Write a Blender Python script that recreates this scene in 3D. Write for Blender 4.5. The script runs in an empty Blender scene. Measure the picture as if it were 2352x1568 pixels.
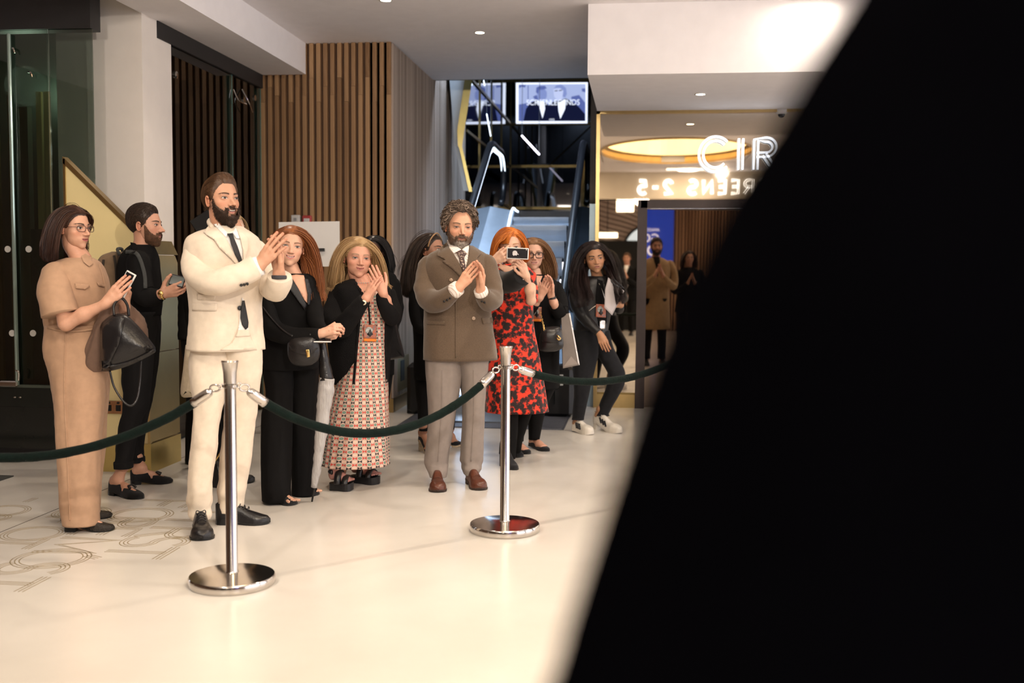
import bpy, math, random
import numpy as np
from mathutils import Vector, Matrix
from mathutils.bvhtree import BVHTree
from mathutils.geometry import delaunay_2d_cdt

random.seed(7)
rng = np.random.default_rng(7)
scene = bpy.context.scene
COL = scene.collection

# ------------------------------------------------------------------ camera
FPX, CAMH = 2450.0, 1.35
YAW, PITCH, ROLL = math.radians(6.8), math.radians(-3.85), math.radians(0.4)
CAM_M = Matrix.Rotation(YAW, 3, 'Z') @ Matrix.Rotation(math.pi / 2 + PITCH, 3, 'X') @ Matrix.Rotation(ROLL, 3, 'Z')
CM = np.array(CAM_M)
CAM = np.array([0.0, 0.0, CAMH])
FWD = np.array([-math.sin(YAW), math.cos(YAW), 0.0])
RGT = np.array([math.cos(YAW), math.sin(YAW), 0.0])
UP = np.array([0.0, 0.0, 1.0])
cam_data = bpy.data.cameras.new('camera')
cam_data.sensor_width = 36.0
cam_data.lens = FPX / 2352.0 * 36.0
cam_data.clip_start = 0.02
cam_data.dof.use_dof = True
cam_data.dof.focus_distance = 6.3
cam_data.dof.aperture_fstop = 2.0
cam = bpy.data.objects.new('camera', cam_data)
COL.objects.link(cam)
cam.matrix_world = Matrix.Translation((0, 0, CAMH)) @ CAM_M.to_4x4()
scene.camera = cam

# ------------------------------------------------------------------ world, exposure
world = bpy.data.worlds.new('world')
scene.world = world
world.use_nodes = True
world.node_tree.nodes['Background'].inputs[0].default_value = (0.97, 0.93, 0.96, 1)
world.node_tree.nodes['Background'].inputs[1].default_value = 3.0
scene.view_settings.view_transform = 'Standard'
scene.view_settings.look = 'None'
scene.view_settings.gamma = 1.0
scene.view_settings.use_curve_mapping = False
scene.view_settings.exposure = -0.1
scene.cycles.use_denoising = True
scene.cycles.max_bounces = 8
scene.cycles.glossy_bounces = 5
scene.cycles.transparent_max_bounces = 12
scene.cycles.sample_clamp_indirect = 6.0
scene.cycles.caustics_reflective = False
scene.cycles.caustics_refractive = False

WARM = (1.0, 0.84, 0.66)
COOL = (0.62, 0.78, 1.0)


def light(name, kind, loc, power, color=WARM, size=0.1, aim=None, spot=1.2, blend=0.5, parent=None):
    d = bpy.data.lights.new(name, kind)
    d.energy = power
    d.color = color
    if kind == 'AREA':
        d.shape = 'DISK'
        d.size = size
        d.spread = math.radians(150)
    else:
        d.shadow_soft_size = size
    if kind == 'SPOT':
        d.spot_size = spot
        d.spot_blend = blend
    o = bpy.data.objects.new(name, d)
    COL.objects.link(o)
    o.location = loc
    if aim is not None:
        o.rotation_euler = (Vector(aim) - Vector(loc)).to_track_quat('-Z', 'Y').to_euler()
    if parent is not None:
        o.parent = parent
        o.location = Vector(loc) - parent.location
    return o


# ------------------------------------------------------------------ pixel helpers (2352 x 1568 frame)
def ray(x, y):
    return CM @ np.array([(x - 1176.0) / FPX, -(y - 784.0) / FPX, -1.0])


def P(x, y, d):
    r = ray(x, y)
    return CAM + r * (d / (r @ FWD))


def PX(x, y, X):
    r = ray(x, y)
    return CAM + r * (X / r[0])


def PY(x, y, Y):
    r = ray(x, y)
    return CAM + r * (Y / r[1])


def PZ(x, y, Z):
    r = ray(x, y)
    return CAM + r * ((Z - CAMH) / r[2])


def proj(V):
    q = (np.asarray(V) - CAM) @ CM
    return np.stack([1176 + FPX * q[..., 0] / -q[..., 2], 784 - FPX * q[..., 1] / -q[..., 2]], -1)


def unit(v):
    v = np.asarray(v, float)
    return v / (np.linalg.norm(v, axis=-1, keepdims=True) + 1e-12)


def snoise(Pn, freq, seed=0, octaves=2):
    r = np.random.default_rng(seed + 11)
    Pn = np.asarray(Pn, float)
    out = np.zeros(Pn.shape[:-1])
    amp, tot = 1.0, 0.0
    for o in range(octaves):
        for k in range(5):
            dv = unit(r.normal(size=3)) * freq * (0.7 + 0.6 * r.random())
            out += amp * np.sin(Pn @ dv + r.random() * 6.28)
            tot += amp * 0.7
        freq *= 2.1
        amp *= 0.5
    return out / tot


# ------------------------------------------------------------------ materials
MATS = {}


def mat(name, color=(0.5, 0.5, 0.5), rough=0.6, metal=0.0, bump=0.0, bscale=60.0, var=0.0, vscale=8.0,
        sheen=0.0, coat=0.0, emit=None, estr=0.0, trans=0.0, alpha=1.0, spec=0.5, attr=False, stretch=None, ior=1.45, col2=None):
    if name in MATS:
        return MATS[name]
    m = bpy.data.materials.new(name)
    m.use_nodes = True
    nt = m.node_tree
    b = nt.nodes['Principled BSDF']
    b.inputs['Base Color'].default_value = (*color, 1)
    b.inputs['Roughness'].default_value = rough
    b.inputs['Metallic'].default_value = metal
    b.inputs['Specular IOR Level'].default_value = spec
    b.inputs['IOR'].default_value = ior
    if sheen:
        b.inputs['Sheen Weight'].default_value = sheen
        b.inputs['Sheen Roughness'].default_value = 0.4
    if coat:
        b.inputs['Coat Weight'].default_value = coat
        b.inputs['Coat Roughness'].default_value = 0.05
    if emit is not None:
        b.inputs['Emission Color'].default_value = (*emit, 1)
        b.inputs['Emission Strength'].default_value = estr
    b.inputs['Transmission Weight'].default_value = trans
    b.inputs['Alpha'].default_value = alpha
    vec = None
    if var or bump:
        tc = nt.nodes.new('ShaderNodeTexCoord')
        mp = nt.nodes.new('ShaderNodeMapping')
        nt.links.new(tc.outputs['Object'], mp.inputs[0])
        if stretch:
            mp.inputs['Scale'].default_value = stretch
        vec = mp.outputs[0]
    src = None
    if attr:
        a = nt.nodes.new('ShaderNodeVertexColor')
        a.layer_name = 'Col'
        src = a.outputs[0]
        nt.links.new(src, b.inputs['Base Color'])
    if var:
        n = nt.nodes.new('ShaderNodeTexNoise')
        n.inputs['Scale'].default_value = vscale
        n.inputs['Detail'].default_value = 6
        nt.links.new(vec, n.inputs[0])
        mx = nt.nodes.new('ShaderNodeMix')
        mx.data_type = 'RGBA'
        rp = nt.nodes.new('ShaderNodeMapRange')
        rp.inputs[1].default_value = 0.3
        rp.inputs[2].default_value = 0.7
        nt.links.new(n.outputs[0], rp.inputs[0])
        nt.links.new(rp.outputs[0], mx.inputs[0])
        if col2:
            mx.inputs[6].default_value = (*color, 1)
            mx.inputs[7].default_value = (*col2, 1)
        else:
            mx.inputs[6].default_value = (*[c * (1 - var) for c in color], 1)
            mx.inputs[7].default_value = (*[min(1, c * (1 + var)) for c in color], 1)
        nt.links.new(mx.outputs[2], b.inputs['Base Color'])
        if attr:
            mx.blend_type = 'MULTIPLY'
            mx.inputs[0].default_value = 1.0
            nt.links.remove(mx.inputs[0].links[0])
            nt.links.new(src, mx.inputs[6])
            cr = nt.nodes.new('ShaderNodeMapRange')
            cr.inputs[3].default_value = 1 - var
            cr.inputs[4].default_value = 1.0
            nt.links.new(rp.outputs[0], cr.inputs[0])
            nt.links.new(cr.outputs[0], mx.inputs[7])
    if bump:
        n2 = nt.nodes.new('ShaderNodeTexNoise')
        n2.inputs['Scale'].default_value = bscale
        n2.inputs['Detail'].default_value = 4
        nt.links.new(vec, n2.inputs[0])
        bp = nt.nodes.new('ShaderNodeBump')
        bp.inputs['Strength'].default_value = bump
        bp.inputs['Distance'].default_value = 0.01
        nt.links.new(n2.outputs[0], bp.inputs['Height'])
        nt.links.new(bp.outputs[0], b.inputs['Normal'])
    MATS[name] = m
    return m


# ------------------------------------------------------------------ mesh builders
def cat(parts):
    """join (V, F) or (V, F, matindex) lists"""
    V, Fs, M, o = [], [], [], 0
    for p in parts:
        v, f = np.asarray(p[0], float).reshape(-1, 3), p[1]
        mi = p[2] if len(p) > 2 else 0
        V.append(v)
        Fs += [tuple(int(i) + o for i in q) for q in f]
        M += [mi] * len(f)
        o += len(v)
    return np.concatenate(V) if V else np.zeros((0, 3)), Fs, M


def origin_of(o):
    v = Vector((0, 0, 0))
    while o is not None:
        v = v + o.location
        o = o.parent
    return v


def obj(name, V, Fs, mats, parent=None, mi=None, smooth=True, col=None, sharp=None, **tags):
    me = bpy.data.meshes.new(name)
    V = np.asarray(V, float).reshape(-1, 3)
    org = np.array(origin_of(parent)) if parent is not None else np.zeros(3)
    loc = np.zeros(3)
    if parent is None and len(V):
        lo, hi = V.min(0), V.max(0)
        loc = np.array([(lo[0] + hi[0]) / 2, (lo[1] + hi[1]) / 2, lo[2]])
    me.from_pydata((V - org - loc).tolist(), [], [tuple(int(i) for i in f) for f in Fs])
    if not isinstance(mats, (list, tuple)):
        mats = [mats]
    for m in mats:
        me.materials.append(m)
    if mi is not None:
        me.polygons.foreach_set('material_index', np.asarray(mi, np.int32))
    if smooth:
        me.polygons.foreach_set('use_smooth', [True] * len(me.polygons))
        if sharp:
            me.set_sharp_from_angle(angle=math.radians(sharp))
    if col is not None:
        ca = me.color_attributes.new('Col', 'FLOAT_COLOR', 'POINT')
        c4 = np.ones((len(V), 4))
        c4[:, :3] = col
        ca.data.foreach_set('color', c4.ravel())
    me.update()
    o = bpy.data.objects.new(name, me)
    COL.objects.link(o)
    o.location = loc
    if parent is not None:
        o.parent = parent
    for k, v in tags.items():
        o[k] = v
    return o


def thing(name, loc, label, category, group=None, kind=None):
    o = bpy.data.objects.new(name, None)
    o.empty_display_size = 0.1
    COL.objects.link(o)
    o.location = Vector([float(c) for c in loc])
    if label:
        o['label'] = label
    if category:
        o['category'] = category
    if group:
        o['group'] = group
    if kind:
        o['kind'] = kind
    return o


BOXF = [(0, 3, 2, 1), (4, 5, 6, 7), (0, 1, 5, 4), (1, 2, 6, 5), (2, 3, 7, 6), (3, 0, 4, 7)]


def box(x0, x1, y0, y1, z0, z1):
    return np.array([(x0, y0, z0), (x1, y0, z0), (x1, y1, z0), (x0, y1, z0),
                     (x0, y0, z1), (x1, y0, z1), (x1, y1, z1), (x0, y1, z1)], float), BOXF


def obox(c, ax, ay, az, sx, sy, sz, bev=0.0):
    """oriented box, optionally with a small chamfer"""
    c, ax, ay, az = np.asarray(c, float), unit(ax), unit(ay), unit(az)
    if bev <= 0:
        v, f = box(-sx / 2, sx / 2, -sy / 2, sy / 2, -sz / 2, sz / 2)
    else:
        rings = []
        for z, i in ((-sz / 2, bev), (-sz / 2 + bev, 0), (sz / 2 - bev, 0), (sz / 2, bev)):
            hx, hy = sx / 2 - i, sy / 2 - i
            b2 = bev
            rings.append([(hx - b2, -hy, z), (hx, -hy + b2, z), (hx, hy - b2, z), (hx - b2, hy, z),
                          (-hx + b2, hy, z), (-hx, hy - b2, z), (-hx, -hy + b2, z), (-hx + b2, -hy, z)])
        v, f = loft(np.array(rings))
    return c + v[:, :1] * ax + v[:, 1:2] * ay + v[:, 2:3] * az, f


def loft(rings, cap0=True, cap1=True, closed=True):
    rings = np.asarray(rings, float)
    m, n = rings.shape[:2]
    V = rings.reshape(-1, 3)
    Fs = []
    nn = n if closed else n - 1
    for i in range(m - 1):
        for j in range(nn):
            k = (j + 1) % n
            Fs.append((i * n + j, i * n + k, (i + 1) * n + k, (i + 1) * n + j))
    if closed and cap0:
        Fs.append(tuple(range(n - 1, -1, -1)))
    if closed and cap1:
        Fs.append(tuple((m - 1) * n + j for j in range(n)))
    return V, Fs


def catmull(A, n):
    """resample control rows A (k, c) to n rows"""
    A = np.asarray(A, float)
    k = len(A)
    if k == 2:
        t = np.linspace(0, 1, n)[:, None]
        return A[0] * (1 - t) + A[1] * t
    E_ = np.concatenate([[2 * A[0] - A[1]], A, [2 * A[-1] - A[-2]]])
    s = np.linspace(0, k - 1, n)
    i = np.minimum(s.astype(int), k - 2)
    t = (s - i)[:, None]
    p0, p1, p2, p3 = E_[i], E_[i + 1], E_[i + 2], E_[i + 3]
    return 0.5 * (2 * p1 + (p2 - p0) * t + (2 * p0 - 5 * p1 + 4 * p2 - p3) * t ** 2 + (3 * p1 - p0 - 3 * p2 + p3) * t ** 3)


def frames(C):
    T = unit(np.gradient(C, axis=0))
    ref = np.array([0, 0, 1.0]) if abs(T[0, 2]) < 0.8 else np.array([1.0, 0, 0])
    N = np.zeros_like(T)
    n = unit(np.cross(T[0], ref))
    for i in range(len(T)):
        n = unit(n - T[i] * (n @ T[i]))
        N[i] = n
    return T, N, np.cross(T, N)


def tube(pts, radii, seg=10, n=None, caps=True, round0=False, round1=False, wr=0.0, wf=60.0, seed=0, flat=None):
    """swept tube through pts with radii; optional rounded ends and wrinkle noise; flat=(axis vector, factor)"""
    A = np.concatenate([np.asarray(pts, float), np.asarray(radii, float).reshape(-1, 1)], 1)
    n = n or max(len(A) * 4, 6)
    A = catmull(A, n) if len(A) > 2 or n > 2 else A
    C, R = A[:, :3], np.maximum(A[:, 3], 1e-4)
    T, N, B = frames(C)
    if round0:
        k = np.array([-1.0, -0.92, -0.7, -0.38])
        C = np.concatenate([C[0] + T[0] * R[0] * k[:, None] * round0, C])
        R = np.concatenate([R[0] * np.sqrt(np.maximum(1 - k ** 2, 0.002)), R])
        T = np.concatenate([np.repeat(T[:1], 4, 0), T]); N = np.concatenate([np.repeat(N[:1], 4, 0), N]); B = np.concatenate([np.repeat(B[:1], 4, 0), B])
    if round1:
        k = np.array([0.38, 0.7, 0.92, 1.0])
        C = np.concatenate([C, C[-1] + T[-1] * R[-1] * k[:, None] * round1])
        R = np.concatenate([R, R[-1] * np.sqrt(np.maximum(1 - k ** 2, 0.002))])
        T = np.concatenate([T, np.repeat(T[-1:], 4, 0)]); N = np.concatenate([N, np.repeat(N[-1:], 4, 0)]); B = np.concatenate([B, np.repeat(B[-1:], 4, 0)])
    a = np.linspace(0, 2 * math.pi, seg, endpoint=False)
    off = N[:, None] * np.cos(a)[None, :, None] + B[:, None] * np.sin(a)[None, :, None]
    if flat is not None:
        ax = unit(np.asarray(flat[0], float))
        off = off - (1 - flat[1]) * (off @ ax)[..., None] * ax
    V = C[:, None] + off * R[:, None, None]
    if wr:
        s = np.linspace(0, 1, len(C))[:, None]
        env = np.ones_like(s)
        nz = snoise(V * np.array([1, 1, 1.6]), wf, seed)
        V = V + off * (nz * wr * env)[..., None]
    return loft(V, caps, caps)


def revolve(c, prof, seg=32, axis=(0, 0, 1)):
    """prof list of (r, h) along axis"""
    ax = unit(axis)
    n = unit(np.cross(ax, [1, 0, 0] if abs(ax[0]) < 0.8 else [0, 1, 0]))
    b = np.cross(ax, n)
    a = np.linspace(0, 2 * math.pi, seg, endpoint=False)
    d = n * np.cos(a)[:, None] + b * np.sin(a)[:, None]
    rings = [np.asarray(c) + ax * h + d * max(r, 1e-4) for r, h in prof]
    return loft(np.array(rings))


def ball(c, r, seg=12):
    r = np.asarray(r, float) * np.ones(3)
    ph = np.linspace(-math.pi / 2 + 0.02, math.pi / 2 - 0.02, seg // 2 + 2)
    a = np.linspace(0, 2 * math.pi, seg, endpoint=False)
    V = np.stack([np.cos(ph)[:, None] * np.cos(a), np.cos(ph)[:, None] * np.sin(a), np.sin(ph)[:, None] * np.ones(seg)], -1) * r + np.asarray(c)
    return loft(V)


# ------------------------------------------------------------------ implicit surfaces (surface nets)
def smin(a, b, k):
    h = np.clip(0.5 + 0.5 * (b - a) / k, 0, 1)
    return b * (1 - h) + a * h - k * h * (1 - h)


def sd_cone(p, a, b, r1, r2):
    a, b = np.asarray(a, float), np.asarray(b, float)
    ab = b - a
    t = np.clip(((p - a) @ ab) / (ab @ ab + 1e-12), 0, 1)
    return np.linalg.norm(p - (a + t[..., None] * ab), axis=-1) - (r1 + (r2 - r1) * t)


def sd_ell(p, c, r):
    q = (p - np.asarray(c, float))
    r = np.asarray(r, float)
    k0 = np.linalg.norm(q / r, axis=-1)
    k1 = np.linalg.norm(q / (r * r), axis=-1)
    return k0 * (k0 - 1.0) / (k1 + 1e-9)


def surface_nets(sdf, lo, hi, h):
    lo, hi = np.asarray(lo, float), np.asarray(hi, float)
    n = np.ceil((hi - lo) / h).astype(int) + 2
    ax = [lo[i] - h + h * np.arange(n[i] + 1) for i in range(3)]
    G = np.stack(np.meshgrid(*ax, indexing='ij'), -1)
    g = sdf(G.reshape(-1, 3)).reshape(G.shape[:3])
    ins = g < 0
    c = [(i, j, k) for i in (0, 1) for j in (0, 1) for k in (0, 1)]
    sh = tuple(s - 1 for s in g.shape)
    sl = lambda a, o: a[o[0]:o[0] + sh[0], o[1]:o[1] + sh[1], o[2]:o[2] + sh[2]]
    cnt = sum(sl(ins, o).astype(np.int8) for o in c)
    act = (cnt > 0) & (cnt < 8)
    idx = -np.ones(sh, int)
    ids = np.argwhere(act)
    idx[act] = np.arange(len(ids))
    acc = np.zeros((len(ids), 3))
    num = np.zeros(len(ids))
    for o1 in c:
        for a in range(3):
            if o1[a]:
                continue
            o2 = list(o1); o2[a] = 1
            v1, v2 = sl(g, o1)[act], sl(g, tuple(o2))[act]
            m = (v1 < 0) != (v2 < 0)
            t = np.where(m, v1 / (v1 - v2 + 1e-12), 0)
            pos = np.tile(np.array(o1, float), (len(ids), 1))
            pos[:, a] += t
            acc += pos * m[:, None]
            num += m
    V = lo - h + (ids + acc / num[:, None]) * h
    Fs = []
    for a in range(3):
        b, cc = (a + 1) % 3, (a + 2) % 3
        s1 = [slice(None)] * 3; s1[a] = slice(0, -1)
        s2 = [slice(None)] * 3; s2[a] = slice(1, None)
        ch = ins[tuple(s1)] != ins[tuple(s2)]
        e = np.argwhere(ch)
        e = e[(e[:, b] > 0) & (e[:, cc] > 0) & (e[:, b] < sh[b]) & (e[:, cc] < sh[cc])]
        q = []
        for db, dc in ((1, 1), (0, 1), (0, 0), (1, 0)):
            p = e.copy(); p[:, b] -= db; p[:, cc] -= dc
            q.append(idx[p[:, 0], p[:, 1], p[:, 2]])
        q = np.stack(q, 1)
        flip = ~ins[e[:, 0], e[:, 1], e[:, 2]]
        q[flip] = q[flip][:, ::-1]
        Fs.append(q)
    Fs = np.concatenate(Fs)
    Fs = Fs[(Fs >= 0).all(1)]
    return V, Fs.tolist()


# ------------------------------------------------------------------ pieces laid onto a surface
def bvh_of(parts):
    V, Fs, _ = cat(parts)
    return BVHTree.FromPolygons([Vector(v) for v in V], Fs)


def fill2d(outline, spacing):
    """triangulate an outline with inner points; returns pts2, tris, boundary index loop"""
    o = np.asarray(outline, float)
    pts = []
    for i in range(len(o)):
        a, b = o[i], o[(i + 1) % len(o)]
        k = max(1, int(np.linalg.norm(b - a) / spacing))
        pts += [a + (b - a) * j / k for j in range(k)]
    nb = len(pts)
    bd = np.array(pts)
    lo, hi = bd.min(0), bd.max(0)
    gx, gy = np.meshgrid(np.arange(lo[0] + spacing / 2, hi[0], spacing), np.arange(lo[1] + spacing / 2, hi[1], spacing))
    g = np.stack([gx.ravel(), gy.ravel()], 1)
    if len(g):
        ins = np.zeros(len(g), bool)
        mind = np.full(len(g), 1e9)
        for i in range(nb):
            a, b = bd[i], bd[(i + 1) % nb]
            cross = ((a[1] > g[:, 1]) != (b[1] > g[:, 1])) & (g[:, 0] < (b[0] - a[0]) * (g[:, 1] - a[1]) / (b[1] - a[1] + 1e-12) + a[0])
            ins ^= cross
            mind = np.minimum(mind, np.linalg.norm(g - a, axis=1))
        g = g[ins & (mind > spacing * 0.45)]
    al = [Vector(p) for p in pts] + [Vector(p) for p in g]
    r = delaunay_2d_cdt(al, [], [list(range(nb))], 1, 1e-6)
    return np.array([tuple(v) for v in r[0]]), [list(f) for f in r[2]]


def patch(outline, bvh, off=0.004, spacing=5.0, fallback=None, skirt=0.006, spline=0):
    """a thin piece whose outline is given in photo pixels, laid on the surface it touches"""
    if spline:
        o = np.asarray(outline, float)
        outline = catmull(np.concatenate([o, o[:1]]), len(o) * spline)[:-1]
    p2, T = fill2d(outline, spacing)
    hits, ts = [], []
    for x, y in p2:
        r = ray(x, y)
        h = bvh.ray_cast(Vector(CAM), Vector(r), 60.0)
        ts.append(np.nan if h[0] is None else (h[0] - Vector(CAM)).length / np.linalg.norm(r))
    ts = np.array(ts)
    good = ~np.isnan(ts)
    if not good.any():
        ts[:] = fallback or 6.0
    else:
        for i in np.where(~good)[0]:
            j = np.argmin(np.linalg.norm(p2 - p2[i], axis=1) + 1e6 * (~good))
            ts[i] = ts[j]
    V = np.array([CAM + ray(x, y) * (t - off) for (x, y), t in zip(p2, ts)])
    Fs = [tuple(t) if True else t for t in T]
    # orient to camera
    out = []
    cnt = {}
    for f in Fs:
        n = np.cross(V[f[1]] - V[f[0]], V[f[2]] - V[f[0]])
        if n @ (CAM - V[f[0]]) < 0:
            f = f[::-1]
        out.append(f)
        for i in range(len(f)):
            e = (f[i], f[(i + 1) % len(f)])
            cnt[e] = cnt.get(e, 0) + 1
    nV = len(V)
    back = np.array([CAM + (v - CAM) * (1 + skirt / np.linalg.norm(v - CAM)) for v in V])
    V2 = np.concatenate([V, back])
    for (a, b) in list(cnt):
        if (b, a) not in cnt:
            out.append((b, a, a + nV, b + nV))
    return V2, out


def ribbon(line, width, bvh, off=0.004, spacing=5.0, skirt=0.005, spline=6):
    L = np.asarray(line, float)
    w = np.asarray(width, float) * np.ones(len(L))
    A = catmull(np.concatenate([L, w[:, None]], 1), len(L) * spline) if spline else np.concatenate([L, w[:, None]], 1)
    t = unit(np.gradient(A[:, :2], axis=0))
    n = np.stack([-t[:, 1], t[:, 0]], 1)
    o = np.concatenate([A[:, :2] + n * A[:, 2:] / 2, (A[:, :2] - n * A[:, 2:] / 2)[::-1]])
    return patch(o, bvh, off, spacing, skirt=skirt)


def slab(outline, d, thick, edge=0.3, spacing=None, dd=None, bulge=0.0):
    """solid piece: outline in photo pixels at distance d, given a real thickness, edges rounded.
    dd: function (x, y) -> extra distance for pieces that are turned away from the camera plane"""
    o = np.asarray(outline, float)
    ar = 0.5 * np.sum(o[:, 0] * np.roll(o[:, 1], -1) - np.roll(o[:, 0], -1) * o[:, 1])
    if ar > 0:
        o = o[::-1]
    c = o.mean(0)
    e = edge * thick
    layers = []
    px = FPX / d
    for k, ins in ((-0.5, 1.0), (-0.5 + 0.15, 0.3), (-0.5 + 0.35, 0.0), (0.5 - 0.35, 0.0), (0.5 - 0.15, 0.3), (0.5, 1.0)):
        nx = np.roll(o, -1, 0) - np.roll(o, 1, 0)
        nn = unit(np.stack([-nx[:, 1], nx[:, 0]], 1))
        if np.mean(np.sum(nn * (c - o), 1)) < 0:
            nn = -nn
        q = o + nn * ins * e * px
        layers.append(np.array([P(x, y, d + k * thick + (dd(x, y) if dd else 0)) for x, y in q]))
    V, Fs = loft(np.array(layers), False, False)
    n = len(o)
    if bulge:
        nx = np.roll(o, -1, 0) - np.roll(o, 1, 0)
        nn = unit(np.stack([-nx[:, 1], nx[:, 0]], 1))
        if np.mean(np.sum(nn * (c - o), 1)) < 0:
            nn = -nn
        q = o + nn * e * px
        p2, T = fill2d(q, max(4.0, np.ptp(o[:, 1]) / 14))
        seg_a, seg_b = q, np.roll(q, -1, 0)
        dm = np.full(len(p2), 1e9)
        for a_, b_ in zip(seg_a, seg_b):
            ab = b_ - a_
            t = np.clip(((p2 - a_) @ ab) / (ab @ ab + 1e-9), 0, 1)
            dm = np.minimum(dm, np.linalg.norm(p2 - (a_ + t[:, None] * ab), axis=1))
        k_ = np.sqrt(np.clip(dm / max(dm.max(), 1e-6), 0, 1))
        for sg in (-1, 1):
            Vc = np.array([P(x, y, d + sg * (0.5 * thick + bulge * kk) + (dd(x, y) if dd else 0)) for (x, y), kk in zip(p2, k_)])
            b0 = len(V)
            V = np.concatenate([V, Vc])
            for t in T:
                nrm = np.cross(Vc[t[1]] - Vc[t[0]], Vc[t[2]] - Vc[t[0]])
                ok = (nrm @ FWD) * sg > 0
                Fs.append(tuple(b0 + i for i in (t if ok else t[::-1])))
    else:
        Fs.append(tuple(range(n - 1, -1, -1)))
        Fs.append(tuple((len(layers) - 1) * n + j for j in range(n)))
    return V, Fs


def rrect(x0, y0, x1, y1, r, n=4):
    pts = []
    for cx, cy, a0 in ((x1 - r, y0 + r, -90), (x1 - r, y1 - r, 0), (x0 + r, y1 - r, 90), (x0 + r, y0 + r, 180)):
        for k in range(n + 1):
            a = math.radians(a0 + 90 * k / n)
            pts.append((cx + r * math.cos(a), cy + r * math.sin(a)))
    return pts


def rot2(pts, c, deg):
    a = math.radians(deg)
    p = np.asarray(pts, float) - c
    return np.stack([p[:, 0] * math.cos(a) - p[:, 1] * math.sin(a), p[:, 0] * math.sin(a) + p[:, 1] * math.cos(a)], 1) + c


# ------------------------------------------------------------------ stroke lettering (parallel line letters)
def arc(cx, cy, rx, ry, a0, a1, n=16):
    a = np.radians(np.linspace(a0, a1, n))
    return [(cx + rx * math.cos(t), cy + ry * math.sin(t)) for t in a]


GLY = {
    'C': (0.9, [arc(.48, .5, .42, .46, 45, 315, 24)]),
    'I': (0.25, [[(.12, .04), (.12, .96)]]),
    'R': (0.7, [[(.08, .04), (.08, .92), (.35, .92)] + arc(.38, .7, .24, .22, 90, -90, 12) + [(.1, .48)], [(.33, .48), (.64, .04)]]),
    'S': (0.68, [arc(.33, .71, .25, .23, 40, 270, 14) + arc(.33, .27, .27, .23, 90, -140, 14)[1:]]),
    'E': (0.6, [[(.55, .92), (.08, .92), (.08, .06), (.55, .06)], [(.1, .5), (.5, .5)]]),
    'F': (0.6, [[(.55, .92), (.08, .92), (.08, .04)], [(.1, .52), (.48, .52)]]),
    'N': (0.75, [[(.08, .04), (.08, .92), (.64, .08), (.64, .96)]]),
    'M': (0.95, [[(.06, .04), (.12, .92), (.46, .2), (.8, .92), (.86, .04)]]),
    'O': (1.0, [arc(.5, .5, .45, .46, 0, 360, 32)]),
    'T': (0.7, [[(.02, .92), (.66, .92)], [(.34, .9), (.34, .04)]]),
    ',': (0.3, [[(.16, .12), (.06, -.1)]]),
    '-': (0.5, [[(.06, .48), (.44, .48)]]),
    '2': (0.65, [arc(.32, .68, .24, .24, 170, -30, 14) + [(.08, .06), (.58, .06)]]),
    '5': (0.65, [[(.54, .92), (.16, .92), (.12, .54)] + arc(.32, .32, .26, .26, 110, -140, 14)]),
    ' ': (0.4, []),
}


def letter_lines(ch, nl, gap):
    w, st = GLY[ch]
    out = []
    for s in st:
        A = np.array(s, float)
        T = unit(np.gradient(A, axis=0))
        N = np.stack([-T[:, 1], T[:, 0]], 1)
        for k in range(nl):
            out.append(A + N * (k - (nl - 1) / 2) * gap)
    return w, out


def letters_mesh(ch, nl, gap, lw, org, ex, ey, ez, size, thick):
    """one letter as raised strips; ex, ey unit axes of the writing, ez its normal"""
    w, lines = letter_lines(ch, nl, gap)
    parts = []
    for L in lines:
        T = unit(np.gradient(L, axis=0))
        N = np.stack([-T[:, 1], T[:, 0]], 1) * lw / 2
        rings = []
        for a, n in zip(L, N):
            f = lambda q, h: np.asarray(org) + ex * q[0] * size + ey * q[1] * size + ez * h
            rings.append([f(a + n, 0), f(a - n, 0), f(a - n, thick), f(a + n, thick)])
        parts.append(loft(np.array(rings)))
    return w, parts
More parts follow.
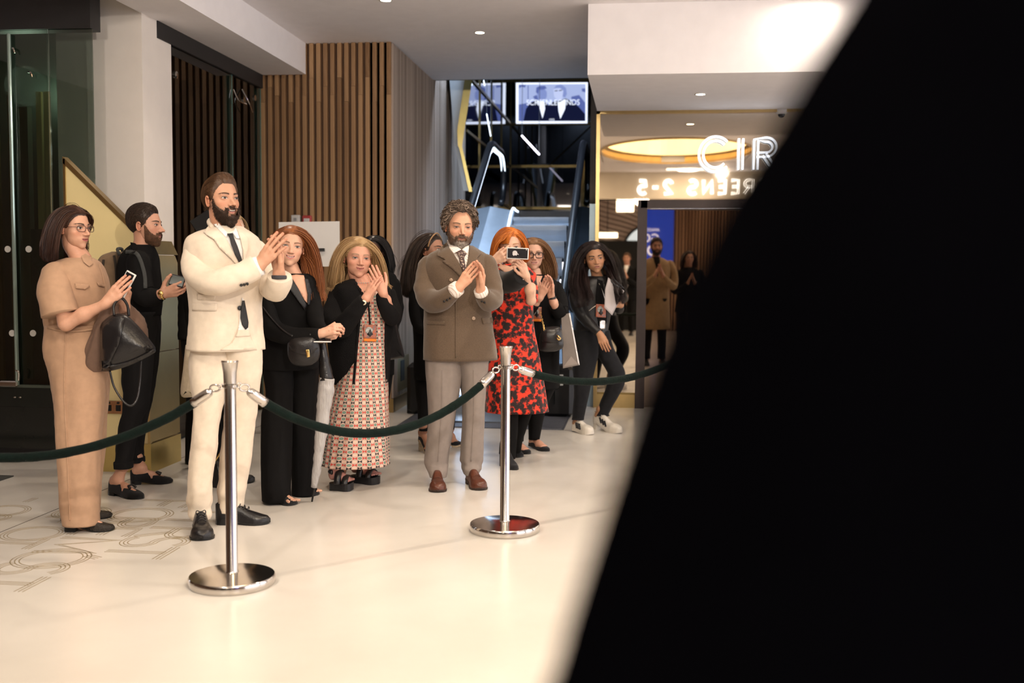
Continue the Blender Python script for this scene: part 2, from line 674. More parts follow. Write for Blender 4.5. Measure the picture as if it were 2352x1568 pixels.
# ------------------------------------------------------------------ materials of the place
def make_floor_mat():
    m = mat('floor_terrazzo', (0.66, 0.61, 0.55), 0.2, spec=0.5)
    nt = m.node_tree
    b = nt.nodes['Principled BSDF']
    tc = nt.nodes.new('ShaderNodeTexCoord')
    n1 = nt.nodes.new('ShaderNodeTexNoise'); n1.inputs['Scale'].default_value = 1.3; n1.inputs['Detail'].default_value = 6
    v = nt.nodes.new('ShaderNodeTexVoronoi'); v.inputs['Scale'].default_value = 55
    r = nt.nodes.new('ShaderNodeValToRGB')
    r.color_ramp.elements[0].color = (0.59, 0.555, 0.51, 1); r.color_ramp.elements[0].position = 0.3
    r.color_ramp.elements[1].color = (0.69, 0.65, 0.605, 1); r.color_ramp.elements[1].position = 0.7
    nt.links.new(tc.outputs['Object'], n1.inputs[0]); nt.links.new(tc.outputs['Object'], v.inputs[0])
    nt.links.new(n1.outputs[0], r.inputs[0])
    mr = nt.nodes.new('ShaderNodeMapRange')
    mr.inputs[1].default_value = 0.03; mr.inputs[2].default_value = 0.09; mr.inputs[3].default_value = 0.86; mr.inputs[4].default_value = 1.0
    nt.links.new(v.outputs['Distance'], mr.inputs[0])
    mx = nt.nodes.new('ShaderNodeMix'); mx.data_type = 'RGBA'; mx.blend_type = 'MULTIPLY'; mx.inputs[0].default_value = 1
    nt.links.new(r.outputs[0], mx.inputs[6]); nt.links.new(mr.outputs[0], mx.inputs[7])
    nt.links.new(mx.outputs[2], b.inputs['Base Color'])
    n2 = nt.nodes.new('ShaderNodeTexNoise'); n2.inputs['Scale'].default_value = 4; n2.inputs['Detail'].default_value = 5
    nt.links.new(tc.outputs['Object'], n2.inputs[0])
    m2 = nt.nodes.new('ShaderNodeMapRange'); m2.inputs[3].default_value = 0.14; m2.inputs[4].default_value = 0.30
    nt.links.new(n2.outputs[0], m2.inputs[0]); nt.links.new(m2.outputs[0], b.inputs['Roughness'])
    return m


def make_wood(name, c1, c2):
    m = mat(name, c1, 0.45, spec=0.35)
    nt = m.node_tree
    b = nt.nodes['Principled BSDF']
    tc = nt.nodes.new('ShaderNodeTexCoord')
    mp = nt.nodes.new('ShaderNodeMapping'); mp.inputs['Scale'].default_value = (40, 40, 1.4)
    n = nt.nodes.new('ShaderNodeTexNoise'); n.inputs['Scale'].default_value = 2.0; n.inputs['Detail'].default_value = 7
    oi = nt.nodes.new('ShaderNodeObjectInfo')
    ad = nt.nodes.new('ShaderNodeMath'); ad.operation = 'MULTIPLY_ADD'; ad.inputs[1].default_value = 0.75
    mr = nt.nodes.new('ShaderNodeMapRange'); mr.inputs[1].default_value = 0.25; mr.inputs[2].default_value = 1.25
    mx = nt.nodes.new('ShaderNodeMix'); mx.data_type = 'RGBA'
    mx.inputs[6].default_value = (*c1, 1); mx.inputs[7].default_value = (*c2, 1)
    nt.links.new(tc.outputs['Object'], mp.inputs[0]); nt.links.new(mp.outputs[0], n.inputs[0])
    nt.links.new(oi.outputs['Random'], ad.inputs[0]); nt.links.new(n.outputs[0], ad.inputs[2])
    nt.links.new(ad.outputs[0], mr.inputs[0]); nt.links.new(mr.outputs[0], mx.inputs[0])
    nt.links.new(mx.outputs[2], b.inputs['Base Color'])
    return m


def make_pane(name, tint, refl=0.10, rough=0.02):
    m = bpy.data.materials.new(name)
    m.use_nodes = True
    nt = m.node_tree
    nt.nodes.remove(nt.nodes['Principled BSDF'])
    t = nt.nodes.new('ShaderNodeBsdfTransparent'); t.inputs[0].default_value = (*tint, 1)
    g = nt.nodes.new('ShaderNodeBsdfGlossy'); g.inputs['Roughness'].default_value = rough
    fr = nt.nodes.new('ShaderNodeFresnel'); fr.inputs[0].default_value = 1.5
    ad = nt.nodes.new('ShaderNodeMath'); ad.inputs[1].default_value = refl - 0.04; ad.use_clamp = True
    mx = nt.nodes.new('ShaderNodeMixShader')
    nt.links.new(fr.outputs[0], ad.inputs[0]); nt.links.new(ad.outputs[0], mx.inputs[0])
    nt.links.new(t.outputs[0], mx.inputs[1]); nt.links.new(g.outputs[0], mx.inputs[2])
    nt.links.new(mx.outputs[0], nt.nodes['Material Output'].inputs[0])
    MATS[name] = m
    return m


FLOOR = make_floor_mat()
WOOD = make_wood('wood_slat', (0.17, 0.085, 0.036), (0.42, 0.25, 0.125))
WOODD = mat('wood_backing', (0.10, 0.045, 0.018), 0.5, bump=0.1, bscale=40, var=0.25, vscale=14, stretch=(12, 12, 0.6))
PLASTER = mat('plaster_white', (0.88, 0.85, 0.86), 0.85, bump=0.02, bscale=220, var=0.02)
COLUMNM = mat('column_white', (0.80, 0.74, 0.68), 0.7, bump=0.02, bscale=240, var=0.02)
BRASS = mat('brass', (0.55, 0.40, 0.18), 0.3, 1.0, bump=0.02, bscale=90, var=0.08)
BRASSD = mat('brass_dark', (0.30, 0.22, 0.09), 0.35, 1.0, var=0.15, vscale=5)
CREAMP = mat('cream_panel', (0.80, 0.66, 0.34), 0.35, var=0.05, vscale=3, spec=0.5)
BLACKM = mat('black_metal', (0.012, 0.012, 0.013), 0.35, 0.3, var=0.2)
BLACKG = mat('black_glass', (0.006, 0.007, 0.010), 0.06, spec=0.6)
STEEL = mat('steel_brushed', (0.55, 0.58, 0.62), 0.28, 1.0, bump=0.03, bscale=120, stretch=(1, 1, 14))
STEELB = mat('steel_panel', (0.50, 0.58, 0.68), 0.32, 0.75, bump=0.02, bscale=60, var=0.05)
CHROME = mat('chrome', (0.60, 0.565, 0.53), 0.14, 1.0, var=0.03)
MIRROR = mat('mirror_bronze', (0.62, 0.54, 0.44), 0.015, 1.0, var=0.01)
MIRRORD = mat('mirror_dark', (0.07, 0.07, 0.075), 0.02, 1.0, var=0.02)
MIRRORB = mat('mirror_blue', (0.30, 0.33, 0.40), 0.03, 1.0, var=0.02)
BRONZE = mat('bronze_frame', (0.035, 0.022, 0.020), 0.5, 0.1, bump=0.05, bscale=300, var=0.15)
GLASS = make_pane('glass_clear', (0.86, 0.93, 0.90), 0.10)
GLASSD = make_pane('glass_tinted', (0.50, 0.56, 0.52), 0.075)
GLASSE = make_pane('glass_rail', (0.72, 0.86, 0.92), 0.12)
GEDGE = mat('glass_edge', (0.25, 0.55, 0.48), 0.15, emit=(0.35, 0.7, 0.6), estr=0.0, spec=0.8, var=0.05)
RUBBER = mat('rubber_black', (0.010, 0.010, 0.012), 0.32, spec=0.5, var=0.1)
GREYP = mat('grey_panel', (0.16, 0.15, 0.17), 0.5, 0.2, bump=0.03, bscale=200, var=0.06)
LIFTP = mat('lift_panel', (0.055, 0.068, 0.055), 0.4, 0.4, var=0.1, vscale=3)
LED_W = mat('led_cool', (1, 1, 1), 0.4, emit=(0.72, 0.84, 1.0), estr=3.2, var=0.01)
LED_P = mat('led_violet', (1, 1, 1), 0.4, emit=(0.86, 0.82, 1.0), estr=5.0, var=0.01)
LAMP_W = mat('lamp_warm', (1, 1, 1), 0.4, emit=(1.0, 0.85, 0.62), estr=9.0, var=0.01)
NEON = mat('neon_white', (1, 1, 1), 0.4, emit=(0.86, 0.91, 1.0), estr=2.6, var=0.01)
NEON2 = mat('neon_sign', (1, 1, 1), 0.4, emit=(0.9, 0.93, 1.0), estr=5.0, var=0.01)
INLAY = mat('inlay_brass', (0.27, 0.215, 0.13), 0.5, 0.1, var=0.1)
JOINT = mat('joint_dark', (0.10, 0.085, 0.07), 0.8, var=0.1)

ZC, YM, YW, XS = 3.44, 10.517, 9.81, -2.307


def st(name, parts, m, parent=None, smooth=False, **k):
    V, Fs, mi = cat(parts)
    if parent is None:
        k.setdefault('kind', 'structure')
    return obj(name, V, Fs, m, parent, mi if isinstance(m, (list, tuple)) else None, smooth, **k)


# ------------------------------------------------------------------ floor
floor = st('floor', [box(-8, 8, -12, 20, -0.08, 0.0)], FLOOR, label='polished cream terrazzo floor with inlaid lettering', category='floor')
st('floor_joint', [box(-3.213, -3.207, 1.0, 9.8, 0.0, 0.0008)], JOINT, floor)
st('floor_joint', [box(-3.2, -2.31, 8.33, 8.336, 0.0, 0.0008)], JOINT, floor)
EXF, EYF, EZF = np.array([0, -1.0, 0]), np.array([1.0, 0, 0]), np.array([0, 0, 1.0])


def floor_text(txt, x0, y0, size, track, step=None):
    y = y0
    for ch in txt:
        w, parts = letters_mesh(ch, 3, 0.055, 0.015, (x0, y, 0.0), EXF, EYF, EZF, size, 0.0007)
        if parts:
            st('inlaid_letter', parts, INLAY, floor)
        y -= step if step else (w * size + track)


floor_text('FOREMOST', -2.86, 5.86, 0.34, 0, 0.222)
floor_text('FIRST,', -2.52, 5.62, 0.34, 0, 0.19)
floor_text('OFOT', -3.18, 5.62, 0.30, 0, 0.235)
floor_text('-OSO', -3.62, 5.80, 0.28, 0, 0.21)
# dark mat by the lift
st('floor_mat', [box(-5.2, -3.98, 6.18, 6.36, 0.0, 0.008)], mat('mat_grey', (0.05, 0.05, 0.048), 0.9, bump=0.5, bscale=160, var=0.2), None, kind='structure')

# ------------------------------------------------------------------ ceilings, beams
ceiling = st('ceiling', [box(-8, XS, -12, 20, ZC, ZC + 0.15), box(XS, -0.5, -12, -0.0, ZC, ZC + 0.15), box(XS, -0.73, -0.0, 4.0, ZC, ZC + 0.15), box(XS, -0.5, 4.0, 11.75, ZC, ZC + 0.15),
                         box(-0.5, 8, 4.0, 20, ZC, ZC + 0.15), box(1.93, 8, -12, 4.0, ZC, ZC + 0.15), box(-0.5, 1.93, -12, 0.05, ZC, ZC + 0.15)], PLASTER,
             label='white plaster ceiling with recessed downlights', category='ceiling')
st('trim_1', [box(-3.56, -3.125, -2.0, YW, 3.155, ZC)], PLASTER, None, label='white dropped ceiling beam above the glass partition', category='beam')
st('trim_2', [box(-0.435, 8, 8.565, YM + 0.12, 2.89, ZC)], PLASTER, None, label='white dropped bulkhead above the mirror wall', category='bulkhead')
st('wall_void_backing', [box(XS, -0.5, 11.8, 11.9, ZC + 0.01, ZC + 1.9)], BLACKM, None, label='added black backing behind the ceiling edge over the escalator opening', category='wall')  # black sheet added so the glass wall beyond reflects dark
st('trim_3', [box(XS, -0.5, 11.75, 11.8, ZC, ZC + 1.9)], PLASTER, None, label='white ceiling edge over the escalator opening', category='ceiling')

# ------------------------------------------------------------------ slatted wood walls
wallw = st('wall_slatted', [box(-5.6, XS - 0.02, YW + 0.03, YW + 0.2, 0.0, ZC), box(XS - 0.22, XS - 0.03, YW + 0.03, 14.0, 0.0, 5.2)], WOODD, None,
           label='slatted brown timber wall turning a corner beside the escalator', category='wall')
sv, sf = box(-0.019, 0.019, -0.03, 0.012, 0, 1)


def slat_at(x, y, z0, z1, side, m=WOOD):
    me = SLATM[side]
    o = bpy.data.objects.new('slat', me)
    COL.objects.link(o)
    o.parent = wallw
    o.location = Vector((x, y, z0)) - wallw.location
    o.scale = (1, 1, z1 - z0)


SLATM = {}
for side in (0, 1, 2):
    me = bpy.data.meshes.new('slat')
    v = sv.copy()
    if side:
        v = np.stack([-sv[:, 1], sv[:, 0] * (0.62 if side == 1 else 1), sv[:, 2]], 1)
    me.from_pydata(v.tolist(), [], sf)
    me.materials.append(WOOD if side != 1 else make_wood('wood_fluted_lit', (0.20, 0.155, 0.12), (0.46, 0.38, 0.33)))  # side slats: grey light on that face put into a paler wood colour
    SLATM[side] = me
x = -2.335
k = 0
while x > -5.55:
    cut = (2.96, 3.04, 2.9, 3.12)[k % 4]
    slat_at(x, YW + 0.02, 0.13, cut, 0)
    slat_at(x + 0.0006, YW + 0.0195, cut + 0.002, ZC - 0.001, 0)
    x -= 0.067
    k += 1
y = YW + 0.03
while y < 13.98:
    slat_at(XS - 0.02, y, 0.13, 3.43 if y < 11.75 else 5.1, 1)
    y += 0.05
st('skirting', [box(-5.5, XS + 0.02, YW - 0.03, YW + 0.03, 0.0, 0.13), box(XS - 0.03, XS + 0.02, YW, 14.0, 0, 0.13)], BRASS, wallw)
st('access_panel', [box(XS - 0.01, XS + 0.012, 10.0, 10.5, 0.17, 0.5)], BRASS, wallw)
st('panel_opening', [box(XS + 0.008, XS + 0.016, 10.12, 10.28, 0.26, 0.46)], BLACKM, wallw)
# small boxes on the wall
t = thing('wall_switch', PY(680, 512, YW), 'small pale grey control box on the slatted wall', 'control box')
pc = PY(680, 504, YW - 0.02)
st('housing', [obox(pc, (1, 0, 0), (0, 1, 0), (0, 0, 1), 0.082, 0.05, 0.085, 0.006)], mat('plastic_white', (0.62, 0.60, 0.58), 0.4, var=0.02), t)
st('lens', [obox(pc + np.array([0, -0.027, 0.0]), (1, 0, 0), (0, 1, 0), (0, 0, 1), 0.03, 0.008, 0.03, 0.002)], mat('plastic_grey', (0.3, 0.3, 0.3), 0.4, var=0.02), t)
t = thing('alarm_call_point', PY(706, 512, YW), 'red and white fire alarm call point on the slatted wall', 'fire alarm')
pc = PY(706, 504, YW - 0.02)
st('housing', [obox(pc, (1, 0, 0), (0, 1, 0), (0, 0, 1), 0.085, 0.05, 0.075, 0.006)], mat('plastic_red', (0.42, 0.05, 0.05), 0.4, var=0.02), t)
st('label_plate', [obox(pc + np.array([0, -0.027, -0.008]), (1, 0, 0), (0, 1, 0), (0, 0, 1), 0.055, 0.006, 0.035, 0.002)], MATS['plastic_white'], t)

# ------------------------------------------------------------------ column, sloping parapet
st('wall_column', [box(-4.20, -3.55, 7.36, 7.84, 0, ZC + 0.02)], COLUMNM, None, label='square white column rising behind the sloping brass parapet', category='column')
par = thing('stair_parapet', (-3.46, 6.85, 0), 'cream and brass stair parapet with a sloping brass cap at the white column', 'parapet', kind='structure')
prof = [(-3.73, 0.0), (-3.19, 0.0), (-3.19, 1.49), (-3.205, 1.52), (-3.73, 2.03)]


def prism(poly, y0, y1, swap=False):
    n = len(poly)
    V = [((a, y, b) if not swap else (y, a, b)) for y in (y0, y1) for a, b in poly]
    return V, [tuple(range(n - 1, -1, -1)), tuple(range(n, 2 * n))] + [(i, (i + 1) % n, (i + 1) % n + n, i + n) for i in range(n)]


st('front_panel', [prism(prof, 6.62, 6.67)], CREAMP, par)
st('brass_end_panel', [prism([(6.628, 0.79), (7.07, 0.79), (7.07, 1.38), (7.03, 1.43), (6.628, 1.43)], -3.24, -3.176, True)], mat('brass_satin', (0.48, 0.37, 0.17), 0.30, 0.9, var=0.10, vscale=2.5), par)
st('lower_end_panel', [box(-3.24, -3.176, 6.628, 7.07, 0.2, 0.784)], MATS['brass_satin'], par)
st('plinth', [box(-3.74, -3.172, 6.612, 7.075, 0.0, 0.19)], mat('brass_plinth', (0.60, 0.46, 0.17), 0.35, 0.75, var=0.06), par)
capp = [(-3.745, 2.025), (-3.205, 1.515), (-3.18, 1.49), (-3.176, 1.51), (-3.20, 1.545), (-3.745, 2.065)]
st('cap', [prism(capp, 6.61, 6.68)], BRASS, par)
st('dark_cap', [prism([(6.63, 1.435), (7.07, 1.435), (6.97, 1.525), (6.63, 1.525)], -3.25, -3.172, True)], BRASSD, par)
st('corner_trim', [box(-3.192, -3.176, 6.612, 6.628, 0.19, 1.47)], BRASS, par)
st('edge_trim', [box(-3.742, -3.728, 6.61, 6.63, 0.19, 2.05)], BRASS, par)
so = thing('power_socket', (-3.46, 6.6, 0.5), 'brass double power socket on the cream parapet', 'power socket')
pc = PY(262, 935, 6.612)
st('plate', [obox(pc, (1, 0, 0), (0, 1, 0), (0, 0, 1), 0.13, 0.012, 0.085, 0.004)], mat('copper_plate', (0.45, 0.24, 0.13), 0.2, 1.0, var=0.1), so)
for dx in (-0.032, 0.032):
    st('socket_insert', [obox(pc + np.array([dx, -0.007, -0.004]), (1, 0, 0), (0, 1, 0), (0, 0, 1), 0.032, 0.006, 0.04, 0.001)], BLACKM, so)
    st('switch', [obox(pc + np.array([dx, -0.007, 0.03]), (1, 0, 0), (0, 1, 0), (0, 0, 1), 0.016, 0.008, 0.012, 0.001)], BLACKM, so)

# ------------------------------------------------------------------ glass partition and lift lobby behind it
w1 = thing('window_1', (-3.56, 8.8, 0), 'frameless glass partition with a black header beside the white column', 'glass partition', kind='structure')
st('header', [box(-3.60, -3.54, 7.6, YW + 0.0, 3.03, 3.21)], mat('header_black', (0.018, 0.017, 0.018), 0.45, var=0.1), w1)
for y0, y1 in ((7.86, 9.08), (9.09, 9.79)):
    st('pane', [box(-3.572, -3.560, y0, y1, 0.02, 3.03)], GLASSD, w1)
    st('pane_edge', [box(-3.573, -3.559, y1 - 0.004, y1, 0.02, 3.03)], GEDGE, w1)
for px, py in ((404, 172), (560, 230), (585, 225)):
    c = PX(px, py, -3.556)
    st('spider_fitting', [revolve(c - np.array([0.004, 0, 0]), [(0.001, 0.0), (0.028, 0.0), (0.028, 0.012), (0.012, 0.016), (0.001, 0.016)], 20, (1, 0, 0))], CHROME, w1)
st('fitting_arm', [tube([PX(536, 205, -3.55), PX(548, 230, -3.52), PX(566, 240, -3.5)], [0.006] * 3, 8)], CHROME, w1)
st('fitting_arm', [tube([PX(556, 205, -3.55), PX(570, 232, -3.5), PX(580, 258, -3.5)], [0.006] * 3, 8)], CHROME, w1)
# lift entrance in the lobby: grey portal along the far left wall
lw = st('wall_lift_lobby', [box(-4.0, -3.86, 7.86, YW, 2.27, ZC), box(-5.75, -5.6, 7.9, YW, 0, ZC)], WOODD, None, label='dark slatted wall above the lift portal behind glass', category='wall')
y = 7.92
while y < YW - 0.04:
    o = bpy.data.objects.new('slat', SLATM[2]); COL.objects.link(o); o.parent = lw
    o.location = Vector((-3.86, y, 2.28)) - lw.location; o.scale = (1, 1, 0.76)
    y += 0.085
d1 = thing('door_1', (-3.9, 8.8, 0), 'grey steel lift portal with a black floor display', 'lift door', kind='structure')
LX = -3.80
za, zb = PX(395, 363, LX)[2], PX(395, 425, LX)[2]
y1 = PX(424, 450, LX)[1]
st('portal_header', [box(LX - 0.2, LX, 7.86, YW - 0.02, zb, za)], GREYP, d1)
st('portal_jamb', [box(LX - 0.2, LX, 7.86, y1, 0, zb)], STEELB, d1)
st('portal_jamb', [box(LX - 0.2, LX, YW - 0.15, YW - 0.02, 0, zb)], GREYP, d1)
st('lift_leaf', [box(LX - 0.16, LX - 0.13, y1, y1 + 0.10, 0, zb - 0.2), box(LX - 0.16, LX - 0.14, y1 + 0.10, YW - 0.15, 0, zb - 0.2)], mat('lift_leaf', (0.26, 0.29, 0.30), 0.35, 0.5, var=0.1, vscale=2), d1)
st('lift_transom', [box(LX - 0.2, LX - 0.1, y1, YW - 0.15, zb - 0.2, zb)], BLACKM, d1)
c0, c1 = PX(460, 395, LX), PX(489, 422, LX)
t = thing('floor_display', (LX, (c0[1] + c1[1]) / 2, c1[2]), 'small black floor indicator display on the grey lift portal', 'display')
st('housing', [box(LX, LX + 0.03, c0[1], c1[1], c1[2], c0[2])], BLACKG, t)
ey = np.array([0, 0, 1.0])
w_, pp = letters_mesh('N', 1, 0.05, 0.1, (LX + 0.031, c0[1] + 0.09, c1[2] + 0.045), np.array([0, 1.0, 0]), ey, np.array([1.0, 0, 0]), (c0[2] - c1[2]) * 0.62, 0.002)
st('lit_digit', pp, mat('digit_violet', (0.3, 0.2, 0.5), 0.4, emit=(0.5, 0.4, 0.9), estr=0.8, var=0.01), t)

# ------------------------------------------------------------------ glazed lift on the far left
YL = 7.05
lift = thing('glass_lift', (-4.6, YL, 0), 'glazed lift shaft with dark base and brass strips beside the column', 'lift', kind='structure')
st('shaft_back', [box(-5.6, -3.80, 7.9, 7.98, 0, ZC)], LIFTP, lift)
st('shaft_side', [box(-5.68, -5.6, 7.0, 7.98, 0, ZC)], LIFTP, lift)
st('base_sill', [box(-5.6, -3.76, YL, YL + 0.12, 0.0, 0.06)], BLACKM, lift)
st('base_rail', [box(-5.6, -3.76, YL - 0.01, YL + 0.10, 0.36, 0.50)], mat('lift_dark', (0.018, 0.02, 0.017), 0.3, 0.3, var=0.15), lift)
st('rail_lip', [box(-5.6, -3.76, YL - 0.02, YL + 0.02, 0.495, 0.515)], mat('lift_lip', (0.10, 0.12, 0.10), 0.3, 0.4, var=0.1), lift)
st('pit_glass', [box(-5.6, -3.76, YL, YL + 0.012, 0.06, 0.36)], mat('pit_dark', (0.012, 0.013, 0.011), 0.12, var=0.3, vscale=3), lift)
st('car_pane', [box(-5.6, -4.09, YL, YL + 0.012, 0.515, 2.98)], GLASSD, lift)
st('car_pane', [box(-4.08, -3.76, YL, YL + 0.012, 0.515, 2.98)], GLASSD, lift)
st('top_header', [box(-5.6, -3.76, YL - 0.02, YL + 0.12, 2.98, ZC)], MATS['header_black'], lift)
a = PY(41, 600, YL)[0]
st('guide_tube', [tube([(a - 0.01, YL - 0.025, 0.515), (a - 0.012, YL - 0.025, 2.95)], [0.014, 0.014], 10, 2)], mat('guide_glass', (0.35, 0.46, 0.42), 0.15, 0.6, var=0.05), lift)
bx = [PY(q, 600, YL + 0.25)[0] for q in (1, 27, 33, 92, 104, 110, 121)]
st('brass_strip', [box(bx[1], bx[2], YL + 0.24, YL + 0.27, 0.52, 2.6)], BRASS, lift)
st('brass_strip', [box(bx[0] - 0.02, bx[0] + 0.01, YL + 0.24, YL + 0.27, 0.52, 2.3)], BRASS, lift)
st('brass_strip', [box(bx[3], bx[4], YL + 0.24, YL + 0.27, 1.62, 2.6)], mat('brass_pale', (0.62, 0.52, 0.26), 0.4, 0.5, var=0.05), lift)
st('brass_strip', [box(bx[5], bx[6], YL + 0.24, YL + 0.27, 1.62, 2.6)], MATS['brass_pale'], lift)
st('control_post', [box(PY(46, 600, YL + .3)[0], PY(74, 600, YL + .3)[0], YL + 0.28, YL + 0.34, 0.52, 2.5)], mat('post_green', (0.12, 0.15, 0.11), 0.35, 0.3, var=0.1), lift)
st('perforated_panel', [box(PY(76, 600, YL + .3)[0], PY(150, 600, YL + .3)[0], YL + 0.28, YL + 0.32, 0.52, 1.62)], mat('perf_panel', (0.085, 0.095, 0.09), 0.4, 0.3, bump=0.6, bscale=50, var=0.2, vscale=30), lift)
for q in ((18, 572), (66, 572), (28, 765), (76, 765)):
    c = PY(q[0], q[1], YL - 0.004)
    st('manifestation_dot', [revolve(c, [(0.001, 0), (0.023, 0), (0.023, 0.003), (0.001, 0.003)], 24, (0, -1, 0))], mat('frosted_dot', (0.55, 0.53, 0.50), 0.6, var=0.02), lift)
c = PY(20, 881, YL - 0.03)
st('lock_plate', [obox(c, (1, 0, 0), (0, 1, 0), (0, 0, 1), 0.14, 0.03, 0.042, 0.008)], CHROME, lift)
st('lock_lever', [tube([PY(43, 873, YL - 0.06), PY(43, 855, YL - 0.07), PY(36, 850, YL - 0.07)], [0.009, 0.008, 0.006], 8, 10)], CHROME, lift)
c = PY(40, 912, YL - 0.015)
st('screw_fitting', [ball(c + np.array([dx, 0, 0]), (0.012, 0.006, 0.007)) for dx in (-0.02, 0.02)], CHROME, lift)
for q in ((25, 110), (65, 165)):
    c = PY(q[0], q[1], YL - 0.01)
    st('glass_clamp', [tube([c, c + np.array([0.03, -0.02, -0.01]), c + np.array([0.04, -0.02, -0.04])], [0.008, 0.008, 0.005], 8, 8)], CHROME, lift)

# ------------------------------------------------------------------ escalator
esc = thing('escalator', (-1.35, 9.9, 0), 'steel and glass escalator rising to the dark mirrored landing', 'escalator')
XR, XL = -0.75, -1.95
Y0, SL = 10.35, math.tan(math.radians(30))
YT = 13.85


def zrail(y):
    return 0.97 + max(0.0, (min(y, YT) - Y0)) * SL


def zstep(y):
    return max(0.0, (min(y, YT) - Y0)) * SL


ZT = zstep(YT)
path = []
cy, cz, rr = 9.86, 0.61, 0.36
for a in np.linspace(-95, -270, 16):
    path.append((cy + rr * math.cos(math.radians(a)), cz + rr * math.sin(math.radians(a))))
for yy in np.linspace(9.95, Y0 - 0.1, 3):
    path.append((yy, 0.97))
for yy in np.linspace(Y0 + 0.25, YT - 0.2, 14):
    path.append((yy, zrail(yy)))
for yy in (YT + 0.12, YT + 0.5, YT + 0.9):
    path.append((yy, zrail(YT)))
for a in np.linspace(80, -80, 10):
    path.append((YT + 1.0 + rr * math.cos(math.radians(a)), ZT + cz + rr * math.sin(math.radians(a))))
for X in (XL, XR):
    pts = [(X, a, b) for a, b in path]
    st('handrail', [tube(pts, [0.042] * len(pts), 10, 110, flat=((1, 0, 0), 1.05))], RUBBER, esc, smooth=True)
    inner = [(X, a + (0.05 if a < 9.95 else 0), b - 0.055) for a, b in path[4:-5]]
    st('led_strip', [tube([(q[0] + (0.02 if X == XL else -0.02), q[1], q[2]) for q in inner], [0.012] * len(inner), 6, 90)], LED_W if X == XL else STEEL, esc, smooth=True)
    gp = [(X, a, b - 0.05) for a, b in path[4:-5]]
    bt = [(X, a, max(0.12, zstep(a) + 0.14)) for _, a, _ in gp]
    V = np.array(gp + bt)
    k = len(gp)
    st('balustrade_glass', [(V, [(i, i + 1, k + i + 1, k + i) for i in range(k - 1)])], GLASSE, esc)
    # inclined inner deck and skirt
    xi = -1.63 if X == XL else -0.90
    ys = list(np.linspace(9.75, Y0, 3)) + list(np.linspace(Y0 + 0.2, YT, 8)) + [YT + 0.5, YT + 1.1]
    rings = []
    for yy in ys:
        z = zstep(yy)
        rings.append([(X, yy, z + 0.15), (xi, yy, z + 0.09), (xi, yy, z - 0.10), (X, yy, z - 0.10)] if X == XL else [(X, yy, z + 0.15), (X, yy, z - 0.10), (xi, yy, z - 0.10), (xi, yy, z + 0.09)])
    st('inner_deck', [loft(np.array(rings))], STEELB, esc)
    xo = -2.15 if X == XL else -0.62
    rings = []
    for yy in ys:
        z = zstep(yy)
        rings.append([(X, yy, z + 0.15), (X, yy, 0.0), (xo, yy, 0.0), (xo, yy, z + 0.13)])
    st('outer_cladding', [loft(np.array(rings))], STEELB if X == XR else BLACKM, esc)
    st('newel_base', [obox(((X + xo) / 2 + (0.06 if X == XL else -0.05), 9.80, 0.24), (1, 0, 0), (0, 1, 0), (0, 0, 1), 0.30, 0.26, 0.48, 0.04)], BLACKM, esc)
    if X == XL:
        dk = [(X + 0.02, yy, zstep(yy) + 0.165) for yy in ys]
        st('led_strip', [tube([(xi - 0.03, yy, zstep(yy) + 0.115) for yy in ys], [0.014] * len(ys), 6, 40)], LED_W, esc, smooth=True)
st('warning_label', [box(-0.78, -0.68, 9.655, 9.662, 0.30, 0.40)], mat('label_white', (0.7, 0.7, 0.68), 0.5, var=0.02), esc)
st('comb_plate', [box(-1.68, -0.88, 9.2, 10.0, 0.005, 0.02)], STEEL, esc)
STEP_M = mat('step_alu', (0.62, 0.68, 0.76), 0.38, 0.55, var=0.05)
# steps: each with a ribbed riser
nr = 42
xs, pf = [], []
for i in range(nr):
    a = -1.62 + 0.71 * i / nr
    w = 0.71 / nr
    xs += [a, a + w * 0.55, a + w * 0.56, a + w * 0.99]
    pf += [0.012, 0.012, 0.0, 0.0]
GROOVE = mat('groove_dark', (0.05, 0.06, 0.075), 0.5, 0.3, var=0.1)
yy = 10.05
while yy < YT + 0.3:
    z1 = zstep(yy + 0.36)
    z0 = max(zstep(yy - 0.04) - 0.02, 0.0)
    if z1 - z0 > 0.03:
        V, Fs, mi = [], [], []
        ts = (0, 0.25, 0.5, 0.75, 0.95, 1.0)
        for x, q in zip(xs, pf):
            V += [(x, yy - q + 0.075 * (1 - t) ** 2, z0 + (z1 - z0) * t) for t in ts] + [(x, yy + 0.42, z1)]
        m = len(ts) + 1
        for i in range(len(xs) - 1):
            for k in range(m - 1):
                Fs.append((i * m + k, (i + 1) * m + k, (i + 1) * m + k + 1, i * m + k + 1))
                mi.append(1 if i % 4 == 2 else 0)
        obj('step', V, Fs, [STEP_M, GROOVE], esc, mi, False)
    yy += 0.36
st('landing_riser', [box(-1.64, -0.9, YT + 0.55, YT + 0.6, ZT - 0.4, ZT + 0.12)], BLACKM, esc)
matp = st('wall_landing', [box(-2.3, -0.5, YT + 0.6, 19.0, ZT - 0.3, ZT + 0.10)], BLACKM, None, kind='structure', label='dark upper landing at the head of the escalator', category='landing')
# grooved entrance plate in front of the escalator
em = thing('escalator_mat', (-1.35, 9.4, 0), 'grooved grey metal floor plate in front of the escalator', 'floor plate', kind='structure')
st('plate', [box(-2.06, -0.62, 8.93, 10.0, 0.0, 0.006)], mat('plate_grey', (0.14, 0.15, 0.18), 0.4, 0.6, var=0.15, vscale=20), em)
gv = []
for i in range(24):
    y0 = 8.95 + i * 0.042
    gv.append(box(-2.04, -0.64, y0, y0 + 0.022, 0.006, 0.010))
st('groove_bars', gv, mat('bar_grey', (0.22, 0.23, 0.27), 0.35, 0.7, var=0.1), em, kind='stuff')

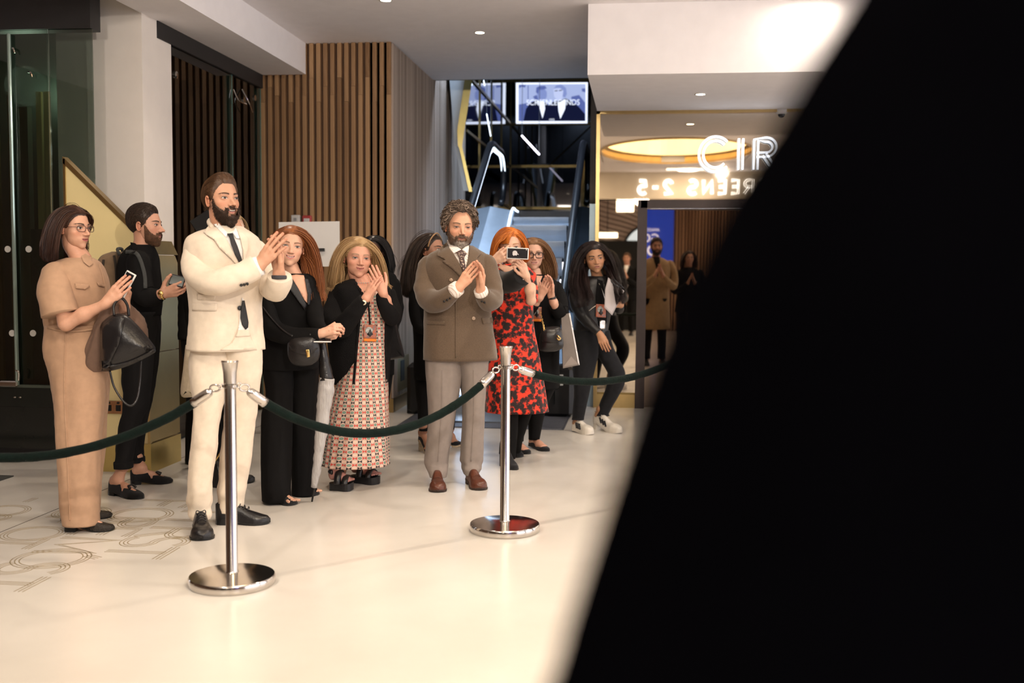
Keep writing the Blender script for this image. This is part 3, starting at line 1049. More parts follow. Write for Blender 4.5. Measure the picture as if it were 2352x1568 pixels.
# ------------------------------------------------------------------ dark mirrored wall at the head of the escalator
YB = 18.9
wb = st('wall_back', [box(-2.35, -0.5, YB, YB + 0.1, 1.5, 5.2)], BLACKG, None, label='black glass wall with brass mullions above the escalator', category='wall')
for zz in (4.66, 3.905, 3.169, 2.437):
    st('mullion', [box(-2.33, -0.5, YB - 0.03, YB, zz - 0.022, zz + 0.022)], BRASSD, wb)
for xx in (-2.31, -0.86, -0.52):
    st('mullion', [box(xx - 0.02, xx + 0.02, YB - 0.035, YB, 2.1, 5.2)], BRASSD, wb)
for z0, z1, m in ((3.93, 4.64, BLACKG), (3.19, 3.885, MIRRORD), (2.46, 3.147, MIRRORD)):
    st('glass_panel', [box(-2.28, -0.89, YB - 0.012, YB - 0.002, z0, z1)], m, wb)
ws = st('wall_side_mirror', [box(-2.345, -2.30, 14.0, YB, 1.5, 5.2)], MIRRORB, None, label='mirrored side wall with brass mullions beside the escalator head', category='mirror wall')
for zz in (3.905, 3.169, 2.437):
    st('mullion', [box(-2.30, -2.28, 14.0, YB, zz - 0.018, zz + 0.018)], BRASSD, ws)
for yv in (15.2, 16.4, 17.6):
    st('mullion', [box(-2.30, -2.285, yv, yv + 0.02, 2.1, 5.2)], BRASSD, ws)
st('brace', [tube([(-0.87, YB - 0.02, 3.88), (-1.6, YB - 0.02, 3.19)], [0.014, 0.014], 6, 2)], BRASSD, wb)
wr = st('wall_escalator_right', [box(-0.50, -0.44, YM + 0.03, YB, 0, 2.0), box(-0.5, -0.44, YM + 0.03, YB, 2.0, 5.2)], [mat('panel_blue', (0.32, 0.42, 0.49), 0.35, 0.4, var=0.06), BLACKG], None, label='pale blue panelled wall on the right of the escalator', category='wall')
for i, p in enumerate(wr.data.polygons):
    p.material_index = 0 if i < 6 else 1
dots = []
for i in range(9):
    for j in range(26):
        c = np.array([-0.503, 10.62 + i * 0.055, 0.75 + j * 0.045 + (i % 2) * 0.02])
        dots.append(obox(c, (0, 1, 0), (0, 0, 1), (1, 0, 0), 0.022, 0.016, 0.004))
st('perforations', dots, mat('perf_dark', (0.08, 0.12, 0.12), 0.5, var=0.1), wr, kind='stuff')
st('ceiling_upper', [box(-2.4, -0.4, 11.75, 19.2, 5.2, 5.3)], BLACKM, None, label='dark ceiling above the escalator opening', category='ceiling')
# folded parapet of the stair above, pale with an olive brass edge
sp = thing('stair_soffit', P(1060, 440, 12.9), 'pale folded stair soffit with olive brass edge beside the slatted wall', 'stair', kind='structure')
pale = mat('soffit_pale', (0.52, 0.58, 0.63), 0.5, var=0.03)
st('soffit_panel', [slab([(1030, 150), (1078, 150), (1054, 298), (1050, 336), (1062, 330), (1062, 300), (1058, 296)][:4] + [(1044, 330)], 12.9, 0.35, 0.0)], pale, sp)
st('lower_panel', [slab([(1046, 336), (1058, 334), (1082, 438), (1064, 438)], 12.9, 0.35, 0.0)], pale, sp)
st('brass_edge', [slab([(1072, 150), (1090, 150), (1067, 296), (1060, 345), (1052, 336), (1050, 300)], 12.72, 0.06, 0.0)], mat('brass_olive', (0.40, 0.33, 0.13), 0.3, 0.9, var=0.08), sp)
st('brass_edge', [slab([(1054, 336), (1061, 334), (1085, 440), (1077, 440)], 12.70, 0.05, 0.0)], MATS['brass_olive'], sp)
# hanging wires and light tubes
for (xa, ya, xb, yb, d, m, r_, nm, lb) in ((1199, 312, 1238, 354, 16.5, LED_P, 0.014, 'light_tube', 'slanting white light tube hung before the black glass wall'),
                                     (1118, 262, 1127, 312, 15.0, LED_W, 0.007, 'light_tube', 'short white light tube hung near the mirrored side wall'),
                                     (1111, 185, 1113, 196, 15.2, LED_W, 0.007, 'light_tube', 'tiny white light tube at the ceiling edge over the escalator')):
    tt = thing(nm, (P(xa, ya, d) + P(xb, yb, d)) / 2, lb, 'light tube')
    A, B = P(xa, ya, d), P(xb, yb, d)
    st('tube', [tube([A, B], [r_, r_], 10, 2, round0=1, round1=1)], m, tt, smooth=True)
    st('wire', [tube([A, A * np.array([1, 1, 0]) + np.array([0, 0, 5.2])], [0.004, 0.004], 5, 2)], STEEL, tt)
    st('wire', [tube([B, B * np.array([1, 1, 0]) + np.array([0, 0, 5.2])], [0.004, 0.004], 5, 2)], STEEL, tt)

# the lit screen: two figures in dinner suits, lettering
scr = thing('wall_screen', PY(1267, 283, YB - 0.06), 'lit video screen showing two men in dinner suits', 'screen')
YSC = YB - 0.05


def scr_piece(name, poly, m, dy):
    p2, T = fill2d(poly, 40)
    V = np.array([PY(x, y, YSC - dy) for x, y in p2])
    Fs = [t if np.cross(V[t[1]] - V[t[0]], V[t[2]] - V[t[0]])[1] < 0 else t[::-1] for t in T]
    return st(name, [(V, Fs)], m, scr)


def emat(name, c, s):
    return mat(name, (0.02, 0.02, 0.02), 0.3, emit=c, estr=s, var=0.01)


E_W, E_B, E_M, E_D = emat('scr_white', (0.80, 0.86, 1.0), 1.5), emat('scr_blue', (0.36, 0.46, 0.95), 0.7), emat('scr_mid', (0.16, 0.22, 0.62), 0.7), emat('scr_dark', (0.010, 0.014, 0.06), 0.6)
a, b = PY(1185, 283, YSC), PY(1350, 190, YSC)
st('casing', [box(a[0] - 0.01, b[0] + 0.01, YSC + 0.002, YSC + 0.04, a[2] - 0.01, b[2] + 0.01)], BLACKM, scr)
scr_piece('picture_border', [(1185, 190), (1350, 189), (1349, 283), (1185, 284)], E_W, 0.0)
scr_piece('picture_ground', [(1191, 194), (1345, 193), (1345, 278), (1191, 278)], emat('scr_pale', (0.52, 0.62, 1.0), 0.85), 0.002)
for q in ([(1191, 240), (1215, 236), (1214, 278), (1191, 278)], [(1312, 222), (1330, 218), (1344, 236), (1344, 278), (1318, 270)], [(1192, 195), (1208, 195), (1206, 201), (1198, 199), (1192, 203)], [(1336, 203), (1345, 203), (1345, 212), (1337, 210)], [(1224, 222), (1232, 218), (1238, 226), (1232, 232)], [(1212, 196), (1214, 196), (1214, 232), (1212, 232)]):
    scr_piece('picture_shape', q, E_M, 0.003)
scr_piece('picture_suit', [(1202, 278), (1208, 250), (1218, 236), (1233, 230), (1252, 234), (1262, 244), (1262, 278)], E_D, 0.004)
scr_piece('picture_suit', [(1252, 278), (1256, 246), (1270, 234), (1288, 230), (1300, 226), (1318, 236), (1330, 246), (1344, 262), (1344, 278)], E_D, 0.005)
scr_piece('picture_shirt', [(1234, 231), (1250, 233), (1252, 250), (1246, 272), (1240, 250)], E_W, 0.007)
scr_piece('picture_shirt', [(1281, 236), (1300, 228), (1298, 250), (1287, 273), (1283, 256)], E_W, 0.007)
scr_piece('picture_face', [(1233, 208), (1238, 203), (1250, 203), (1256, 211), (1256, 222), (1250, 232), (1240, 231), (1234, 224)], E_B, 0.007)
scr_piece('picture_hair', [(1231, 212), (1232, 201), (1240, 197), (1252, 197), (1256, 203), (1246, 206), (1238, 206), (1236, 216)], E_M, 0.008)
scr_piece('picture_face', [(1271, 206), (1282, 199), (1294, 203), (1296, 218), (1290, 228), (1280, 230), (1273, 222)], emat('scr_face', (0.6, 0.68, 1.0), 1.0), 0.007)
scr_piece('picture_hair', [(1272, 203), (1278, 196), (1290, 194), (1300, 202), (1302, 216), (1298, 224), (1292, 222), (1294, 208), (1286, 202)], E_B, 0.008)
for q in ((1274, 208, 1281, 210), (1284, 207, 1291, 209)):
    scr_piece('picture_glasses', [(q[0], q[1]), (q[2], q[1] - 1), (q[2], q[3] - 1), (q[0], q[3])], E_D, 0.009)


def sign_text(txt, size, loc, rot, m, parent, name, ext=0.003, align='CENTER', sx=1.0):
    cu = bpy.data.curves.new(name, 'FONT')
    cu.body = txt
    cu.size = size
    cu.align_x = align
    cu.extrude = ext
    tmp = bpy.data.objects.new(name, cu)
    COL.objects.link(tmp)
    dg = bpy.context.evaluated_depsgraph_get()
    me = bpy.data.meshes.new_from_object(tmp.evaluated_get(dg))
    bpy.data.objects.remove(tmp)
    o = bpy.data.objects.new(name, me)
    me.materials.clear()
    me.materials.append(m)
    COL.objects.link(o)
    o.parent = parent
    o.location = Vector([float(c) for c in loc]) - origin_of(parent)
    o.rotation_euler = rot
    o.scale = (sx, 1, 1)
    return o


sign_text('SCREEN', 0.135, PY(1237, 241, YSC - 0.012), (math.pi / 2, 0, 0), E_W, scr, 'lettering', 0.001, sx=0.9)
sign_text('LEGENDS', 0.135, PY(1298, 241, YSC - 0.012), (math.pi / 2, 0, 0), E_W, scr, 'lettering', 0.001, sx=0.9)
sign_text('1973', 0.05, PY(1267, 277, YSC - 0.012), (math.pi / 2, 0, 0), E_W, scr, 'lettering', 0.001)

# ------------------------------------------------------------------ mirror wall on the right, door, neon letters
wm = st('wall_mirror', [box(-0.44, 8, YM + 0.06, YM + 0.12, 2.03, 2.89), box(-0.44, -0.03, YM + 0.06, YM + 0.12, 0, 2.03), box(1.28, 8, YM + 0.06, YM + 0.12, 0, 2.03)], BRONZE, None,
        label='bronze mirror wall in a brass frame with a doorway', category='mirror wall')
st('mirror_panel', [box(-0.405, -0.03, YM, YM + 0.05, 0.13, 2.03)], MIRROR, wm)
st('mirror_panel', [box(-0.405, 8, YM, YM + 0.05, 2.035, 2.862)], MIRROR, wm)
st('mirror_panel', [box(1.28, 8, YM, YM + 0.05, 0.13, 2.03)], MIRROR, wm)
st('frame_strip', [box(-0.44, -0.405, YM - 0.025, YM + 0.05, 0.0, 2.89)], BRASS, wm)
st('frame_strip', [box(-0.44, 8, YM - 0.025, YM + 0.05, 2.862, 2.89)], BRASS, wm)
st('skirting', [box(-0.44, -0.03, YM - 0.02, YM + 0.05, 0.0, 0.13)], BRASS, wm)
st('panel_joint', [box(-0.405, -0.03, YM - 0.006, YM, 0.125, 0.15)], BRASSD, wm)
d2 = thing('door_2', (0.6, YM, 0), 'dark bronze framed glass door reflecting the foyer', 'door', kind='structure')
st('frame', [box(-0.03, 0.062, YM - 0.05, YM + 0.07, 0, 2.03), box(0.0, 1.28, YM - 0.05, YM + 0.07, 1.955, 2.03), box(1.2, 1.28, YM - 0.05, YM + 0.07, 0, 2.03)], BRONZE, d2)
st('frame_bead', [box(0.062, 1.2, YM - 0.01, YM + 0.05, 1.949, 1.955)], STEEL, d2)
ca, sa = math.cos(math.radians(6.0)), math.sin(math.radians(6.0))
pv = [(0.055, YM + 0.06, 0.0), (0.055 + 1.18 * ca, YM + 0.06 + 1.18 * sa, 0.0)]
pq = [pv[0], pv[1], (pv[1][0], pv[1][1], 1.97), (pv[0][0], pv[0][1], 1.97)]
st('recess', [box(0.0, 1.3, YM + 0.30, YM + 0.34, 0, 2.1), box(0.0, 0.02, YM + 0.08, YM + 0.3, 0, 2.1), box(1.26, 1.3, YM + 0.08, YM + 0.3, 0, 2.1), box(0.0, 1.3, YM + 0.08, YM + 0.3, 2.06, 2.1)], BLACKM, d2)
pb = [(a + 0.02 * -sa, b + 0.02 * ca, c) for a, b, c in pq]
st('leaf', [(pq + pb, [(0, 1, 2, 3), (7, 6, 5, 4), (0, 4, 5, 1), (1, 5, 6, 2), (2, 6, 7, 3), (3, 7, 4, 0)])], mat('mirror_door', (0.34, 0.27, 0.22), 0.02, 1.0, var=0.02), d2)

for ch, px in (('C', 1640), ('I', 1701), ('R', 1757)):
    lt = thing('neon_letter', PY(px, 392, YM - 0.05), {'C': 'white neon letter C mounted on the bronze mirror wall', 'I': 'white neon letter I mounted on the bronze mirror wall', 'R': 'white neon letter R mounted on the bronze mirror wall'}[ch], 'neon letter', 'neon sign letters on the mirror wall')
    w_, pp = letters_mesh(ch, 2, 0.125, 0.06, (0, 0, 0), np.array([1.0, 0, 0]), np.array([0, 0, 1.0]), np.array([0, -1.0, 0]), 0.32, 0.02)
    c = PY(px, 393, YM - 0.04)
    st('glowing_tube', [(v + c - np.array([w_ * 0.16, 0, 0]), f) for v, f in pp], NEON, lt)
    st('back_plate', [(v * np.array([1, 0.35, 1]) + c - np.array([w_ * 0.16, -0.022, 0]), f) for v, f in pp], STEEL, lt)
# security camera under the bulkhead
cc = PZ(1795, 252, 2.89)
t = thing('security_camera', cc, 'small dome security camera under the white bulkhead', 'security camera')
st('mount', [revolve(cc, [(0.001, 0), (0.065, 0), (0.065, -0.02), (0.05, -0.045), (0.001, -0.045)], 24)], MATS['plastic_white'], t, smooth=True)
st('dome', [ball(cc + np.array([0, 0, -0.05]), (0.04, 0.04, 0.035), 16)], BLACKG, t, smooth=True)

# ------------------------------------------------------------------ room behind the camera (seen in the mirror wall)
st('wall_left', [box(-6.6, -6.5, -10, 7.0, 0, ZC)], WOODD, None, label='added dark timber wall closing the unseen left side of the foyer', category='wall')  # unseen wall, added in dark timber to keep the lift glass dark
wf = st('wall_front', [box(-8, 8, -2.12, -2.0, 2.87, ZC)], mat('fascia_warm', (0.66, 0.58, 0.46), 0.7, var=0.02), None, label='fascia with illuminated screens sign facing the mirror wall', category='wall')
x = 3.05
for ch in 'SCREENS 2-5':
    w_, pp = letters_mesh(ch, 2, 0.13, 0.065, (x, -2.0, 2.96), np.array([-1.0, 0, 0]), np.array([0, 0, 1.0]), np.array([0, 1.0, 0]), 0.32, 0.02)
    if pp:
        st('sign_letter', pp, NEON2, wf)
    x -= w_ * 0.32 + 0.085
wd = st('wall_foyer_timber', [box(2.2, 8, -2.7, -2.55, 0, 2.87)], WOODD, None, label='timber foyer wall behind the photographer', category='wall')
for i in range(40):
    o = bpy.data.objects.new('slat', SLATM[0]); COL.objects.link(o); o.parent = wd
    o.location = Vector((2.25 + i * 0.075, -2.54, 0)) - wd.location; o.rotation_euler = (0, 0, math.pi); o.scale = (1, 1, 2.86)
st('wall_foyer_far', [box(-8, 8, -10.0, -9.9, 0, ZC)], mat('wall_pinkish', (0.52, 0.40, 0.34), 0.7, var=0.03), None, label='far foyer wall with wavy relief lines', category='wall')
wv = []
for i in range(26):
    pts = [(-3.0 + s * 3.6, -9.88, 1.2 + i * 0.13 + s * -1.6 + 0.10 * math.sin(s * 7 + i * 0.1)) for s in np.linspace(0, 1, 14)]
    pts = [p for p in pts if 1.0 < p[2] < 3.4]
    if len(pts) > 3:
        wv.append(tube(pts, [0.014] * len(pts), 4, 20))
st('relief_line', wv, mat('relief_dark', (0.12, 0.07, 0.05), 0.7, var=0.1), bpy.data.objects['wall_foyer_far'], kind='stuff')
ao = thing('window_3', (0.1, -9.85, 1.6), 'bright arched opening in the far foyer wall', 'window', kind='structure')
arch = [(0.62 * math.cos(t) + 0.1, -9.84, 1.75 + 0.85 * math.sin(t)) for t in np.linspace(0, math.pi, 20)]
st('glow', [(np.array(arch), [tuple(range(20))])], emat('arch_glow', (0.75, 0.87, 1.0), 1.6), ao)
st('arch_frame', [tube(arch, [0.04] * 20, 6, 40)], BLACKM, ao)
for (px, py, w_, h_) in ((1436, 472, 0.42, 0.3), (1395, 540, 0.5, 0.12)):
    p = PY(px, py, 2 * YM + 5.5)
    p = np.array([p[0], 2 * YM - p[1], p[2]])
    t = thing('pendant_lamp', p, 'warm box pendant lamp in the foyer, ' + ('tall shade' if h_ > 0.2 else 'flat wide shade'), 'lamp', 'pendant lamps in the foyer')
    st('shade', [obox(p, (1, 0, 0), (0, 1, 0), (0, 0, 1), w_, 0.2, h_, 0.01)], LAMP_W, t)
    st('rod', [tube([p + np.array([0, 0, h_ / 2]), np.array([p[0], p[1], ZC])], [0.01, 0.01], 6, 2)], BLACKM, t)
st('wall_drape', [box(-2.8, 0.9, -3.3, -3.2, 0, 2.02)], mat('drape_black', (0.006, 0.006, 0.006), 0.9, var=0.1), None, label='black backdrop screen behind the crowd', category='backdrop')

# oval gold coffer in the ceiling
cf = thing('ceiling_coffer', (0.6, 2.0, ZC), 'oval gold ceiling coffer with glowing crystal lining', 'ceiling light')
rx, ry = 1.33, 1.98
aa = np.linspace(0, 2 * math.pi, 64, endpoint=False)


def oval(s, z):
    return np.stack([0.6 + rx * s * np.cos(aa), 2.0 + ry * s * np.sin(aa), np.full(64, z)], 1)


sq = []
for a in aa:
    k = 1 / max(abs(math.cos(a)), abs(math.sin(a)))
    sq.append((0.6 + 1.345 * min(k, 1.42) * math.cos(a), 2.0 + 2.02 * min(k, 1.42) * math.sin(a), ZC))
st('surround', [loft(np.array([oval(0.985, ZC), sq]), False, False)], PLASTER, cf)
st('gold_rim', [loft(np.array([oval(0.985, ZC - 0.03), oval(1.0, ZC - 0.03), oval(1.0, ZC + 0.10), oval(0.93, ZC + 0.16), oval(0.93, ZC + 0.14)]), False, False)], BRASS, cf, smooth=False)
st('coffer_wall', [loft(np.array([oval(0.93, ZC + 0.12), oval(0.90, ZC + 0.5)]), False, False)], mat('coffer_gold', (0.75, 0.5, 0.18), 0.3, 0.8, emit=(1.0, 0.76, 0.42), estr=3.2, var=0.4, vscale=3), cf)
st('coffer_top', [loft(np.array([oval(0.90, ZC + 0.5), oval(0.02, ZC + 0.52)]), False, False)], mat('coffer_glow', (1, 0.8, 0.5), 0.5, emit=(1.0, 0.84, 0.58), estr=3.0, var=0.02), cf)

# downlights
DL = [(-1.437, 9.487, ZC, 60, 1), (0.62, 9.55, 2.89, 40, 2), (-0.26, 5.86, ZC, 170, 0), (-2.55, 6.9, ZC, 70, 0), (-2.75, 4.6, ZC, 50, 0), (1.55, 6.3, ZC, 80, 0), (-1.0, 3.2, ZC, 25, 0), (-2.1, 1.4, ZC, 15, 0),
      (2.6, 3.4, ZC, 40, 0), (-2.0, 8.3, ZC, 70, 0), (0.3, 7.7, ZC, 85, 0)]
cc = PZ(1609, 216, 2.89)
DL[1] = (cc[0], cc[1], 2.89, 40, 2)
for i, (x, y, z, pw, k) in enumerate(DL):
    lb = 'recessed round downlight in the white ceiling by the escalator' if k == 1 else ('recessed round downlight under the white bulkhead' if k == 2 else 'recessed round downlight in the ceiling ' + ['', '', 'between the two chrome stanchions', 'above the man with the backpack', 'above the woman in khaki', 'near the last stanchion', 'above the open floor', 'nearest the fascia sign', 'by the right side of the foyer', 'in front of the slatted wall', 'in front of the neon letters'][i])
    t = thing('downlight', (x, y, z), lb, 'downlight', 'recessed ceiling downlights')
    st('trim_ring', [revolve((x, y, z), [(0.040, 0.0), (0.052, 0.0), (0.052, -0.006), (0.040, -0.004)], 24)], MATS['plastic_white'], t, smooth=True)
    st('lamp', [revolve((x, y, z - 0.002), [(0.001, 0.0), (0.040, 0.0), (0.040, -0.002), (0.001, -0.002)], 24)], LAMP_W, t)
    light('downlight_lamp', 'SPOT', (x, y, z - 0.02), pw * (3 if k == 1 else 1), WARM if k != 1 else (0.72, 0.84, 1.0), 0.035, (x, y, 0) if k != 1 else (-1.3, 12.6, 1.2), math.radians(118 if k != 1 else 60), 0.9)
# flush ceiling lights; the last three are added to fill the room
PGL = mat('panel_glow', (1, 1, 1), 0.5, emit=(1.0, 0.88, 0.72), estr=5.0, var=0.01)
for (x, y, sx, sy, pw, lb) in ((1.29, 8.31, 0.38, 0.38, 5, 'square flush ceiling light in front of the white bulkhead'), (0.94, -1.27, 0.9, 0.4, 40, 'long flush ceiling light beside the oval gold coffer'),
                               (-1.7, -1.27, 0.9, 0.4, 40, 'added long fill light behind the photographer'), (-2.45, 3.1, 0.5, 0.5, 35, 'added square fill light beside the dropped beam'), (2.9, 5.2, 0.5, 0.5, 60, 'added square fill light on the right of the foyer')):
    pl = thing('ceiling_light_panel', (x, y, ZC), lb, 'ceiling light')
    st('frame', [box(x - sx / 2, x + sx / 2, y - sy / 2, y + sy / 2, ZC - 0.012, ZC - 0.001)], MATS['plastic_white'], pl)
    st('diffuser', [box(x - sx / 2 + 0.02, x + sx / 2 - 0.02, y - sy / 2 + 0.02, y + sy / 2 - 0.02, ZC - 0.016, ZC - 0.011)], PGL, pl)
    light('panel_lamp', 'AREA', (x, y, ZC - 0.03), pw, (1.0, 0.87, 0.72), min(sx, sy), (x, y, 0)).data.spread = math.pi
# added fill spotlights behind the photographer, turned on the guests
for (x, y, aim, pw, cone, lb) in ((1.6, -0.6, (-1.1, 6.6, 1.1), 640, 60, 'added black fill spotlight on the right behind the photographer'), (-1.9, -0.6, (-2.2, 7.0, 1.5), 330, 62, 'added black fill spotlight on the left behind the photographer')):
    t = thing('fill_spotlight', (x, y, ZC), lb, 'spotlight')
    c = np.array([x, y, 3.30])
    dv = unit(np.array(aim) - c)
    st('stem', [tube([c, (x, y, ZC)], [0.012, 0.012], 8, 2)], BLACKM, t)
    st('barrel', [revolve(c - dv * 0.12, [(0.001, 0), (0.045, 0), (0.05, 0.16), (0.046, 0.16), (0.044, 0.12), (0.001, 0.12)], 20, dv)], BLACKM, t, smooth=True, sharp=40)
    st('lens', [revolve(c + dv * 0.005, [(0.001, 0), (0.043, 0), (0.043, 0.004), (0.001, 0.004)], 20, dv)], LAMP_W, t)
    light('fill_spot_lamp', 'SPOT', tuple(c + dv * 0.06), pw, (1.0, 0.90, 0.79), 0.05, aim, math.radians(cone), 0.7)
for (x, y, pw, lb) in ((3.3, 6.0, 90, 'added white fill globe near the mirror wall'), (2.9, 2.6, 110, 'added white fill globe near the gold coffer')):  # unseen globes added to brighten the ceiling and walls
    t = thing('fill_globe', (x, y, 2.5), lb, 'lamp')
    st('globe', [ball((x, y, 2.62), 0.12, 20)], PGL, t, smooth=True)
    st('rod', [tube([(x, y, 2.73), (x, y, ZC)], [0.008, 0.008], 6, 2)], BRASS, t)
    light('fill_globe_lamp', 'POINT', (x, y, 2.62), pw, (1.0, 0.92, 0.84), 0.13)
# coffer light and the cool light of the escalator void
light('coffer_lamp', 'AREA', (0.6, 2.0, ZC + 0.42), 60, (1.0, 0.82, 0.6), 2.4, (0.6, 2.0, 0))
light('void_lamp', 'AREA', (-1.4, 12.6, 5.1), 170, COOL, 0.8, (-1.4, 12.2, 0))
light('lift_lamp', 'POINT', (-4.6, 7.6, 2.7), 10, (0.85, 1.0, 0.8), 0.15)
light('lobby_fill', 'POINT', (-4.0, 8.7, 2.9), 55, (1.0, 0.85, 0.7), 0.15)  # point light without a fixture, added to brighten the lift lobby
light('foyer_lamp', 'POINT', (0.0, -6.5, 3.2), 60, WARM, 0.2)
# ------------------------------------------------------------------ rope barrier
VELVET = mat('rope_velvet', (0.0015, 0.0065, 0.005), 0.95, sheen=0.03, spec=0.2, bump=0.4, bscale=120, var=0.3, vscale=40)
ST = [(-3.85, 4.35), (-1.715, 4.317), (-0.677, 5.414), (0.32, 6.5)]
SL_ = ['chrome rope stanchion beyond the woman in khaki', 'chrome rope stanchion in front of the man in the cream suit', 'chrome rope stanchion between tweed suit and red dress', 'chrome rope stanchion near the glass door']
for (x, y), lb in zip(ST, SL_):
    t = thing('rope_stanchion', (x, y, 0), lb, 'stanchion', 'chrome rope stanchions')
    st('base', [revolve((x, y, 0), [(0.001, 0.0), (0.178, 0.0), (0.182, 0.006), (0.182, 0.034), (0.178, 0.040), (0.10, 0.047), (0.028, 0.052), (0.001, 0.052)], 56)], CHROME, t, smooth=True, sharp=40)
    st('post', [revolve((x, y, 0.05), [(0.001, 0.0), (0.030, 0.0), (0.0245, 0.008), (0.0245, 0.80), (0.001, 0.80)], 32)], CHROME, t, smooth=True, sharp=40)
    st('collar', [revolve((x, y, 0.845), [(0.024, 0.0), (0.034, 0.002), (0.034, 0.012), (0.024, 0.014)], 32)], CHROME, t, smooth=True, sharp=40)
    st('cap', [revolve((x, y, 0.86), [(0.001, 0.0), (0.026, 0.0), (0.028, 0.05), (0.034, 0.09), (0.036, 0.094), (0.034, 0.1), (0.001, 0.1)], 32)], CHROME, t, smooth=True, sharp=40)
    for k in range(4):
        a = math.pi / 4 + k * math.pi / 2
        c = np.array([x + 0.040 * math.cos(a), y + 0.040 * math.sin(a), 0.852])
        ring = [c + np.array([0.010 * math.cos(b) * math.cos(a), 0.010 * math.cos(b) * math.sin(a), 0.010 * math.sin(b)]) for b in np.linspace(0, 2 * math.pi, 12)]
        st('eyelet', [tube(ring, [0.003] * 12, 6, 24)], CHROME, t, smooth=True)
RL = ['dark green velvet rope sagging in front of the khaki jumpsuit', 'dark green velvet rope sagging between two chrome stanchions before the patterned dress', 'dark green velvet rope crossing before the walking woman']
SAG = [0.34, 0.27, 0.12]
for i in range(3):
    A = np.array([*ST[i], 0.852]); B = np.array([*ST[i + 1], 0.852])
    u = unit(B - A)
    A2, B2 = A + u * 0.05, B - u * 0.05
    s = np.linspace(0, 1, 25)
    pts = A2 + (B2 - A2) * s[:, None]
    pts[:, 2] -= SAG[i] * (1 - (2 * s - 1) ** 2) ** 0.94
    mid = (A + B) / 2
    t = thing('barrier_rope', (mid[0], mid[1], pts[:, 2].min()), lb := RL[i], 'rope barrier', 'velvet barrier ropes')
    L = np.concatenate([[0], np.cumsum(np.linalg.norm(np.diff(pts, axis=0), axis=1))])
    at = lambda q: np.array([np.interp(q, L, pts[:, k]) for k in range(3)])
    tot = L[-1]
    mids = [at(q) for q in np.linspace(0.13, tot - 0.13, 24)]
    st('rope', [tube(mids, [0.021] * 24, 14, 90, wr=0.0015, wf=90, seed=i)], VELVET, t, smooth=True)
    for q0, q1 in ((0.04, 0.14), (tot - 0.04, tot - 0.14)):
        a, b = at(q0), at(q1)
        st('end_ferrule', [tube([a, a + (b - a) * 0.2, b], [0.010, 0.020, 0.0225], 14, 8, round0=0.5)], CHROME, t, smooth=True)
        c = at(0.02 if q0 < 1 and q0 == 0.04 else tot - 0.02)
        hk = [c + u * 0.022 * math.cos(w) + UP * 0.014 * math.sin(w) for w in np.linspace(0, 2 * math.pi, 14)]
        st('hook', [tube(hk, [0.0045] * 14, 6, 28)], CHROME, t, smooth=True)
# ------------------------------------------------------------------ people: heads, hair, hands, shoes, clothes
def skin_mat():
    m = mat('skin', (1, 1, 1), 0.48, attr=True, var=0.07, vscale=90, bump=0.05, bscale=350, spec=0.4)
    b = m.node_tree.nodes['Principled BSDF']
    b.inputs['Subsurface Weight'].default_value = 0.08
    b.inputs['Subsurface Radius'].default_value = (0.012, 0.005, 0.003)
    b.inputs['Subsurface Scale'].default_value = 0.5
    return m


SKIN = skin_mat()
EYEW = mat('eye_white', (0.62, 0.56, 0.52), 0.25, var=0.02)
IRIS = mat('eye_iris', (0.022, 0.013, 0.009), 0.35, var=0.1)
LASH = mat('lash_dark', (0.03, 0.018, 0.014), 0.6, var=0.1)
TEETH = mat('teeth', (0.66, 0.58, 0.50), 0.3, var=0.02)
MOUTHD = mat('mouth_dark', (0.05, 0.012, 0.012), 0.6, var=0.02)


def hair_mat(name, c1, c2, rough=0.42):
    if name in MATS:
        return MATS[name]
    m = mat(name, c1, rough, attr=True, spec=0.35)
    m['c1'] = c1
    m['c2'] = c2
    return m


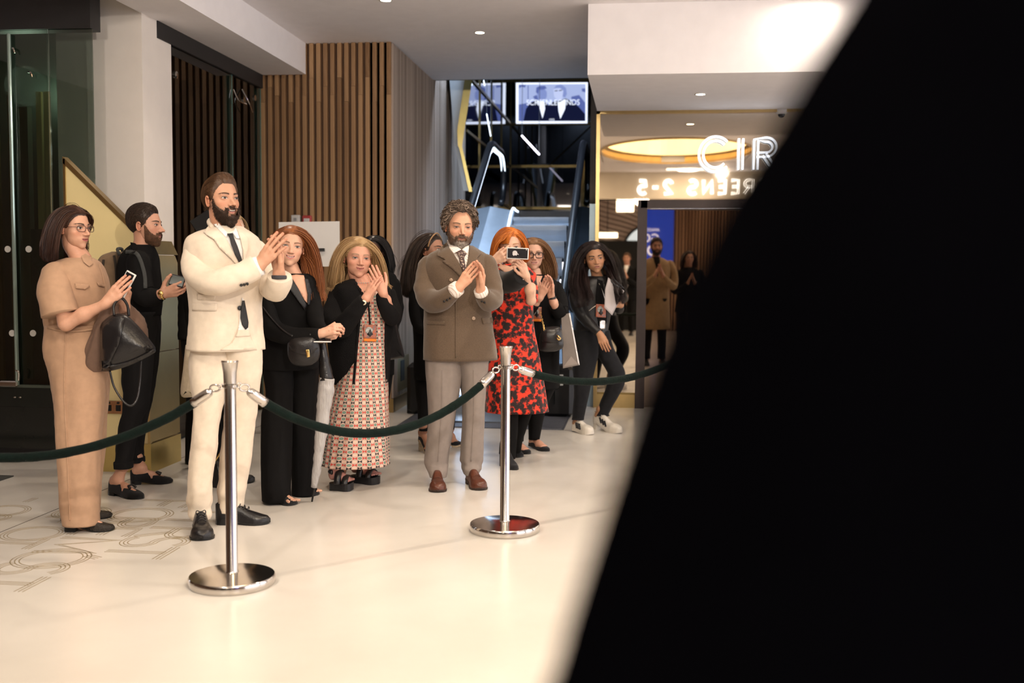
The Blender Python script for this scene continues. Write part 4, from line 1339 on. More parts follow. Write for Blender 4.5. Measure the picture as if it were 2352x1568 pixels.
def head_sdf(p, q):
    x, y, z = p[..., 0], p[..., 1], p[..., 2]
    ax = np.stack([np.abs(x), y, z], -1)
    fw = q.get('fw', 1.0)
    jw = q.get('jaw', 1.0)
    d = sd_ell(p, (0, -0.055, 0.13), (0.325 * fw, 0.415, 0.37))
    d = smin(d, sd_ell(p, (0, 0.10, -0.08), (0.282 * fw, 0.285, 0.37)), 0.08)
    d = smin(d, sd_ell(ax, (0.13 * fw, 0.17, -0.20), (0.105, 0.13, 0.13)), 0.08)
    d = smin(d, sd_ell(p, (0, 0.12, -0.28), (0.215 * jw, 0.225, 0.185)), 0.09)
    d = smin(d, sd_ell(p, (0, 0.285, -0.425), (0.085 * jw, 0.075, 0.07)), 0.09)
    d = smin(d, sd_ell(ax, (0.185 * fw, 0.215, -0.10), (0.09, 0.09, 0.075)), 0.08)
    if q.get('cheek', 0):
        d = smin(d, sd_ell(ax, (0.15, 0.27, -0.14), (0.08, 0.07, 0.07)), 0.06)
    d = smin(d, sd_ell(p, (0, 0.315, 0.075), (0.20, 0.055, 0.045)), 0.07)
    # eye sockets, eyeballs
    e = sd_ell(ax, (0.145, 0.43, -0.005), (0.085, 0.085, 0.055))
    d = -smin(-d, e, 0.04)
    d = smin(d, sd_ell(ax, (0.145, 0.30, -0.005), (0.066, 0.062, 0.056)), 0.015)
    # nose
    ns = q.get('nose', 1.0)
    d = smin(d, sd_cone(p, (0, 0.355, 0.02), (0, 0.35 + 0.105 * ns, -0.135), 0.030, 0.040), 0.045)
    d = smin(d, sd_ell(p, (0, 0.37 + 0.088 * ns, -0.145), (0.050, 0.045, 0.038)), 0.03)
    d = smin(d, sd_ell(ax, (0.058, 0.385 + 0.03 * ns, -0.158), (0.032, 0.040, 0.027)), 0.025)
    # mouth mound and lips
    mz = -0.272
    d = smin(d, sd_ell(p, (0, 0.30, mz), (0.12, 0.085, 0.075)), 0.06)
    cv = q.get('smile', 0.3) * 0.9
    xm = np.minimum(np.abs(x), 0.12)
    lz = z - cv * xm * xm * 4.0
    pl = np.stack([x, y, lz], -1)
    op = q.get('open', 0.0)
    d = smin(d, sd_ell(pl, (0, 0.366, mz + 0.022 + op * 0.3), (0.100, 0.028, 0.020)), 0.018)
    d = smin(d, sd_ell(pl, (0, 0.362, mz - 0.024 - op), (0.085, 0.030, 0.024)), 0.018)
    cut = sd_ell(pl, (0, 0.40, mz - op * 0.4), (0.088, 0.035, 0.006 + op))
    d = -smin(-d, cut, 0.008)
    return d


def head_grid(nlon=104, nlat=80):
    u = np.linspace(0, 1, nlon, endpoint=False)
    th = 2 * math.pi * u - 0.62 * np.sin(2 * math.pi * u)
    v = np.linspace(0.004, 0.996, nlat)
    ph = math.pi * (v - 0.5)
    T, PH = np.meshgrid(th, ph)
    D = np.stack([np.sin(T) * np.cos(PH), np.cos(T) * np.cos(PH), np.sin(PH)], -1)
    return D, T, PH


HC = np.array([0.0, 0.02, -0.06])


def march(D, q):
    sh = D.shape[:-1]
    d = D.reshape(-1, 3)
    lo, hi = np.full(len(d), 0.12), np.full(len(d), 0.85)
    for _ in range(15):
        m = (lo + hi) / 2
        s = head_sdf(HC + d * m[:, None], q) < 0
        lo = np.where(s, m, lo)
        hi = np.where(s, hi, m)
    return ((lo + hi) / 2).reshape(sh)


def grid_faces(nlat, nlon):
    Fs = []
    for i in range(nlat - 1):
        for j in range(nlon):
            k = (j + 1) % nlon
            Fs.append((i * nlon + j, i * nlon + k, (i + 1) * nlon + k, (i + 1) * nlon + j))
    return Fs


def hairline(theta, recede=0.0, nape=-0.26):
    t = np.abs((theta + math.pi) % (2 * math.pi) - math.pi)
    return np.interp(t, [0, 0.45, 0.75, 1.05, 1.25, 1.45, 1.75, 2.1, 2.6, math.pi],
                     [0.30 + recede, 0.30 + recede * 1.4, 0.25 + recede, 0.15, 0.02, -0.02, 0.03, -0.12, nape, nape])


class Head:
    def __init__(s, c, H, yaw=0.0, pitch=0.0, roll=0.0, skin=(0.60, 0.36, 0.25), seed=1, **q):
        """c: eye-level centre of the head in the world; yaw 0 faces the camera, + turns to the right of the photo"""
        s.q, s.H, s.c, s.skin, s.seed = q, H, np.asarray(c, float), np.array(skin), seed
        a, b, r = math.radians(yaw), math.radians(pitch), math.radians(roll)
        f = -FWD * math.cos(a) + RGT * math.sin(a)
        f = f * math.cos(b) + UP * math.sin(b)
        x = unit(np.cross(f, UP))
        z = np.cross(x, f)
        x, z = x * math.cos(r) + z * math.sin(r), z * math.cos(r) - x * math.sin(r)
        s.R = np.stack([x, f, z], 1)
        s.D, s.T, s.PH = head_grid()
        s.r = march(s.D, q)
        s.L = HC + s.D * s.r[..., None]
        s.nlat, s.nlon = s.r.shape
        s.F = grid_faces(s.nlat, s.nlon)
        Lf = s.L.reshape(-1, 3)
        s.bvh = BVHTree.FromPolygons([Vector(v) for v in Lf], s.F)

    def w(s, L):
        return s.c + (np.asarray(L, float) @ s.R.T) * s.H

    def l(s, W):
        return ((np.asarray(W, float) - s.c) @ s.R) / s.H

    def front(s, x, z):
        h = s.bvh.ray_cast(Vector((x, 2, z)), Vector((0, -1, 0)))
        return np.array(h[0]) if h[0] is not None else np.array([x, 0.2, z])

    def fpatch(s, outline, off, spacing=0.02):
        p2, T = fill2d(outline, spacing)
        V = np.array([s.front(x, z) + np.array([0, off, 0]) for x, z in p2])
        Fs = []
        for t in T:
            nn = np.cross(V[t[1]] - V[t[0]], V[t[2]] - V[t[0]])
            Fs.append(t if nn[1] > 0 else t[::-1])
        return s.w(V), Fs

    def skin_parts(s, neck_to, neck_r=(0.056, 0.062), brow=(0.05, 0.03, 0.02), lips=(0.42, 0.16, 0.13), squint=1.0, iris=None, browlift=0.0, gaze=0.0, lids=None):
        """list of (V, F, matindex, colour)"""
        sk = s.skin
        Lf = s.L.reshape(-1, 3)
        col = np.tile(sk, (len(Lf), 1))
        ax = np.abs(Lf[:, 0])
        bl = np.exp(-(((ax - 0.18) / 0.09) ** 2 + ((Lf[:, 2] + 0.13) / 0.08) ** 2 + ((Lf[:, 1] - 0.27) / 0.15) ** 2))
        bl += 0.4 * np.exp(-((ax / 0.06) ** 2 + ((Lf[:, 2] + 0.15) / 0.06) ** 2)) * (Lf[:, 1] > 0.3)
        col = col * (1 - bl[:, None] * np.array([0.0, 0.16, 0.20]))
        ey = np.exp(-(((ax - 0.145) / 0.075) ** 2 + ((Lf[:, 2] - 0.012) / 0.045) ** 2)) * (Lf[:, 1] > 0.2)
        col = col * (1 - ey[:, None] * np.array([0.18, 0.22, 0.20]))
        out = [(s.w(Lf), s.F, 0, col)]
        # ears
        for sx in (-1, 1):
            pts = []
            for a in np.linspace(-2.2, 2.4, 14):
                pts.append((sx * (0.335 * s.q.get('fw', 1) + 0.02 + 0.012 * math.sin(a)), -0.035 - 0.055 * math.cos(a) + 0.02, -0.045 + 0.105 * math.sin(a)))
            v, f = tube(pts, [0.020] * 14, 6, 20, round0=1, round1=1)
            out.append((s.w(v), f, 0, np.tile(sk * np.array([1.0, 0.86, 0.82]), (len(v), 1))))
            v, f = ball((sx * 0.332 * s.q.get('fw', 1), -0.03, -0.05), (0.022, 0.055, 0.095), 10)
            out.append((s.w(v), f, 0, np.tile(sk * np.array([0.85, 0.68, 0.62]), (len(v), 1))))
        # neck
        nb = np.asarray(neck_to, float)
        t0 = s.w((0, -0.06, -0.12))
        t1 = s.w((0, -0.05, -0.38))
        v, f = tube([t0, t1, (t1 + nb) / 2, nb, nb - UP * 0.03], [neck_r[0], neck_r[0], neck_r[0] * 1.0, neck_r[1], neck_r[1] * 1.12], 22, 16)
        out.append((v, f, 0, np.tile(sk * np.array([0.97, 0.93, 0.92]), (len(v), 1))))
        # eyes
        sq = squint
        for sx in (-1, 1):
            cx = 0.145 * sx
            cz = -0.004
            up = [(cx + sx * k * 0.062, cz + 0.026 * sq * math.sqrt(max(0, 1 - k * k)) + 0.004 * k) for k in np.linspace(-1, 1, 9)]
            lo = [(cx + sx * k * 0.062, cz - 0.019 * sq * math.sqrt(max(0, 1 - k * k)) + 0.004 * k) for k in np.linspace(1, -1, 9)][1:-1]
            out.append((*s.fpatch(up + lo, 0.006, 0.02), 1, None))
            gx = cx + gaze
            ir = [(gx + 0.031 * math.cos(a), np.clip(cz + 0.003 + 0.031 * math.sin(a), cz - 0.019 * sq, cz + 0.024 * sq)) for a in np.linspace(0, 2 * math.pi, 16, endpoint=False)]
            ir = [p for i, p in enumerate(ir) if i == 0 or np.hypot(p[0] - ir[i - 1][0], p[1] - ir[i - 1][1]) > 1e-4]
            out.append((*s.fpatch(ir, 0.012, 0.02), 2, None))
            lash = [(a, b + 0.012) for a, b in up] + [(a, b - 0.002) for a, b in up[::-1]]
            out.append((*s.fpatch(lash, 0.013, 0.02), 3, None))
            # brow
            bt = [(sx * (0.055 + 0.185 * k), 0.082 + browlift + 0.030 * math.sin(k * 2.5) - 0.012 * k + 0.018 * (1 - k) ** 0.5) for k in np.linspace(0, 1, 8)]
            bb = [(sx * (0.055 + 0.185 * k), 0.076 + browlift + 0.028 * math.sin(k * 2.5) - 0.014 * k - 0.014 * (1 - k) ** 0.5) for k in np.linspace(1, 0, 8)][1:]
            out.append((*s.fpatch(bt + bb, 0.010, 0.025), 4, None))
        # lips
        mz, cv, op = -0.272, s.q.get('smile', 0.3) * 0.9, s.q.get('open', 0.0)
        zc = lambda x: cv * x * x * 4.0
        mw = 0.092 + 0.022 * min(1.0, s.q.get('smile', 0.3))
        xs = np.linspace(-mw, mw, 13)
        k = np.sqrt(np.maximum(0, 1 - (xs / (mw + 0.002)) ** 2))
        u1 = [(x, mz + zc(x) + (0.030 + op * 0.3) * kk + 0.001 - 0.008 * math.exp(-(x / 0.02) ** 2)) for x, kk in zip(xs, k)]
        u0 = [(x, mz + zc(x) + op * 0.5 * kk + 0.003) for x, kk in zip(xs, k)]
        l0 = [(x, mz + zc(x) - op * 0.8 * kk - 0.003) for x, kk in zip(xs, k)]
        l1 = [(x, mz + zc(x) - (0.034 + op * 1.2) * kk - 0.003) for x, kk in zip(xs, k)]
        out.append((*s.fpatch(u1 + u0[::-1][1:-1], 0.005, 0.02), 5, None))
        out.append((*s.fpatch(l0 + l1[::-1][1:-1], 0.005, 0.02), 5, None))
        g = 0.006 + op
        gap = [(x, zz + 0.002) for x, zz in u0] + [(x, zz - 0.002) for x, zz in l0[::-1]][1:-1]
        out.append((*s.fpatch(gap, 0.007, 0.02), 6, None))
        if s.q.get('teeth', 0):
            th = [(x, zz) for x, zz in u0[2:-2]] + [(x, zz - (op * 1.05 + 0.004) * math.sqrt(max(0.05, 1 - (x / 0.1) ** 2))) for x, zz in u0[2:-2][::-1]]
            out.append((*s.fpatch(th, 0.016, 0.012), 7, None))
        s.mats = [SKIN, EYEW, IRIS if iris is None else iris, LASH, mat('brow_%02d%02d%02d' % tuple(int(c * 99) for c in brow), brow, 0.7, var=0.2),
                  mat('lip_%02d%02d%02d' % tuple(int(c * 99) for c in lips), lips, 0.4, var=0.08), MOUTHD, TEETH]
        return out

    def cap(s, thick, recede=0.0, nape=-0.26, lift=None, rough=0.0, hl=None, freq=30):
        """scalp shell with a soft hairline; thick(theta, phi, L) or number"""
        hlz = (hairline(s.T, recede, nape) if hl is None else hl(s.T))
        m = s.L[..., 2] - hlz
        t = thick(s.L, s.T) if callable(thick) else np.full(m.shape, thick)
        e = np.clip(m / 0.10, -0.4, 1)
        e = np.where(e > 0, np.sqrt(np.maximum(e, 0)), e * 0.4)
        off = t * e
        if rough:
            off = off + rough * snoise(s.L, freq, s.seed, 2) * (m > 0.02)
        L = s.L + s.D * off[..., None]
        ok = (m > -0.035)
        idx = ok.ravel()
        Fs = [f for f in s.F if idx[list(f)].all()]
        return s.w(L.reshape(-1, 3)), Fs, L, m

    def scalp_roots(s, n, recede=0.0, nape=-0.24, margin=0.01, hl=None):
        r = np.random.default_rng(s.seed)
        hlz = (hairline(s.T, recede, nape) if hl is None else hl(s.T))
        m = (s.L[..., 2] - hlz) > margin
        wgt = (np.cos(s.PH) * s.r ** 2 * (1 + 0.62 * 0 - 0.62 * np.cos(s.T))) * m
        p = (wgt / wgt.sum()).ravel()
        i = r.choice(len(p), n, p=p)
        return s.L.reshape(-1, 3)[i], s.D.reshape(-1, 3)[i], s.T.ravel()[i]

    def strands(s, roots, d0, length, nseg, grav, rad, out0=0.02, coll=None, hug=0.012, wave=0.0, wfreq=20.0, pull=None, mat_=None, grow=None, c1=None, c2=None, taper=0.35, face_push=True, stiff=0.55):
        """grow strands over the head and let them fall; everything in head units"""
        r = np.random.default_rng(s.seed + 5)
        n = len(roots)
        g = UP @ s.R * -1.0
        p = roots + unit(roots - HC) * out0
        d = unit(d0)
        ln = np.asarray(length) * np.ones(n)
        st_ = ln / nseg
        pts = [p.copy()]
        hugv = hug + 0.02 * r.random(n)
        for k in range(nseg):
            d = unit(d * stiff + g * grav + 1e-6)
            p2 = p + d * st_[:, None]
            if wave:
                ph = k / nseg * wfreq
                sid = unit(np.cross(d, UP @ s.R + 0.01))
                p2 = p2 + sid * (wave * np.sin(ph + r.random(n) * 0.8 + roots[:, 0] * 9))[:, None] * st_[:, None]
            for _ in range(2):
                sd = head_sdf(p2, s.q)
                e = 0.01
                gr = np.stack([head_sdf(p2 + np.eye(3)[a] * e, s.q) - sd for a in range(3)], -1)
                gr = unit(gr)
                pen = np.maximum(hugv - sd, 0)
                p2 = p2 + gr * pen[:, None]
            if face_push:
                fp = (p2[:, 1] > 0.02) & (p2[:, 2] < 0.22) & (np.abs(p2[:, 0]) < 0.33)
                sg = np.sign(p2[:, 0] + 1e-6)
                p2[:, 0] += np.where(fp, sg * np.minimum(0.06, 0.33 - np.abs(p2[:, 0])), 0)
                p2[:, 1] -= np.where(fp, 0.02, 0)
            if coll is not None:
                for (a, b, ra, rb) in coll:
                    a, b = np.asarray(a), np.asarray(b)
                    ab = b - a
                    t = np.clip(((p2 - a) @ ab) / (ab @ ab), 0, 1)
                    cp = a + t[:, None] * ab
                    dv = p2 - cp
                    dl = np.linalg.norm(dv, axis=1)
                    rr = ra + (rb - ra) * t
                    p2 = p2 + unit(dv) * np.maximum(rr - dl, 0)[:, None]
            if pull is not None:
                p2 = pull(p2, k / nseg)
            d = unit(p2 - p)
            p = p2
            pts.append(p.copy())
        A = s.w(np.stack(pts, 1))
        return s.ribbons(A, rad, c1, c2, taper)

    def ribbons(s, A, rad, c1, c2, taper=0.35, sides=3):
        """A (n, k, 3) strands -> three-sided tapering tubes, with a colour for each strand"""
        r = np.random.default_rng(s.seed + 9)
        n, k = A.shape[:2]
        T = unit(np.gradient(A, axis=1))
        ref = unit(A - s.c)
        N = unit(np.cross(T, ref))
        B = np.cross(T, N)
        w = rad * (0.7 + 0.6 * r.random((n, 1))) * np.interp(np.linspace(0, 1, k), [0, 0.15, 0.7, 1], [0.7, 1, 0.9, taper])[None]
        an = np.linspace(0, 2 * math.pi, sides, endpoint=False) + math.pi / 2
        R = A[:, :, None] + w[..., None, None] * (N[:, :, None] * np.cos(an)[None, None, :, None] * 1.3 + B[:, :, None] * np.sin(an)[None, None, :, None] * 0.8)
        V = R.reshape(-1, 3)
        base = (np.arange(n) * k * sides)[:, None, None, None]
        i = np.arange(k - 1)[None, :, None, None] * sides
        j = np.arange(sides)[None, None, :, None]
        j2 = (j + 1) % sides
        q = np.concatenate([base + i + j, base + i + j2, base + i + sides + j2, base + i + sides + j], -1).reshape(-1, 4)
        c1, c2 = np.array(c1), np.array(c2)
        t = r.random((n, 1))
        cc = c1 + (c2 - c1) * t
        col = np.repeat(np.repeat(cc[:, None], k, 1)[:, :, None], sides, 2).reshape(-1, 3)
        return V, q.tolist(), col


def join_col(parts, default):
    V, Fs, M, Cc, o = [], [], [], [], 0
    for p in parts:
        v, f = np.asarray(p[0]).reshape(-1, 3), p[1]
        mi = p[2] if len(p) > 2 else 0
        c = p[3] if len(p) > 3 and p[3] is not None else np.tile(np.array(default), (len(v), 1))
        V.append(v); Cc.append(c)
        Fs += [tuple(int(i) + o for i in q) for q in f]
        M += [mi] * len(f)
        o += len(v)
    return np.concatenate(V), Fs, M, np.concatenate(Cc)


# ------------------------------------------------------------------ hands
def hand(wrist, fdir, back, thumb_side, size=0.185, curl=(0.15, 0.2, 0.15), spread=0.06, thumb=(0.6, 0.25), arm=None, arm_r=(0.028, 0.042), upper=None, skin=(0.6, 0.36, 0.25), h=0.0034, curls=None, sx=1.0):
    """hand with forearm as one surface. fdir: finger direction, back: out of the back of the hand,
    thumb_side: direction towards the thumb. arm: elbow point, upper: shoulder point when bare"""
    wrist = np.asarray(wrist, float)
    y = unit(fdir)
    z = unit(np.asarray(back, float) - y * (np.asarray(back, float) @ y))
    x = np.cross(y, z)
    if x @ np.asarray(thumb_side, float) < 0:
        x = -x
    s = size / 0.185
    R = np.stack([x, y, z], 1)
    prim, fing = [], []
    mcp = [(0.030, 0.090, 0.0), (0.010, 0.094, 0.003), (-0.011, 0.090, 0.001), (-0.030, 0.080, -0.003)]
    ln = [(0.040, 0.025, 0.021), (0.044, 0.029, 0.022), (0.041, 0.027, 0.021), (0.032, 0.020, 0.019)]
    rd = [0.0092, 0.0096, 0.0090, 0.0080]
    for i in range(4):
        m = np.array(mcp[i]) * np.array([sx, 1, 1])
        prim.append((np.array([0.012 - 0.008 * i, 0.012, 0.0]), m, 0.0155, 0.0115))
        cu = curls[i] if curls is not None else curl
        a = 0.0
        p = m
        sp = (1.5 - i) * spread
        for j in range(3):
            a += cu[j]
            dv = np.array([math.sin(sp) * math.cos(a), math.cos(sp) * math.cos(a), -math.sin(a)])
            q = p + dv * ln[i][j]
            fing.append((p, q, rd[i] * (1 - 0.07 * j), rd[i] * (1 - 0.07 * (j + 1)), i))
            p = q
    prim.append((np.array([0, -0.004, 0]), np.array([0.002, 0.05, -0.002]), 0.022, 0.020))
    # thumb
    ab, bend = thumb
    tb = np.array([0.020, 0.018, -0.006])
    d1 = np.array([math.sin(ab), math.cos(ab), -0.35])
    t1 = tb + unit(d1) * 0.042
    d2 = np.array([math.sin(ab - bend), math.cos(ab - bend), -0.25])
    t2 = t1 + unit(d2) * 0.034
    d3 = np.array([math.sin(ab - bend * 1.8), math.cos(ab - bend * 1.8), -0.15])
    t3 = t2 + unit(d3) * 0.026
    th = [(tb, t1, 0.0165, 0.0115), (t1, t2, 0.0115, 0.0100), (t2, t3, 0.0100, 0.0085)]
    W = lambda p: wrist + (R @ (np.asarray(p) * s))
    armp = []
    if arm is not None:
        arm = np.asarray(arm, float)
        m = wrist + (arm - wrist) * 0.55
        armp.append((wrist, m, arm_r[0] * 0.92, arm_r[1] * 0.96))
        armp.append((m, arm, arm_r[1] * 0.96, arm_r[1]))
        if upper is not None:
            armp.append((arm, np.asarray(upper, float), arm_r[1] * 1.02, arm_r[1] * 1.2))
    allp = [(W(a), W(b), r1 * s, r2 * s) for a, b, r1, r2 in prim]
    allf = [(W(a), W(b), r1 * s, r2 * s, i) for a, b, r1, r2, i in fing]
    allt = [(W(a), W(b), r1 * s, r2 * s) for a, b, r1, r2 in th]
    pts = np.array([q for e in allp + allf + allt + armp for q in e[:2]])
    rm = 0.05 if arm is not None else 0.025
    lo, hi = pts.min(0) - rm, pts.max(0) + rm

    def sdf(p):
        d = None
        for a, b, r1, r2 in allp:
            e = sd_cone(p, a, b, r1, r2)
            d = e if d is None else smin(d, e, 0.010 * s)
        if armp:
            for a, b, r1, r2 in armp:
                d = smin(d, sd_cone(p, a, b, r1, r2), 0.022)
        t = None
        for a, b, r1, r2 in allt:
            e = sd_cone(p, a, b, r1, r2)
            t = e if t is None else smin(t, e, 0.005 * s)
        d = smin(d, t, 0.010 * s)
        fd = {}
        for a, b, r1, r2, i in allf:
            e = sd_cone(p, a, b, r1, r2)
            fd[i] = e if i not in fd else smin(fd[i], e, 0.003)
        f = None
        for i in fd:
            f = fd[i] if f is None else smin(f, fd[i], 0.0012)
        return smin(d, f, 0.006 * s)
    V, Fs = surface_nets(sdf, lo, hi, h)
    tips = np.array([e[1] for e in allf if True][2::3] + [allt[-1][1]])
    kn = np.array([e[0] for e in allf])
    sk = np.array(skin)
    col = np.tile(sk, (len(V), 1))
    dt = np.min(np.linalg.norm(V[:, None] - tips[None], axis=2), 1)
    col = col * (1 - np.exp(-(dt / 0.012) ** 2)[:, None] * np.array([0.0, 0.18, 0.18]))
    dk = np.min(np.linalg.norm(V[:, None] - kn[None], axis=2), 1)
    col = col * (1 - np.exp(-(dk / 0.010) ** 2)[:, None] * np.array([0.04, 0.12, 0.12]))
    out = [(V, Fs, 0, col)]
    # nails
    nl = [(e[0], e[1]) for e in allf][2::3] + [(allt[-1][0], allt[-1][1])]
    for i, (a, b) in enumerate(nl):
        d = unit(b - a)
        up = unit(z - d * (z @ d)) if i < 4 else unit(unit(x * 0.5 + z) - d * (unit(x * 0.5 + z) @ d))
        c = b - d * 0.001 + up * 0.0068 * s
        v, f = ball((0, 0, 0), (0.0048 * s, 0.0062 * s, 0.0016), 8)
        M = np.stack([np.cross(d, up), d, up], 1)
        out.append((v @ M.T + c, f, 0, np.tile(sk * np.array([1.15, 0.95, 0.95]), (len(v), 1))))
    return out, dict(tips=tips, palm=W((0, 0.06, 0)), W=W, x=x, y=y, z=z)


# ------------------------------------------------------------------ feet and shoes
def sole_outline(L, W, n=40, point=0.0, square=0.0):
    """foot outline, heel at y=0, toe at y=L"""
    y = np.array([0, 0.04, 0.12, 0.28, 0.45, 0.62, 0.74, 0.85, 0.93, 0.98, 1.0])
    w = np.array([0.0, 0.24, 0.33, 0.33, 0.34, 0.45, 0.50, 0.46 - 0.10 * point, 0.34 - 0.14 * point + 0.1 * square, 0.18 - 0.09 * point + 0.14 * square, 0.0])
    return y, w


def shoe(heel, toe, ground=0.0, W=0.095, heel_h=0.02, sole_t=0.012, top=None, height=0.085, toe_h=0.045, open_=(0.02, 0.50), point=0.0, square=0.0, tilt=0.0, platform=0.0):
    """heel, toe: ground points. Returns dict of (V,F): sole, heel, upper"""
    heel, toe = np.asarray(heel, float), np.asarray(toe, float)
    L = np.linalg.norm((toe - heel)[:2])
    y = unit(np.array([toe[0] - heel[0], toe[1] - heel[1], 0]))
    x = np.cross(y, UP)
    ys, ws = sole_outline(L, W, point=point, square=square)
    yy = np.linspace(0.004, 0.996, 34)
    ww = np.interp(yy, ys, ws) * W
    base = np.array([heel[0], heel[1], ground])

    def lift(t):
        return heel_h * np.clip(1 - (t - 0.22) / 0.42, 0, 1) ** 1.2 + 0.008 * np.clip((t - 0.82) / 0.18, 0, 1) ** 2 + tilt * t * L

    out = {}
    rings = []
    for t, w in zip(yy, ww):
        z0 = lift(t) + platform * 0
        z1 = z0 + sole_t + platform
        c = base + y * t * L
        rings.append([c + x * w * 1.04 + UP * z0, c + x * w * 1.06 + UP * z1, c - x * w * 1.06 + UP * z1, c - x * w * 1.04 + UP * z0])
    out['sole'] = loft(np.array(rings))
    if heel_h > 0.012:
        hr = []
        hl = 0.26 if heel_h < 0.045 else 0.16
        for t in np.linspace(0.006, hl, 8):
            w = np.interp(t, ys, ws) * W * (1.0 if heel_h < 0.045 else 0.75)
            c = base + y * t * L
            z1 = lift(t) + 0.002
            hr.append([c + x * w + UP * tilt * t, c + x * w + UP * z1, c - x * w + UP * z1, c - x * w + UP * tilt * t])
        out['heel'] = loft(np.array(hr))
    # upper: cross sections along the foot, with an opening for the foot at the back
    rings = []
    seg = 18
    for t, w in zip(yy, ww):
        zb = lift(t) + sole_t + platform
        hgt = np.interp(t, [0, 0.06, 0.2, 0.42, 0.6, 0.8, 0.93, 1.0], [height * 0.86, height, height * 0.92, height * 0.96, height * 0.72, toe_h * 1.0, toe_h * 0.75, toe_h * 0.25])
        c = base + y * t * L + UP * (zb - 0.004)
        ring = []
        for k in range(seg + 1):
            a = math.pi * k / seg
            e = 0.62
            cx, sz = math.copysign(abs(math.cos(a)) ** e, math.cos(a)), math.sin(a) ** e
            pinch = 1 - 0.20 * sz * np.interp(t, [0, 0.3, 0.55, 0.8, 1], [0.9, 1.0, 0.8, 0.3, 0.0])
            ring.append(c + x * w * 1.0 * cx * pinch + UP * hgt * sz)
        rings.append(ring)
    R = np.array(rings)
    m, n = R.shape[:2]
    V = R.reshape(-1, 3)
    Fs = []
    for i in range(m - 1):
        for j in range(n - 1):
            t = (yy[i] + yy[i + 1]) / 2
            k = (j + 0.5) / (n - 1)
            if open_ and open_[0] < t < open_[1] and abs(k - 0.5) < 0.21 * math.sin(math.pi * np.clip((t - open_[0]) / (open_[1] - open_[0]), 0, 1)) ** 0.5 + 0.03:
                continue
            Fs.append((i * n + j, i * n + j + 1, (i + 1) * n + j + 1, (i + 1) * n + j))
    Fs.append(tuple((m - 1) * n + j for j in range(n)))
    out['upper'] = (V, Fs)
    out['frame'] = (base, x, y, L, lift)
    return out


def foot_skin(heel, toe, ankle, knee_dir, W=0.08, heel_h=0.02, skin=(0.6, 0.36, 0.25), r=0.030, up=0.14, platform=0.0, toes=False, tilt=0.0, fr=0.74, leg=None):
    heel, toe, ankle = (np.asarray(q, float) for q in (heel, toe, ankle))
    if leg is not None:
        e = np.asarray(leg[0]).reshape(-1, 48, 3).mean(1)
        knee_dir, up = e[-6] - ankle, np.linalg.norm(e[-6] - ankle)
    y = unit(np.array([toe[0] - heel[0], toe[1] - heel[1], 0]))
    L = np.linalg.norm((toe - heel)[:2])
    x = np.cross(y, UP)
    b = np.array([heel[0], heel[1], 0.012 + platform])
    prim = [(b + y * 0.14 * L + UP * (heel_h + 0.030), b + y * 0.16 * L + UP * (heel_h + 0.06), 0.030, 0.030),
            (b + y * 0.16 * L + UP * (heel_h + 0.05), b + y * 0.55 * L + UP * (heel_h * 0.4 + 0.035), 0.032, 0.030),
            (b + y * 0.5 * L + UP * (heel_h * 0.4 + 0.03), b + y * 0.80 * L + UP * 0.020, 0.030, 0.020),
            (b + y * 0.55 * L + x * 0.018 + UP * 0.022, b + y * 0.80 * L + x * 0.022 + UP * 0.016, 0.020, 0.014),
            (b + y * 0.55 * L - x * 0.018 + UP * 0.022, b + y * 0.80 * L - x * 0.022 + UP * 0.016, 0.020, 0.014),
            (b + y * 0.18 * L + UP * (heel_h + 0.055), ankle, 0.036, r), (ankle, ankle + unit(knee_dir) * up, r, r * 1.05)]
    prim = [(a, c, r1 * fr, r2 * fr) for a, c, r1, r2 in prim[:5]] + [(prim[5][0], ankle, 0.034 * fr, r)] + prim[6:]
    if toes:
        for k in range(5):
            s_ = (k - 2) / 2
            prim.append((b + y * 0.78 * L + x * s_ * 0.030 + UP * 0.014, b + y * (0.97 - 0.035 * k * 0.8) * L + x * s_ * 0.034 + UP * 0.011, 0.009, 0.0085))
    pts = np.array([q for e in prim for q in e[:2]])

    def sdf(p):
        d = None
        for i, (a, c, r1, r2) in enumerate(prim):
            e = sd_cone(p, a, c, r1, r2)
            d = e if d is None else smin(d, e, 0.02 if i < 7 else 0.004)
        return d
    V, Fs = surface_nets(sdf, pts.min(0) - 0.05, pts.max(0) + 0.05, 0.0055)
    return [(V, Fs, 0, np.tile(np.array(skin), (len(V), 1)))]


